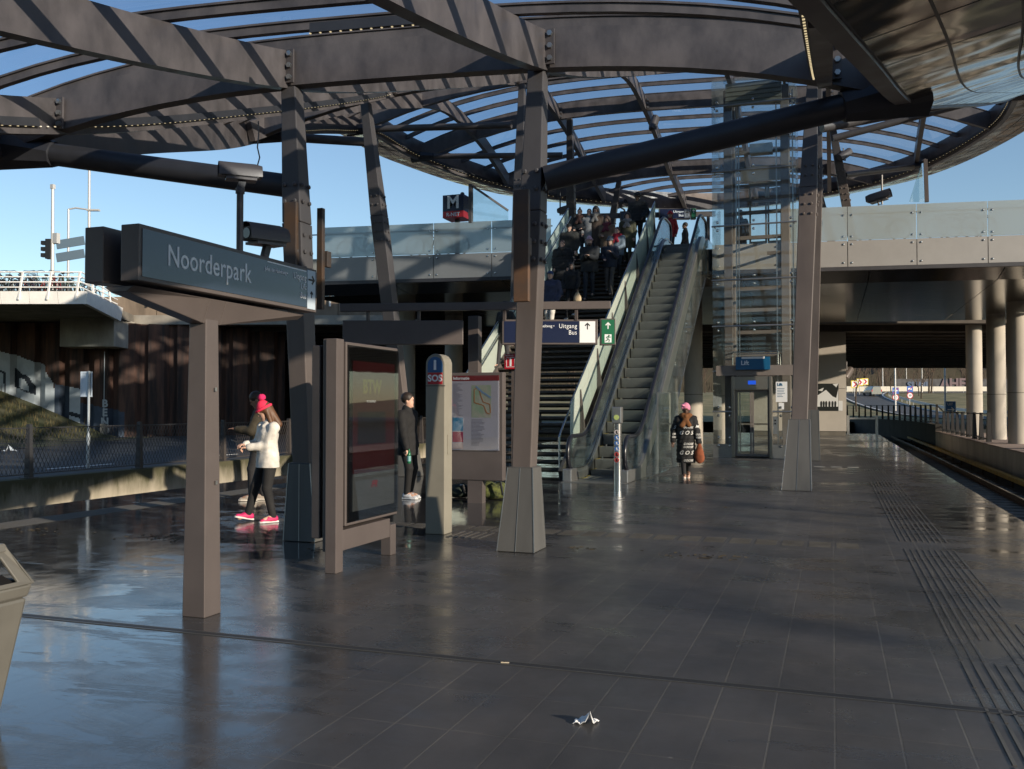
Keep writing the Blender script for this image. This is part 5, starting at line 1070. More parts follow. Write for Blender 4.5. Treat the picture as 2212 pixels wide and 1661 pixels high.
# ================================================================== PEOPLE
def surface_net(fields, lo, hi, h):
    """fields: list of (bounds_lo, bounds_hi, fn, k, mode) evaluated into one distance grid; returns a closed mesh"""
    lo = np.array(lo) - 2 * h; n = np.ceil((np.array(hi) + 2 * h - lo) / h).astype(int) + 1
    G = np.full(n, 9., np.float32); ax = [lo[i] + h * np.arange(n[i]) for i in range(3)]
    for (bl, bh, fn, k, mode) in fields:
        i0 = [max(0, int((bl[i] - 3 * k - 3 * h - lo[i]) / h)) for i in range(3)]; i1 = [min(n[i], int((bh[i] + 3 * k + 3 * h - lo[i]) / h) + 2) for i in range(3)]
        if any(a >= b for a, b in zip(i0, i1)): continue
        sl = tuple(slice(a, b) for a, b in zip(i0, i1)); X, Y, Z = np.meshgrid(ax[0][sl[0]], ax[1][sl[1]], ax[2][sl[2]], indexing='ij')
        d = fn(X, Y, Z).astype(np.float32); g = G[sl]
        if mode == 'add':
            hh_ = np.clip(.5 + .5 * (g - d) / max(k, 1e-5), 0, 1); G[sl] = g * (1 - hh_) + d * hh_ - k * hh_ * (1 - hh_)
        elif mode == 'cut': G[sl] = np.maximum(g, -d)
    ins = G < 0
    c = ins[:-1, :-1, :-1].astype(np.int8)
    cnt = sum(ins[a:n[0] - 1 + a, b:n[1] - 1 + b, e:n[2] - 1 + e].astype(np.int8) for a in (0, 1) for b in (0, 1) for e in (0, 1))
    act = (cnt > 0) & (cnt < 8); ids = -np.ones(act.shape, int); idx = np.argwhere(act); ids[act] = np.arange(len(idx))
    acc = np.zeros((len(idx), 3)); wt = np.zeros(len(idx)); corner = [(a, b, e) for a in (0, 1) for b in (0, 1) for e in (0, 1)]
    for A in corner:
        for ax_ in range(3):
            if A[ax_]: continue
            B = list(A); B[ax_] = 1
            va = G[idx[:, 0] + A[0], idx[:, 1] + A[1], idx[:, 2] + A[2]]; vb = G[idx[:, 0] + B[0], idx[:, 1] + B[1], idx[:, 2] + B[2]]
            cr = (va < 0) != (vb < 0); t = np.where(cr, va / np.where(cr, va - vb, 1), 0); p = np.array(A, float)[None, :].repeat(len(idx), 0); p[:, ax_] += t
            acc[cr] += p[cr]; wt[cr] += 1
    V = lo + (idx + acc / wt[:, None]) * h; F = []
    for ax_ in range(3):
        o1, o2 = [(1, 2), (2, 0), (0, 1)][ax_]
        s0 = [slice(1, -1)] * 3; s0[ax_] = slice(0, -1); s1 = list(s0); s1[ax_] = slice(1, None)
        a, b = ins[tuple(s0)], ins[tuple(s1)]; ch = np.argwhere(a != b); sg = a[a != b]
        ch = ch + np.array([0 if i == ax_ else 1 for i in range(3)])
        def I(d1, d2): q = ch.copy(); q[:, o1] -= d1; q[:, o2] -= d2; return ids[q[:, 0], q[:, 1], q[:, 2]]
        q = np.stack([I(0, 0), I(1, 0), I(1, 1), I(0, 1)], 1); q[~sg] = q[~sg][:, ::-1]; F.append(q)
    F = np.concatenate(F); F = F[(F >= 0).all(1)]; return V, F
def capsule(a, b, ra, rb, k=.03, sq=(1, 1, 1)):
    a, b = np.array(a, float), np.array(b, float); ab = b - a; L2 = max(1e-9, ab @ ab); r = max(ra, rb)
    def fn(X, Y, Z):
        px, py, pz = X - a[0], Y - a[1], Z - a[2]; t = np.clip((px * ab[0] + py * ab[1] + pz * ab[2]) / L2, 0, 1)
        return np.sqrt(((px - t * ab[0]) / sq[0]) ** 2 + ((py - t * ab[1]) / sq[1]) ** 2 + ((pz - t * ab[2]) / sq[2]) ** 2) - (ra + (rb - ra) * t)
    s_ = max(1, max(sq)); return (np.minimum(a, b) - r * s_, np.maximum(a, b) + r * s_, fn, k, 'add')
def ellip(c, r, k=.02, rot=None, mode='add'):
    c, r = np.array(c, float), np.array(r, float); M = np.array(rot if rot is not None else np.eye(3))
    def fn(X, Y, Z):
        P = np.stack([X - c[0], Y - c[1], Z - c[2]], -1) @ M; q = P / r; l = np.sqrt((q ** 2).sum(-1)); g = np.sqrt(((P / r ** 2) ** 2).sum(-1)); return l * (l - 1) / np.maximum(g, 1e-6)
    R_ = r.max(); return (c - R_, c + R_, fn, k, mode)
def below(z, lo, hi):                                      # cut away everything under z
    return (np.array(lo), np.array([hi[0], hi[1], z]), lambda X, Y, Z: Z - z, .0, 'cut')
def ik(a, b, l1, l2, pole):
    a, b, pole = V3(a), V3(b), V3(pole); d = b - a; L = min(d.length, (l1 + l2) * .999); dn = d.normalized(); x = (l1 * l1 - l2 * l2 + L * L) / (2 * L); h_ = math.sqrt(max(0, l1 * l1 - x * x))
    p = (pole - dn * pole.dot(dn)).normalized(); return a + dn * x + p * h_
SKIN = {'l': mat('skin_light', (.56, .34, .25), .5), 'm': mat('skin_medium', (.32, .17, .11), .5), 'd': mat('skin_dark', (.085, .042, .026), .5)}
_cl = {}
def cloth(c, rough=.85):
    k = tuple(round(x, 3) for x in c) + (rough,)
    if k not in _cl: _cl[k] = mat('cloth_%d' % len(_cl), c, rough, var=.22, vs=9, bump=.25, bs=45)
    return _cl[k]
def make_mesh(name, fields, h, m, parent, lab=None):
    lo = np.min([f[0] for f in fields if f[4] == 'add'], 0); hi = np.max([f[1] for f in fields if f[4] == 'add'], 0)
    V, F = surface_net(fields, lo, hi, h); me = bpy.data.meshes.new(name); me.from_pydata(V.tolist(), [], F.tolist()); me.materials.append(m); me.polygons.foreach_set('use_smooth', [True] * len(me.polygons)); me.update()
    o = bpy.data.objects.new(name, me); col.objects.link(o); o.parent = parent
    if lab: o['label'] = lab
    return o
def person(loc, face, H, label, skin='l', res=.014, top=(.02, .02, .022), hem=.62, thick=.03, puff=0, legs=(.03, .03, .035), shoes=(.02, .02, .02), sole=None, hair=None, hairc=(.03, .018, .012), hat=None, hatc=(.1, .1, .1),
           scarf=None, collar=True, hood=None, hands=((.24, .10, .88), (-.24, .10, .88)), feet=((.09, .0, 0), (-.09, .0, 0)), footpitch=(0, 0), lean=.0, nod=.0, turn=.0, wide=1., grip=(0, 0), group=None, legw=1., flare=0.):
    """local frame: x = the person's right... y = forward, z = up; hands and feet are given for a 1.75 m figure"""
    t = empty('person', loc, face, label=label, cat='person', group=group); t.scale = (H / 1.75,) * 3
    hipc = Vector((0, -.01, .93)); hipz = min(f[2] for f in feet)
    hips = [hipc + Vector((s * .095, 0, 0)) for s in (1, -1)]; chest = Vector((0, lean * .5, 1.30)); neck = Vector((0, lean * .75 - .01, 1.475)); sh = [Vector((s * .172 * wide, lean * .65 - .01, 1.385)) for s in (1, -1)]
    head = neck + Vector((0, .025 + abs(nod) * .07, .148 - abs(nod) * .02)); Rh = (Matrix.Rotation(turn, 3, 'Z') @ Matrix.Rotation(nod, 3, 'X')); hp = lambda x, y, z: head + Rh @ Vector((x, y, z)); Rn = np.array(Rh)
    ank = [Vector((f[0], f[1], f[2] + .085)) for f in feet]; knee = [ik(hips[i], ank[i], .43, .43, (.0, 1, 0)) for i in (0, 1)]
    hnd = [Vector(h_) for h_ in hands]; elb = [ik(sh[i], hnd[i], .29, .26, (.5 if i == 0 else -.5, -.9, -.3)) for i in (0, 1)]
    S = SKIN[skin]
    # ---- body, one surface: head with face, neck, trunk, limbs, hands
    f = [ellip(hp(0, -.012, .035), (.080, .099, .104), .02, Rn), ellip(hp(0, .022, -.045), (.058, .068, .075), .03, Rn), capsule(neck - UP * .06, head - UP * .06, .056, .052, .03),
         ellip(hp(0, .094, -.012), (.012, .02, .024), .012, Rn), ellip(hp(0, .083, -.062), (.024, .011, .007), .008, Rn), ellip(hp(0, .078, -.10), (.022, .018, .018), .02, Rn), ellip(hp(.074, -.01, -.01), (.012, .02, .032), .008, Rn), ellip(hp(-.074, -.01, -.01), (.012, .02, .032), .008, Rn),
         ellip(hp(.033, .088, .012), (.015, .012, .010), .004, Rn, 'cut'), ellip(hp(-.033, .088, .012), (.015, .012, .010), .004, Rn, 'cut'), ellip(hp(0, .086, .032), (.055, .014, .010), .015, Rn), ellip(hp(.033, .075, .010), (.013, .012, .011), .003, Rn), ellip(hp(-.033, .075, .010), (.013, .012, .011), .003, Rn)]
    f += [capsule(hipc, chest, .115, .125, .06, (1.25, .85, 1)), capsule(chest, neck - UP * .08, .12, .07, .06, (1.25, .8, 1))]
    for i in (0, 1):
        s = 1 if i == 0 else -1
        f += [capsule(neck - UP * .07, sh[i], .06, .058, .04), capsule(sh[i], elb[i], .052, .042, .02), capsule(elb[i], hnd[i], .042, .028, .015), capsule(hips[i], knee[i], .085, .055, .04), capsule(knee[i], ank[i], .053, .038, .02), capsule(ank[i], Vector((feet[i][0], feet[i][1] + .13, feet[i][2] + .045)), .04, .035, .02)]
        d = (hnd[i] - elb[i]).normalized(); side = d.cross(Vector((0, 0, 1) if abs(d.z) < .8 else (0, 1, 0))).normalized(); up_ = side.cross(d); palm = hnd[i] + d * .05
        f.append(ellip(palm, (.040, .048, .020), .012, np.array(Matrix((side, d, up_)).transposed())))
        g = grip[i]
        for k, (o_, l_) in enumerate(((-.028, .066), (-.010, .078), (.010, .074), (.027, .058))):
            b0 = palm + d * .04 + side * o_; b1 = b0 + (d * math.cos(g * .9 + .2) - up_ * math.sin(g * .9 + .2)) * l_ * .55; b2 = b1 + (d * math.cos(g * 1.9 + .45) - up_ * math.sin(g * 1.9 + .45)) * l_ * .5
            f += [capsule(b0, b1, .0095, .0088, .004), capsule(b1, b2, .0088, .0072, .004)]
        th = palm + side * (.036 * -s) - d * .005; f += [capsule(th, th + d * .045 + side * (.03 * -s) - up_ * .01, .0115, .0095, .006)]
    make_mesh('body', f, min(res, .012), S, t)
    m = MB()
    for s in (-1, 1): m.ball(hp(s * .033, .087, .011), (.008, .006, .0055), 8, 6); 
    mk = m.build('eye', mat('eye_dark', (.012, .009, .008), .25), smooth=True); mk.parent = t
    # ---- trousers
    f = [capsule(hipc + UP * .04, hipc - UP * .02, .125, .125, .04, (1.25, .9, 1))]
    for i in (0, 1): f += [capsule(hips[i] - UP * .02, knee[i], .100 * legw, .068 * legw, .03), capsule(knee[i], ank[i] + UP * .0, .068 * legw, .050 * legw + flare, .02)]
    make_mesh('trousers', f, res, cloth(legs), t)
    # ---- shoes
    for i in (0, 1):
        s_ = empty_shoe = MB(); fx, fy, fz = feet[i]; P_ = Matrix.Rotation(footpitch[i], 3, 'X'); heel = Vector((fx, fy - .03, fz)); q = lambda x, y, z: Vector((fx + x, fy - .03, fz)) + P_ @ Vector((x * 0, y, z)) 
        ff = [capsule(q(0, 0, .05), q(0, .10, .055), .045, .045, .02, (.95, 1, 1)), capsule(q(0, .08, .045), q(0, .20, .032), .044, .033, .02, (1.05, 1, .9)), capsule(ank[i] - UP * .02, q(0, 0, .06), .050, .046, .02)]
        so_ = make_mesh('shoe', ff, min(res, .010), cloth(shoes, .6), t)
        mb = MB(); out = [(-.036, -.05), (.036, -.05), (.042, .06), (.048, .14), (.038, .215), (.012, .245), (-.02, .24), (-.042, .20), (-.046, .12), (-.040, .05)]
        a = [q(0, y, .003) + Vector((x, 0, 0)) for x, y in out]; b = [q(0, y, .030) + Vector((x, 0, 0)) for x, y in out]; n_ = len(out)
        mb.add(a + b, [tuple(reversed(range(n_))), tuple(range(n_, 2 * n_))] + [(k, (k + 1) % n_, n_ + (k + 1) % n_, n_ + k) for k in range(n_)])
        o = mb.build('sole', cloth(sole or shoes, .6), bevel=.006); o.parent = so_
    # ---- coat
    w2 = wide; T = thick
    f = [capsule(chest, neck - UP * .10, .108 + T * .9, .062 + T * .8, .05, (1.25 * w2, .88, 1)), capsule(Vector((0, 0, min(1.0, hem + .1))), chest, .108 + T * .9, .110 + T * .9, .06, (1.25 * w2, .94, 1))]
    if hem < .95: f.append(capsule(Vector((0, .0, hem - .02)), Vector((0, 0, 1.0)), .128 + T * .95, .112 + T * .9, .05, (1.22 * w2, .97, 1)))
    for i in (0, 1):
        s = 1 if i == 0 else -1
        f += [capsule(neck - UP * .075, sh[i], .05 + T * .5, .050 + T * .8, .045), capsule(sh[i], elb[i], .052 + T * .8, .047 + T * .75, .025), capsule(elb[i], hnd[i] - (hnd[i] - elb[i]).normalized() * .01, .047 + T * .75, .037 + T * .5, .02)]
    if collar: f.append(capsule(neck - UP * .035, neck + UP * .01, .078 + T * .3, .076 + T * .2, .02))
    if hood: f += [ellip(neck + Vector((0, -.085, .0)), (.12, .075, .09), .03), capsule(neck + Vector((.085, .0, -.01)), neck + Vector((.06, .10, -.07)), .035, .03, .02), capsule(neck + Vector((-.085, .0, -.01)), neck + Vector((-.06, .10, -.07)), .035, .03, .02)]
    if puff:                                              # quilted ridges; folds
        f2 = []
        for (bl, bh, fn, k, mode) in f: f2.append((bl - .02, bh + .02, (lambda fn: lambda X, Y, Z: fn(X, Y, Z) - .011 * np.abs(np.sin(Z * 2 * np.pi / .2)) - .003 * np.sin(X * 60 + Z * 20))(fn), k, mode))
        f = f2
    else:
        ph = random.uniform(0, 6); f = [(bl, bh, (lambda fn: lambda X, Y, Z: fn(X, Y, Z) - .005 * np.sin(X * 34 + Z * 26 + ph) * np.sin(Y * 30 - Z * 17))(fn), k, mode) for (bl, bh, fn, k, mode) in f]
    f.append((np.array((-1, -1, -1)), np.array((1, 1, hem)), lambda X, Y, Z: Z - hem + .012 * np.sin(X * 20), 0., 'cutlow'))
    f[-1] = (f[-1][0], f[-1][1], lambda X, Y, Z: (Z - hem), 0., 'cut')
    lo_ = hem; f[-1] = (np.array((-1., -1., -1.)), np.array((1., 1., hem)), (lambda X, Y, Z: Z - lo_), 0., 'cuthem')
    # hands below the hem keep their sleeves: cut only the middle of the figure
    f[-1] = (np.array((-.30, -.4, -1.)), np.array((.30, .4, hem)), (lambda X, Y, Z: np.where((np.abs(X) < .215 * w2 + T * .5), Z - hem, 1.)), 0., 'cut')
    f[-1] = (f[-1][0], f[-1][1], (lambda g_: lambda X, Y, Z: g_(X, Y, Z))(f[-1][2]), 0., 'cut')
    make_mesh('coat', f, res, cloth(top), t)
    # ---- hair, hats, scarves
    hm = cloth(hairc, .55); cap = lambda g_, dz=0: [ellip(hp(0, -.022, .045 + dz), (.086 + g_, .102 + g_, .098 + g_), .01, Rn), ellip(hp(0, .075, -.03), (.075, .07, .085), .0, Rn, 'cut')]
    if hair in ('short', 'bun', 'fringe'):
        make_mesh('hair', cap(.004) + [(np.array(head) - .3, np.array(head) + .3, (lambda X, Y, Z: (Z - (head.z - .035)) + (Y - head.y) * -.35), 0., 'cut')][:0] + ([ellip(hp(0, -.03, .165), (.042, .042, .042), .01, Rn)] if hair == 'bun' else []), res, hm, t)
    elif hair == 'long':
        make_mesh('hair', cap(.006) + [capsule(hp(.06, -.035, .0), hp(.085, .03 + nod * .05, -.30), .042, .03, .03), capsule(hp(-.06, -.035, .0), hp(-.085, .03 + nod * .05, -.30), .042, .03, .03), capsule(hp(0, -.07, 0), hp(0, -.09, -.26), .07, .05, .03)], res, hm, t)
    elif hair == 'curly':
        rnd = random.Random(int(H * 1000)); bl_ = [ellip(hp(.098 * math.sin(b) * math.cos(a), -.03 + .09 * math.sin(b) * math.sin(a), .05 + .085 * math.cos(b)), (.04, .04, .04), .012, Rn) for a in np.linspace(0, 6.28, 11)[:-1] for b in (.35, .95, 1.5) if not (math.sin(a) > .5 and b > 1.2)]
        make_mesh('hair', cap(.012) + bl_, res, hm, t)
    elif hair == 'wavy':
        make_mesh('hair', cap(.02) + [capsule(hp(s * .075, -.03, .02), hp(s * .11, .0, -.20), .055, .045, .04) for s in (1, -1)] + [capsule(hp(0, -.08, 0), hp(0, -.08, -.2), .08, .07, .03)], res, hm, t)
    if hair == 'beard' or hat == 'beanie_beard': make_mesh('beard', [ellip(hp(0, .045, -.085), (.06, .055, .055), .02, Rn)], res, hm, t)
    if hat in ('beanie', 'pompom', 'beanie_beard'):
        o = make_mesh('hat', [ellip(hp(0, -.015, .055), (.092, .108, .098), .01, Rn), ellip(hp(0, -.02, .12), (.06, .07, .06), .03, Rn), (np.array(head) - .3, np.array(head) + .3, (lambda X, Y, Z: (np.stack([X - head.x, Y - head.y, Z - head.z], -1) @ Rn)[..., 2] - .030), 0., 'cut')], min(res, .011), cloth(hatc), t)
        br_ = MB().tube([hp(.097 * math.cos(a), -.013 + .113 * math.sin(a), .052) for a in np.linspace(0, 2 * math.pi, 25)[:-1]], .022, 8, closed=True).build('hat_brim', cloth(hatc), smooth=True); br_.parent = t
        if hat == 'pompom': o2 = MB().ball(hp(0, -.06, .205), .052, 14, 10).build('pompom', cloth((.62, .02, .12), .95), smooth=True); o2.parent = t; rnd = random.Random(3); [setattr(v, 'co', v.co + (v.co - Vector(hp(0, -.06, .205))) * rnd.uniform(-.12, .22)) for v in o2.data.vertices]
    elif hat in ('cap', 'bucket'):
        make_mesh('hat', [ellip(hp(0, -.01, .055), (.09, .105, .085), .01, Rn), ellip(hp(0, .12 if hat == 'cap' else 0., .055), (.065, .07, .012) if hat == 'cap' else (.15, .16, .018), .01, Rn), (np.array(head) - .3, np.array(head) + .3, (lambda X, Y, Z: (np.stack([X - head.x, Y - head.y, Z - head.z], -1) @ Rn)[..., 2] - .035), 0., 'cut')], min(res, .011), cloth(hatc), t)
    elif hat == 'turban':
        rows_ = [ellip(hp(0, -.025, .05), (.096, .112, .098), .01, Rn)] + [capsule(hp(-.085 + .0 * k, .05 - .02 * k, .02 + .028 * k), hp(.085, .045 - .02 * k, .05 + .03 * k), .022, .022, .012) for k in range(3)] + [ellip(hp(.07, .06, .115), (.035, .025, .022), .02, Rn), ellip(hp(0, -.03, .09), (.085, .10, .075), .03, Rn)]
        make_mesh('head_wrap', rows_ + [ellip(hp(0, .09, -.05), (.07, .07, .075), 0., Rn, 'cut')], .009, cloth(hatc), t)
    if scarf:
        ns_ = [capsule(neck + Vector((.10 * math.cos(a), .02 + .10 * math.sin(a), .012 * math.sin(3 * a))), neck + Vector((.10 * math.cos(a + .8), .02 + .10 * math.sin(a + .8), .012 * math.sin(3 * a + 2.4))), .058, .058, .02) for a in np.arange(0, 6.3, .8)]
        ns_ += [capsule(neck + Vector((-.04, .13, -.03)), neck + Vector((.09, .165, -.23)), .05, .055, .02, (1.2, .6, 1)), capsule(neck + Vector((.04, .13, -.03)), neck + Vector((-.07, .17, -.22)), .05, .05, .02, (1.2, .6, 1))]
        make_mesh('scarf', ns_, res, cloth(scarf), t)
    return t
FACE = lambda d: d                                          # heading: 0 looks along +Y, pi looks back at the camera
def on_ground(px, py): return at_z(px, py, 0)
def tw(t, p): return t.matrix_basis @ Vector(p)            # a point of a person's local frame in the world
# woman with the pink hat, looking at her phone, walking to the left of the photo
pw = on_ground(577, 1128)
WH = (.66, .63, .58)
p1 = person(pw, R(148), 1.66, 'woman in a white fleece and bright pink bobble hat looking at her phone', 'l', .0095, top=WH, hem=.80, thick=.036, legs=(.012, .012, .013), legw=1.04, shoes=(.55, .02, .12), sole=(.62, .60, .58), hair='long', hairc=(.10, .045, .02), hat='pompom', hatc=(.75, .03, .09), hood=True,
            hands=((.23, .25, 1.13), (.05, .27, 1.10)), feet=((.27, .18, .02), (-.09, -.05, 0)), footpitch=(R(12), 0), nod=-.5, turn=R(-28), grip=(.5, .9), wide=1.12)
ph = MB().box((.28, .37, 1.17), (.072, .14, .009), rot=Matrix.Rotation(R(28), 3, 'X') @ Matrix.Identity(3)).build('phone', BLACK, bevel=.004)
ph.location = p1.location; ph.rotation_euler = p1.rotation_euler; ph.scale = p1.scale; tag(ph, 'dark mobile phone in the hand of the woman with the pink hat', 'phone')
# man behind her, looking down
pm = on_ground(560, 1081)
p2 = person(pm, R(118), 1.86, 'man in a dark olive jacket looking down behind the woman in white', 'm', .012, top=(.035, .028, .016), hem=.78, thick=.04, legs=(.018, .018, .02), legw=1.15, shoes=(.42, .36, .30), sole=(.6, .55, .48), hair='short', hairc=(.03, .017, .01), hood=True, hands=((.14, .30, 1.15), (-.14, .33, 1.15)), nod=-.6, feet=((.09, -.06, 0), (-.09, .10, 0)), wide=1.1)
# man in black by the display
pb_ = on_ground(880, 1077)
p3 = person(pb_, R(-98), 1.84, 'man in a black jacket and white trainers holding a green bottle', 'l', .012, top=(.008, .008, .009), hem=.72, thick=.04, legs=(.008, .008, .009), shoes=(.55, .57, .60), sole=(.66, .68, .70), hair='short', hairc=(.022, .014, .01), hood=None, hands=((.26, .16, .84), (-.22, .02, .86)), feet=((.09, .05, 0), (-.10, -.02, 0)), turn=R(22), grip=(1.1, .6))
m = MB().lathe([(.004, 0), (.034, .004), (.034, .15), (.030, .18), (.013, .22), (.012, .25), (.003, .252)], (0, 0, 0), 14).mat(1).lathe([(.0345, .04), (.0345, .13)], (0, 0, 0), 14)
o = m.build('bottle', [mat('bottle_green', (.01, .12, .05), .12), mat('bottle_label', (.15, .33, .33), .4)], smooth='auto'); o.location = tw(p3, (.262, .205, .60)); tag(o, 'green plastic bottle hanging from the hand of the man in black', 'bottle')
# woman in the lettered puffer coat
pg = on_ground(1482, 1032)
p4 = person(pg, R(190), 1.66, 'woman in a long black lettered puffer coat and pink head wrap', 'd', .011, top=(.007, .007, .008), hem=.36, thick=.05, puff=1, legs=(.012, .012, .014), shoes=(.45, .28, .20), sole=(.66, .62, .56), hat='turban', hatc=(.62, .22, .33), scarf=(.145, .055, .014), hands=((.30, .04, .88), (-.30, .10, .84)), feet=((.05, .13, 0), (-.05, -.16, .05)), footpitch=(0, R(-18)), wide=1.0, nod=-.2)
GT = mat('coat_print', (.62, .62, .60), .7)
def coat_text(s, x, z, size, dep=None):                    # white words printed on the front of the coat, laid on its surface
    import mathutils
    coat = [c for c in p4.children if c.name.startswith('coat')][0]; o = text(s, size, (0, 0, 0), (0, 0, 0), GT, name='lettering', ext=0, align='CENTER', bold=.001, shear=.35); me = o.data
    bm = bmesh.new(); bm.from_mesh(me); bmesh.ops.triangulate(bm, faces=bm.faces); bmesh.ops.subdivide_edges(bm, edges=[e for e in bm.edges if e.calc_length() > .03], cuts=2); 
    for v in bm.verts:
        px, pz = -v.co.x + x, v.co.y + z; hit, q, n_, i = coat.ray_cast(Vector((px, 1.0, pz)), Vector((0, -1, 0))); v.co = (q + Vector((0, .006, 0))) if hit else Vector((px, -.0, pz))
    bm.to_mesh(me); bm.free(); o.parent = coat
for s, x, z, sz in (('GOOSE', -.05, 1.20, .068), ('G O S', .0, 1.07, .125), ('GOOSE', -.05, .81, .068), ('GOOSE', -.045, .735, .068), ('G O S', .0, .60, .125), ('GOOSE', -.05, .42, .068), ('M', -.255, 1.22, .10), ('S', .265, 1.2, .10), ('OOS', -.285, 1.03, .06), ('OOS', -.285, .96, .06), ('OS', .285, 1.04, .06), ('GO', .285, .97, .06)): coat_text(s, x, z, sz)
bg_ = MB(); secs = [(0, .03, .03), (-.08, .06, .035), (-.2, .10, .05), (-.33, .12, .055), (-.42, .09, .04), (-.47, .03, .015)]
n_ = 14; vs = [Vector((-.31 + a * math.cos(2 * math.pi * k / n_) * (1 + .12 * math.sin(k * 2.3 + j)), .13 + b * math.sin(2 * math.pi * k / n_), .82 + z)) for j, (z, a, b) in enumerate(secs) for k in range(n_)]
bg_.add(vs, [(j * n_ + k, j * n_ + (k + 1) % n_, (j + 1) * n_ + (k + 1) % n_, (j + 1) * n_ + k) for j in range(5) for k in range(n_)] + [tuple(range(5 * n_, 6 * n_)), tuple(range(n_))])
o = bg_.build('cloth_bag', mat('bag_rust', (.21, .055, .018), .85, var=.3, vs=12), smooth=True); o.location, o.rotation_euler, o.scale = p4.location, p4.rotation_euler, p4.scale; tag(o, 'rust brown cloth bag carried by the woman in the lettered coat', 'bag')
# the crowd coming down the stairs: placed by the top of the head
def on_stairs(px, py, H):
    for Y in np.arange(SY0 + .3, 40, .02):
        q = at_y(px, py, Y)
        if q.z - (min(DECK, (Y - SY0) * slope + .1) if Y < SY1 else DECK) - H <= 0: break
    k = math.floor((Y - SY0) / RUN); Yc = SY0 + (k + .42) * RUN if Y < SY1 else Y
    return Vector((q.x, Yc, stair_z(Yc) if Y < SY1 else DECK))
GP_ = 'people coming down the stairs'
def walker(px, py, H, label, face=180, step=0, **k):
    k['wide'] = k.get('wide', 1.0) * 1.12; k['thick'] = k.get('thick', .03) + .012
    H *= 1.03; loc = on_stairs(px, py, H + k.pop('over', 0)); st_ = RISE / (H / 1.75); ru = RUN / (H / 1.75)
    feet = [((.085, .0, 0), (-.085, .0, 0)), ((.085, ru, -st_), (-.085, -.02, 0)), ((.085, -.02, 0), (-.085, ru, -st_))][step]
    if loc.z >= DECK - .01: feet = ((.09, .05, 0), (-.09, -.05, 0))
    return person(loc, R(face), H, label, res=k.pop('res', .017), feet=feet, group=GP_, **k)
BLK = (.018, .018, .020); 
walker(1377, 418, 1.86, 'tall person with curly black hair in a black puffer jacket at the stair top', 172, 1, skin='d', top=BLK, puff=1, hem=.82, thick=.055, hair='curly', hairc=(.008, .006, .006), legs=(.012, .012, .013), hands=((.24, .14, .95), (-.24, .14, .95)), nod=-.25)
walker(1253, 446, 1.68, 'woman with hair in a top bun and a dark coat', 180, 1, top=(.014, .014, .016), hem=.55, hair='bun', hairc=(.03, .018, .014), scarf=(.05, .02, .015), over=.08, hands=((.16, .22, 1.0), (-.14, .24, 1.02)))
walker(1273, 452, 1.66, 'person in a light grey jacket half hidden between two women', 185, 2, top=(.28, .27, .26), hem=.7, hair='short', hairc=(.015, .01, .01), legs=(.25, .24, .22))
walker(1289, 444, 1.72, 'woman with long dark curls and a checked scarf over a brown coat', 178, 1, top=(.085, .055, .038), hem=.35, hair='wavy', hairc=(.01, .008, .008), scarf=(.22, .20, .18), nod=-.2)
walker(1312, 466, 1.70, 'woman in a long tan coat with a red and green scarf', 176, 2, top=(.19, .125, .08), hem=.30, hair='wavy', hairc=(.05, .025, .014), scarf=(.12, .02, .035), hands=((.10, .26, 1.05), (-.20, .22, 1.0)), nod=-.2)
walker(1229, 485, 1.76, 'man in a black cap and dark hooded parka', 184, 1, top=(.034, .032, .027), hem=.70, thick=.05, hat='cap', hatc=(.008, .008, .009), hood=True, wide=1.1, nod=-.3)
walker(1334, 490, 1.66, 'person with a bright red scarf and a pale denim jacket', 170, 1, top=(.20, .24, .27), hem=.80, hair='short', hairc=(.06, .03, .018), scarf=(.32, .012, .03), hands=((.10, .26, 1.0), (-.12, .26, 1.0)))
walker(1354, 462, 1.66, 'person in an olive green parka beside the tall curly haired person', 188, 2, top=(.085, .078, .042), hem=.55, hair='wavy', hairc=(.02, .012, .01), scarf=(.28, .26, .24), legs=(.06, .055, .03))
walker(1216, 517, 1.70, 'smiling woman with tied hair in a long dark puffy coat and a belt bag', 176, 2, top=(.030, .027, .025), hem=.45, thick=.055, puff=1, hair='short', hairc=(.025, .015, .012), scarf=(.015, .014, .014), wide=1.1)
walker(1275, 510, 1.86, 'bearded man with a pale pink beanie holding his hands together', 182, 1, top=(.020, .020, .021), hem=.72, thick=.045, hat='beanie_beard', hatc=(.52, .34, .40), hairc=(.05, .025, .014), hands=((.06, .30, 1.16), (-.06, .30, 1.16)), legs=(.018, .022, .032), wide=1.08, turn=R(20))
walker(1320, 508, 1.70, 'woman in a grey beanie and navy jacket with a glove in her hand', 180, 2, top=(.022, .027, .042), hem=.78, hat='beanie', hatc=(.16, .17, .18), hair='long', hairc=(.11, .045, .018), hands=((.14, .24, 1.02), (-.10, .28, 1.22)), legs=(.09, .075, .068), flare=.02, nod=-.3)
g_ = walker(1234, 568, 1.60, 'girl in black carrying a cream tote bag, lower part of the stairs', 178, 1, skin='d', top=(.010, .010, .011), hem=.85, hair='long', hairc=(.008, .007, .007), legs=(.012, .012, .013), shoes=(.62, .62, .62), hands=((.22, .08, .9), (-.25, .16, .88)))
walker(1190, 585, 1.74, 'older man in a blue cap, navy jacket and white trousers', 176, 2, top=(.035, .042, .08), hem=.74, thick=.05, hat='cap', hatc=(.02, .05, .14), hair='short', hairc=(.3, .3, .3), legs=(.52, .50, .46), wide=1.12, legw=1.15)
walker(1094, 647, 1.70, 'person in an orange bucket hat holding the stair rail', 165, 1, top=(.016, .015, .015), hem=.55, hat='bucket', hatc=(.28, .10, .02), hair='wavy', hairc=(.03, .018, .012), hands=((.20, .2, .95), (-.36, .22, 1.02)))
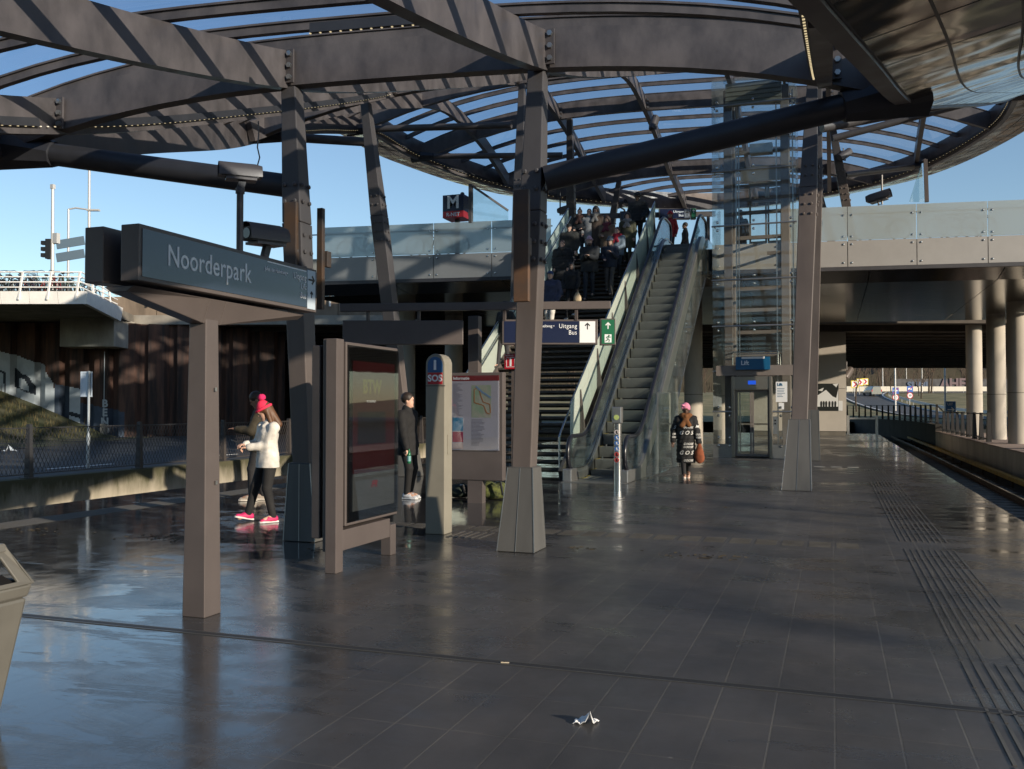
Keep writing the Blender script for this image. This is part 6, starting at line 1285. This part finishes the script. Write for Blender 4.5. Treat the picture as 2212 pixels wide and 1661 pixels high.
tb = MB(); o_ = tw(g_, (-.25, .17, .86)); secs = [(-.02, .012, .01), (-.12, .05, .03), (-.26, .12, .05), (-.36, .13, .05), (-.40, .08, .03)]
tb.add([Vector((a * math.cos(2 * math.pi * k / 12), b * math.sin(2 * math.pi * k / 12), z)) for (z, a, b) in secs for k in range(12)], [(j * 12 + k, j * 12 + (k + 1) % 12, (j + 1) * 12 + (k + 1) % 12, (j + 1) * 12 + k) for j in range(4) for k in range(12)] + [tuple(range(48, 60)), tuple(range(12))])
o = tb.build('tote_bag', mat('canvas', (.52, .42, .28), .85), smooth=True); o.location = o_; tag(o, 'cream canvas tote bag hanging from the hand of the girl in black', 'bag')
# people on the bridge
def on_deck(px, Y): q = at_y(px, 500, Y); return Vector((q.x, Y, DECK))
person(on_deck(1448, 33.4), R(180), 1.66, 'person in a red hat and red jacket at the head of the escalator', 'm', .017, top=(.45, .03, .04), hem=.75, hat='beanie', hatc=(.50, .02, .03), hair='long', hairc=(.05, .02, .01))
person(on_deck(1434, 34.8), R(185), 1.74, 'person with dark hair and a red top behind the escalator head', 'd', .017, top=(.35, .02, .03), hem=.8, hair='short', hairc=(.01, .008, .008))
person(on_deck(1480, 36.), R(90), 1.75, 'dark figure beside the steel post at the escalator head', 'm', .017, top=BLK, hem=.7, hair='short')
person(on_deck(1600, 35.0), R(200), 1.85, 'dark silhouette waiting on the bridge seen through the lift glass', 'm', .017, top=BLK, hem=.5, thick=.05, hat='beanie', hatc=(.01, .01, .012))
# ================================================================== BICYCLES
BIKEC = [mat('bike_%d' % i, c, .35) for i, c in enumerate(((.015, .015, .017), (.02, .03, .06), (.12, .12, .12), (.25, .02, .02), (.03, .06, .03)))]
TYRE = mat('tyre', (.012, .012, .012), .8)
def bike(i):
    t = empty('bicycle', (0, 0, 0)); wr = .34
    for y in (-.54, .54):
        w_ = MB().tube([(0, y + wr * math.cos(a), wr + .02 + wr * math.sin(a)) for a in np.linspace(0, 2 * math.pi, 17)[:-1]], .022, 5, closed=True).build('wheel', TYRE); w_.parent = t
        sp = MB()
        for a in np.linspace(0, math.pi, 7)[:-1]: sp.bar((0, y - wr * math.cos(a), wr + .02 - wr * math.sin(a)), (0, y + wr * math.cos(a), wr + .02 + wr * math.sin(a)), .005)
        sp = sp.build('spokes', ALU); sp.parent = w_
    m = MB(); bb, seat, head, rear, front = (0, -.1, .30), (0, -.24, .82), (0, .38, .80), (0, -.54, .36), (0, .54, .36)
    for a, b in ((bb, seat), (seat, head), (bb, head), (bb, rear), (seat, rear), (head, front)): m.cyl(a, b, .018, 6)
    o = m.build('frame', BIKEC[i]); o.parent = t
    o = MB().tube([(-.28, .26, .98), (-.2, .36, 1.02), (0, .37, 1.0), (.2, .36, 1.02), (.28, .26, .98)], .014, 6).cyl((0, .37, .8), (0, .37, 1.0), .014, 6).build('handlebar', BLACK); o.parent = t
    o = MB().ball((0, -.27, .92), (.075, .13, .04), 8, 5).cyl((0, -.25, .8), (0, -.26, .9), .014, 6).build('saddle', BLACK, smooth=True); o.parent = t
    o = MB().lohi((-.05, .50, .74), (.05, .58, .84)).build('lamp', CHROME); o.parent = t
    o = MB().sweep([(0, -.86, .48), (0, -.76, .70), (0, -.54, .76), (0, -.3, .72)], .05, .012).build('mudguard', BIKEC[i]); o.parent = t
    return t
protos = [bike(i) for i in range(5)]
used = [0] * 5
def put_bike(i, loc, rz, lab, group, lean=0):
    o = protos[i] if not used[i] else copy_tree(protos[i]); used[i] = 1
    o.location = loc; o.rotation_euler = (0, lean, rz); tag(o, lab, 'bicycle', group); return o
cn = ['black', 'dark blue', 'grey', 'red', 'dark green']
k = 0
for row, d_ in ((0, 39.3), (1, 40.9), (2, 42.6)):
    r = -30.6
    while r < -18.6 - (.3 if row == 0 else .8 if row == 1 else 1.0):
        i = random.choice((0, 0, 0, 1, 2, 2, 4, 3)) if used[0] and all(used) else k % 5
        put_bike(i, W(r, d_, 6.41), YAW + random.choice((0, math.pi)) + random.uniform(-.2, .2), cn[i] + (' bicycle in the front row behind the white deck railing', ' bicycle in the middle row on the white edged deck', ' bicycle in the back row on the white edged deck')[row], 'bicycles parked on the white edged deck', random.uniform(-.1, .1)); k += 1
        r += random.uniform(.36, .52)
for px, i, lab in ((770, 2, 'grey bicycle behind the left frosted parapet, second from its left end'), (930, 0, 'black bicycle behind the frosted parapet under the metro cube'), (965, 4, 'dark green bicycle behind the frosted parapet near the metro cube'),
                   (1905, 3, 'red bicycle behind the right frosted parapet'), (2060, 1, 'dark blue bicycle behind the right frosted parapet'), (2092, 3, 'red bicycle behind the right frosted parapet near the photo border')):
    q = at_y(px, 500, 31); q = at_y(px, 500, Yf(q.x) + .55); put_bike(i, (q.x, Yf(q.x) + .45 + (.25 if i == 2 else 0), DECK), R(98.5) + random.uniform(-.1, .1), lab, 'bicycles leaning on the bridge parapet')
# ================================================================== MASTS AND SIGNS AT THE UPPER LEFT
GALV = mat('galvanised', (.50, .50, .49), .5, .3)
def mast(px, y0, y1, D, r, label, name='mast', arm=None):
    b, t_ = at_d(px, y1, D), at_d(px, y0, D); b.z = 6.42; t = empty(name, b, label=label, cat='mast'); part(MB().tube([b, b.lerp(t_, .5), t_], [r * 1.15, r, r * .8], 10), 'pole', GALV, t, smooth='auto'); return t, b, t_
t, b, e = mast(114, 408, 600, 62, .12, 'white traffic mast with a small camera top on the far left'); part(MB().lohi((e.x - .12, e.y - .12, e.z), (e.x + .12, e.y + .12, e.z + .3)), 'top_unit', GALV, t); q = at_d(120, 515, 62); part(MB().box(q, (.5, .3, .7)), 'control_box', GALV, t)
tl = empty('traffic_light', at_d(104, 540, 62), label='traffic light with three hooded lamps seen from the side', cat='traffic light'); q = at_d(106, 538, 62); part(MB().box(q, (.35, .4, 1.35), rz=YAW), 'housing', BLACK, tl)
for k_ in (-.42, 0, .42): part(MB().box(q + UP * k_ - Rv * .32, (.36, .30, .26), rz=YAW), 'hood', BLACK, tl)
t, b, e = mast(148, 452, 600, 66, .09, 'lamp post with a flat lamp on a curved arm beyond the bicycle deck', 'street_lamp'); e2 = at_d(200, 454, 66); part(MB().tube([e, e.lerp(e2, .3) + UP * .12, e2], .06, 8), 'arm', GALV, t); part(MB().box(e2 + Rv * .05, (.9, .3, .12), rz=YAW), 'lamp_head', GALV, t)
mast(193, 352, 600, 70, .11, 'tall plain white mast rising behind the name sign')
sg = empty('road_sign', at_d(160, 540, 64), label='pair of blue grey road direction panels seen beyond the deck', cat='sign'); M1 = mat('panel_slate', (.10, .15, .20), .5)
for y in (528, 556): part(MB().bar(at_d(122, y + 1, 64), at_d(182, y - 9, 64), .08, .62), 'panel', M1, sg)
for i_, (px, y) in enumerate(((185, 552), (185, 562))): pass
# post with the back of a sign by the fence
b = at_d(190, 1013, 23); ps = empty('sign_post', (b.x, b.y, .06), label='grey post with a blank white sign back behind the mesh fence', cat='sign'); part(MB().cyl((b.x, b.y, .06), (b.x, b.y, 2.5), .033, 10).cyl((b.x, b.y, .06), (b.x, b.y, .9), .045, 10), 'post', GALV, ps, smooth='auto'); q = at_d(187, 830, 23.05); part(MB().box(q, (.29, .02, .64), rz=YAW).box(q - Fv * .02 + UP * .3, (.29, .02, .03), rz=YAW).box(q - Fv * .02 - UP * .3, (.29, .02, .03), rz=YAW).box(q - Fv * .02 + Rv * .135, (.02, .02, .6), rz=YAW).box(q - Fv * .02 - Rv * .135, (.02, .02, .6), rz=YAW), 'sign_back', SIGNWHITE, ps)
o = tissue(at_d(20, 975, 24), .35, 8).build('litter_scrap', TISSUE); tag(o, 'white plastic scrap lying on the grass bank at the left border', 'litter')
cb_ = empty('junction_box', at_d(415 / 1.0 * .42143 / 1.8517 * 1.0 + 120, 934, 46.3), label='small grey junction box with a cable on the sheet piling', cat='box'); q = at_d(224, 928, 46.3); part(MB().box(q, (.32, .16, .6), rz=YAW), 'box', CONCD, cb_); part(MB().tube([q, (q.x, q.y, 4.4)], .018, 6).tube([q, q - UP * .5 - Rv * .1, q - UP * 1.2 - Rv * .12], .02, 6), 'cable', GALV, cb_)
# ================================================================== BEYOND THE BRIDGES, RIGHT
GRASS2 = mat('winter_grass', (.16, .13, .06), .95, var=.5, vs=.35, bump=.4, bs=3, dirt=(.085, .085, .028))
ROADM = mat('road_surface', (.06, .06, .06), .7, var=.15, vs=.4)
def terr(r, d):                                            # height of the land beyond the viaduct
    t_ = max(0, min(1, (d - 96) / 70)); return .08 + 4.0 * t_ ** 1.3 + (max(0, (d - 170)) * .02)
rr = list(np.linspace(-40, 150, 39)); dd_ = list(np.linspace(93, 320, 46)); n2 = len(dd_)
m = MB().add([W(r, d, terr(r, d)) for r in rr for d in dd_], [(i * n2 + j, (i + 1) * n2 + j, (i + 1) * n2 + j + 1, i * n2 + j + 1) for i in range(len(rr) - 1) for j in range(n2 - 1)]); tag(m.build('embankment', GRASS2, smooth=True), kind='structure')
def road_pts(): 
    P = [(2260, 0, 100), (2100, 0, 103), (2010, 0, 110), (1945, 0, 122), (1895, 0, 138), (1870, 0, 151), (1864, 0, 160), (1876, 0, 168), (1915, 0, 176), (1990, 0, 184), (2080, 0, 190), (2200, 0, 196)]
    return [((px - CX) / F_PX * D, D) for px, py, D in P]
RP = road_pts(); fine = []
for i in range(len(RP) - 1):
    p0, p1_, p2_, p3_ = RP[max(i - 1, 0)], RP[i], RP[i + 1], RP[min(i + 2, len(RP) - 1)]
    for t_ in np.linspace(0, 1, 8)[:-1]: fine.append(tuple(.5 * (2 * p1_[k] + (p2_[k] - p0[k]) * t_ + (2 * p0[k] - 5 * p1_[k] + 4 * p2_[k] - p3_[k]) * t_ ** 2 + (3 * p1_[k] - p0[k] - 3 * p2_[k] + p3_[k]) * t_ ** 3) for k in (0, 1)))
def offset(P, o): 
    out = []
    for i in range(len(P)):
        a, b = P[max(i - 1, 0)], P[min(i + 1, len(P) - 1)]; dx, dy = b[0] - a[0], b[1] - a[1]; l_ = math.hypot(dx, dy); out.append((P[i][0] - dy / l_ * o, P[i][1] + dx / l_ * o))
    return out
def ribbon(P, o0, o1, z, m_, name, kind='structure'):
    A, B = offset(P, o0), offset(P, o1); m = MB().add([W(*p, terr(*p) + z) for p in A] + [W(*p, terr(*p) + z) for p in B], [(i, i + 1, len(A) + i + 1, len(A) + i) for i in range(len(A) - 1)]); return tag(m.build(name, m_), kind=kind)
ribbon(fine, -3.6, 3.6, .12, ROADM, 'road'); ribbon(fine, -3.3, -3.1, .13, WHITE, 'road_line'); ribbon(fine, 3.1, 3.3, .13, WHITE, 'road_line')
def barrier(P, o, h0, h1, m_, label, posts=True):
    A = offset(P, o); t = empty('crash_barrier', W(*A[0], terr(*A[0])), label=label, cat='barrier'); part(MB().sweep([W(*p, terr(*p) + (h0 + h1) / 2) for p in A], .08, h1 - h0), 'rail', m_, t)
    if posts: 
        m = MB()
        for p in A[::2]: q = W(*p, terr(*p)); m.bar(q, q + UP * h1, .1)
        part(m, 'post', GALV, t)
barrier(fine[36:], 4.0, .35, 1.35, mat('barrier_cream', (.42, .40, .34), .6), 'cream concrete crash barrier along the outer curve of the road'); barrier(fine[:44], -4.2, .45, .8, GALV, 'steel crash barrier on the inner side of the near road')
# car
ca = at_d(1884, 848, 156); ca.z = terr((1884 - CX) / F_PX * 156, 156) + .13; car = empty('parked_car', ca, label='silver hatchback seen from behind on the far curved road', cat='car')
def cl(x, y, z): return ca + Rv * x + Fv * y + UP * z
m = MB(); CARP = mat('car_silver', (.33, .33, .30), .25, .5); sec = [(.25, .86), (.62, .90), (.95, .88), (1.0, .84), (1.55, .64), (1.62, .55)]
ring_ = lambda y, s, zt: [cl(-x * s, y, z * zt if z > .9 else z) for z, x in sec] + [cl(x * s, y, z * zt if z > .9 else z) for z, x in reversed(sec)]
A_ = [ring_(-2.0, .96, .93), ring_(-1.7, 1, 1), ring_(.6, 1, 1), ring_(1.4, .98, .75), ring_(2.1, .92, .62)]; n_ = 12; m.add([v for r_ in A_ for v in r_], [(i * n_ + k, i * n_ + (k + 1) % n_, (i + 1) * n_ + (k + 1) % n_, (i + 1) * n_ + k) for i in range(4) for k in range(n_)] + [tuple(range(n_)), tuple(reversed(range(48, 60)))]); part(m, 'body', CARP, car)
part(MB().add([cl(-.72, -1.97, 1.0), cl(.72, -1.97, 1.0), cl(.56, -1.86, 1.45), cl(-.56, -1.86, 1.45)], [(0, 1, 2, 3)]), 'rear_window', SFACE, car)
for s in (-1, 1):
    part(MB().lohi((0, 0, 0), (.01, .01, .01)).box(cl(s * .8, -2.0, .85), (.14, .06, .34), rz=YAW), 'tail_light', RED, car)
    for y in (-1.3, 1.35): part(MB().cyl(cl(s * .72, y, .31), cl(s * .9, y, .31), .31, 14), 'wheel', TYRE, car)
# traffic signs
def roadsign(px, ytop, ybot, D, label, build):
    b = at_d(px, ybot, D); r_ = (px - CX) / F_PX * D; b.z = terr(r_, D) - .05 if D > 96 else .06; tp = at_d(px, ytop, D); t = empty('road_sign', b, label=label, cat='sign'); part(MB().cyl(b, tp, .05, 8), 'post', GALV, t); 
    build(t, tp, lambda x, z, dy=0: tp + Rv * x + UP * z - Fv * (.06 + dy)); return t
RTT = (R(90), 0, YAW); CHEV = mat('chevron_yellow', (.62, .48, .03), .5)
def chev(t, tp, P):
    s = .62; part(MB().prism([(-s, -s), (s, -s), (s, s), (-s, s)], P(0, -s), Rv, UP, -Fv * .03), 'panel', CHEV, t); part(MB().prism([(-.48, -.48), (.48, -.48), (.48, .48), (-.48, .48)], P(0, -s, .04), Rv, UP, -Fv * .01), 'white_field', SIGNWHITE, t); part(MB().prism([(-.32, .42), (.05, .42), (.4, 0), (.05, -.42), (-.32, -.42), (.08, 0)], P(0, -s, .06), Rv, UP, -Fv * .01), 'chevron', RED, t)
for px, y, D, lab in ((1846, 822, 92 + 62, 'yellow chevron sign, left one of the three at the road bend'), (1857, 818, 160, 'yellow chevron sign, middle one of the three at the road bend'), (1868, 817, 168, 'dull chevron sign, right one of the three at the road bend')): roadsign(px, y, 850, D, lab, chev)
def limit(n):
    def f(t, tp, P):
        part(MB().prism([(-.42, -.84), (.42, -.84), (.42, 0), (-.42, 0)], P(0, 0), Rv, UP, -Fv * .03), 'blue_panel', mat('road_blue', (.02, .10, .42), .4), t); part(MB().prism([(-.25, -.5), (.25, -.5), (.25, -.38), (.1, -.25), (-.2, -.25), (-.28, -.38)], P(0, 0, .035), Rv, UP, -Fv * .008), 'car_symbol', SIGNWHITE, t); part(MB().bar(P(-.38, -.8, .05), P(.38, -.04, .05), .07, .02, up=tuple(Fv)), 'red_bar', RED, t)
        c = P(0, -1.32); part(MB().cyl(c, c - Fv * .03, .44, 24), 'red_ring', RED, t); part(MB().cyl(c - Fv * .031, c - Fv * .04, .34, 24), 'white_disc', SIGNWHITE, t); ptext(n, .42, c - Fv * .045, RTT, LETTERB, t, align='CENTER', bold=.01)
    return f
roadsign(1934, 837, 885, 122, 'round speed limit sign with the number 70, the nearer of the pair', limit('70')); roadsign(1965, 834, 878, 128, 'round speed limit sign with the number 50, the farther right of the pair', limit('50'))
def uit(t, tp, P):
    part(MB().prism([(-.5, -1.25), (.5, -1.25), (.5, 0), (-.5, 0)], P(0, 0), Rv, UP, -Fv * .03), 'panel', mat('exit_blue', (.02, .16, .45), .4), t); ptext('UIT', .36, P(-.36, -.3, .04), RTT, SIGNWHITE, t, bold=.01); part(MB().prism([(px, pz) for px, pz in arrow(0, 0, 0, .7)], P(0, -.85, .035), -UP, Rv, -Fv * .01), 'arrow', SIGNWHITE, t)
roadsign(2053, 867, 905, 94, 'blue UIT exit sign with a white arrow beside the road', uit)
# lamp masts
for px, y1, D, r_, lab in ((1934, 860, 118, .13, 'pale lamp mast behind the 70 sign'), (2042, 890, 96, .11, 'bluish lamp mast beside the UIT sign'), (1907, 840, 185, .11, 'spotted thin mast left of the 70 sign'), (1992, 835, 190, .10, 'thin mast far behind the 50 sign'), (1958, 815, 220, .1, 'short far mast between the trees')):
    b = at_d(px, y1, D); b.z = terr((px - CX) / F_PX * D, D) - .1; t = empty('lamp_mast', b, label=lab, cat='mast'); part(MB().cyl(b, b + UP * 12, r_, 8, r_ * .6), 'pole', GALV, t, smooth='auto'); part(MB().bar(b + UP * 12, b + UP * 12.2 + Rv * 1.4, .1), 'arm', GALV, t)
# graffiti wall far off
gw_ = empty('graffiti_wall', at_d(2020, 836, 205), label='low grey wall with a large faded graffiti word beyond the road', cat='wall'); a, b = at_d(1935, 838, 205), at_d(2200, 838, 205); a.z = b.z = terr(40, 205) - .2; part(MB().bar(a + UP * 1.5, b + UP * 1.5, .4, 3.6), 'wall', mat('wall_dull', (.085, .085, .09), .9, var=.4, vs=.6), gw_)
q = at_d(2031, 829, 204.6); ptext('AHEKR', 3.0, q, RTT, mat('graf_pink', (.14, .10, .11), .8), gw_, bold=.12, ext=.05); q = at_d(1960, 833, 204.6); ptext('SUMI', 2.1, q, RTT, mat('graf_blue', (.08, .11, .17), .8), gw_, bold=.1, ext=.05)
# bare trees
BARK = mat('bark', (.075, .055, .038), .95, var=.3, vs=3); TWIG = mat('twig', (.085, .058, .042), .95)
def tree(loc, H, seed, label, group, twig_n=5, spread=.5, bush=False):
    rnd = random.Random(seed); t = empty('bare_tree', loc, label=label, cat='tree', group=group); trunk = MB(); crown = MB(); loc = V3(loc)
    def grow(p, d, L, r, lev, mb):
        q = p + d * L; q += Vector((rnd.uniform(-.08, .08) * L, rnd.uniform(-.08, .08) * L, 0)); mb.tube([p, p.lerp(q, .5) + Vector((rnd.uniform(-.04, .04) * L, rnd.uniform(-.04, .04) * L, 0)), q], [r, r * .8, r * .6], 5 if lev < 2 else 3)
        if lev >= (4 if not bush else 3): return
        for k in range(rnd.randint(2, 3) if lev < 3 else rnd.randint(2, 4)):
            a = rnd.uniform(0, 6.28); s = rnd.uniform(spread * .6, spread * 1.3); nd = (d + Vector((math.cos(a) * s, math.sin(a) * s, rnd.uniform(0, .25)))).normalized(); grow(p.lerp(q, rnd.uniform(.55, 1)), nd, L * rnd.uniform(.55, .85), r * .55, lev + 1, crown)
    grow(loc, Vector((rnd.uniform(-.05, .05), rnd.uniform(-.05, .05), 1)).normalized(), H * .36, H * .014, 0, trunk)
    part(trunk, 'trunk', BARK, t, fix=False); part(crown, 'crown', TWIG, t, fix=False); return t
proto_t = []
rnd = random.Random(11)
for i in range(46):
    px = rnd.uniform(1830, 2220) if i < 30 else rnd.uniform(1150, 1560); D = rnd.uniform(205, 300) if i > 5 and i < 30 else (rnd.uniform(125, 200) if i >= 30 else rnd.uniform(140, 200)); r_ = (px - CX) / F_PX * D
    tree(W(r_, D, terr(r_, D) - .1), rnd.uniform(9, 15), 100 + i, 'bare winter tree standing beyond the road and the viaduct', 'bare winter trees beyond the viaduct', spread=.55)
for i, (px, D) in enumerate(((1895, 195), (1925, 175), (1990, 150), (1985, 158), (2120, 140), (1850, 118))):
    r_ = (px - CX) / F_PX * D; tree(W(r_, D, terr(r_, D) - .1), rnd.uniform(8, 11), 300 + i, ('dark bare tree left of the thin spotted mast', 'slender bare tree behind the pale lamp mast', 'young bare tree on the grass right of the 50 sign', 'second young bare tree on the grass right of the 50 sign', 'bare tree seen between the round concrete columns', 'bare tree close to the pale wall block')[i], None)
for i in range(5):
    q = at_d(-30 + i * 24, 600, 92); q.z = 5.5; tree(q, 5.6, 500 + i, 'tangled bare brown bush rising behind the bicycle deck', 'bare bushes behind the bicycle deck', bush=True, spread=.8)
for i, (x, y) in enumerate(((30, -14), (34, -6), (29, 2), (36, 8), (31, 14), (38, 20), (30, 27), (36, 34), (42, 2), (44, 16))):
    tree((x, y, .0), 13.5 + (i % 3), 700 + i, 'bare tree right of the track, mirrored in the dark glass of the name sign', 'bare trees mirrored in the name sign', spread=.6)
# scrub that closes the view behind the trees
m = MB(); rnd = random.Random(5)
for k in range(9000):
    D = rnd.uniform(215, 318); r_ = rnd.uniform(-20, 190); b = W(r_, D, terr(min(149, r_), D) - .2); h_ = rnd.uniform(2, 9); o_ = Vector((rnd.uniform(-1, 1), rnd.uniform(-.5, .5), 0)) * h_ * .28; s_ = rnd.uniform(.05, .16); m.add([b - Rv * s_, b + Rv * s_, b + o_ + UP * h_], [(0, 1, 2)])
tag(m.build('woodland_scrub', mat('scrub', (.052, .040, .030), .95, var=.5, vs=.12, dirt=(.035, .035, .02)), fix=False), 'brown leafless scrub filling the wood beyond the road', 'scrub', kind='stuff')
hl = MB(); n_ = 60; A_ = [W(-60 + 260 * k / n_, 322, 0) for k in range(n_ + 1)]; rnd = random.Random(8); hs = [18 + 5 * math.sin(k * .7) + rnd.uniform(-1.5, 1.5) for k in range(n_ + 1)]
m = MB()
for k in range(n_): m.hexa([A_[k], A_[k + 1], A_[k + 1] + Fv * 30, A_[k] + Fv * 30], [A_[k] + UP * hs[k], A_[k + 1] + UP * hs[k + 1], A_[k + 1] + Fv * 30 + UP * (hs[k + 1] + 3), A_[k] + Fv * 30 + UP * (hs[k] + 3)])
tag(m.build('wooded_hill', mat('far_wood', (.040, .031, .024), .98, var=.5, vs=.25, bump=.8, bs=.8, dirt=(.028, .027, .016)), fix=False), kind='structure')
# woods beside and behind the station (seen from other places and in the glass)
m = MB(); rnd = random.Random(21); K = [(160, 110), (120, 40), (105, -30), (85, -90), (30, -125), (-50, -125), (-120, -90), (-150, -10)]; Q = []
for a, b in zip(K, K[1:]): Q += [(a[0] + (b[0] - a[0]) * k / 8, a[1] + (b[1] - a[1]) * k / 8) for k in range(8)]
hs = [9 + 2.5 * math.sin(k * .9) + rnd.uniform(-1, 1.5) for k in range(len(Q))]
for k in range(len(Q) - 1):
    (xa, ya), (xb, yb) = Q[k], Q[k + 1]; s_ = 1.15
    m.hexa([(xa, ya, 0), (xb, yb, 0), (xb * s_, yb * s_, 0), (xa * s_, ya * s_, 0)], [(xa, ya, hs[k]), (xb, yb, hs[k + 1]), (xb * s_, yb * s_, hs[k + 1] + 2), (xa * s_, ya * s_, hs[k] + 2)])
tag(m.build('wooded_hill', MATS['far_wood'], fix=False), kind='structure')
# warning sign peeping between the columns
roadsign(2188, 832, 860, 120, 'yellow warning sign between the round concrete columns', lambda t, tp, P: part(MB().prism([(-.5, -1.2), (.5, -1.2), (.5, 0), (-.5, 0)], P(0, 0), Rv, UP, -Fv * .03), 'panel', CHEV, t))
bpy.context.view_layer.update()
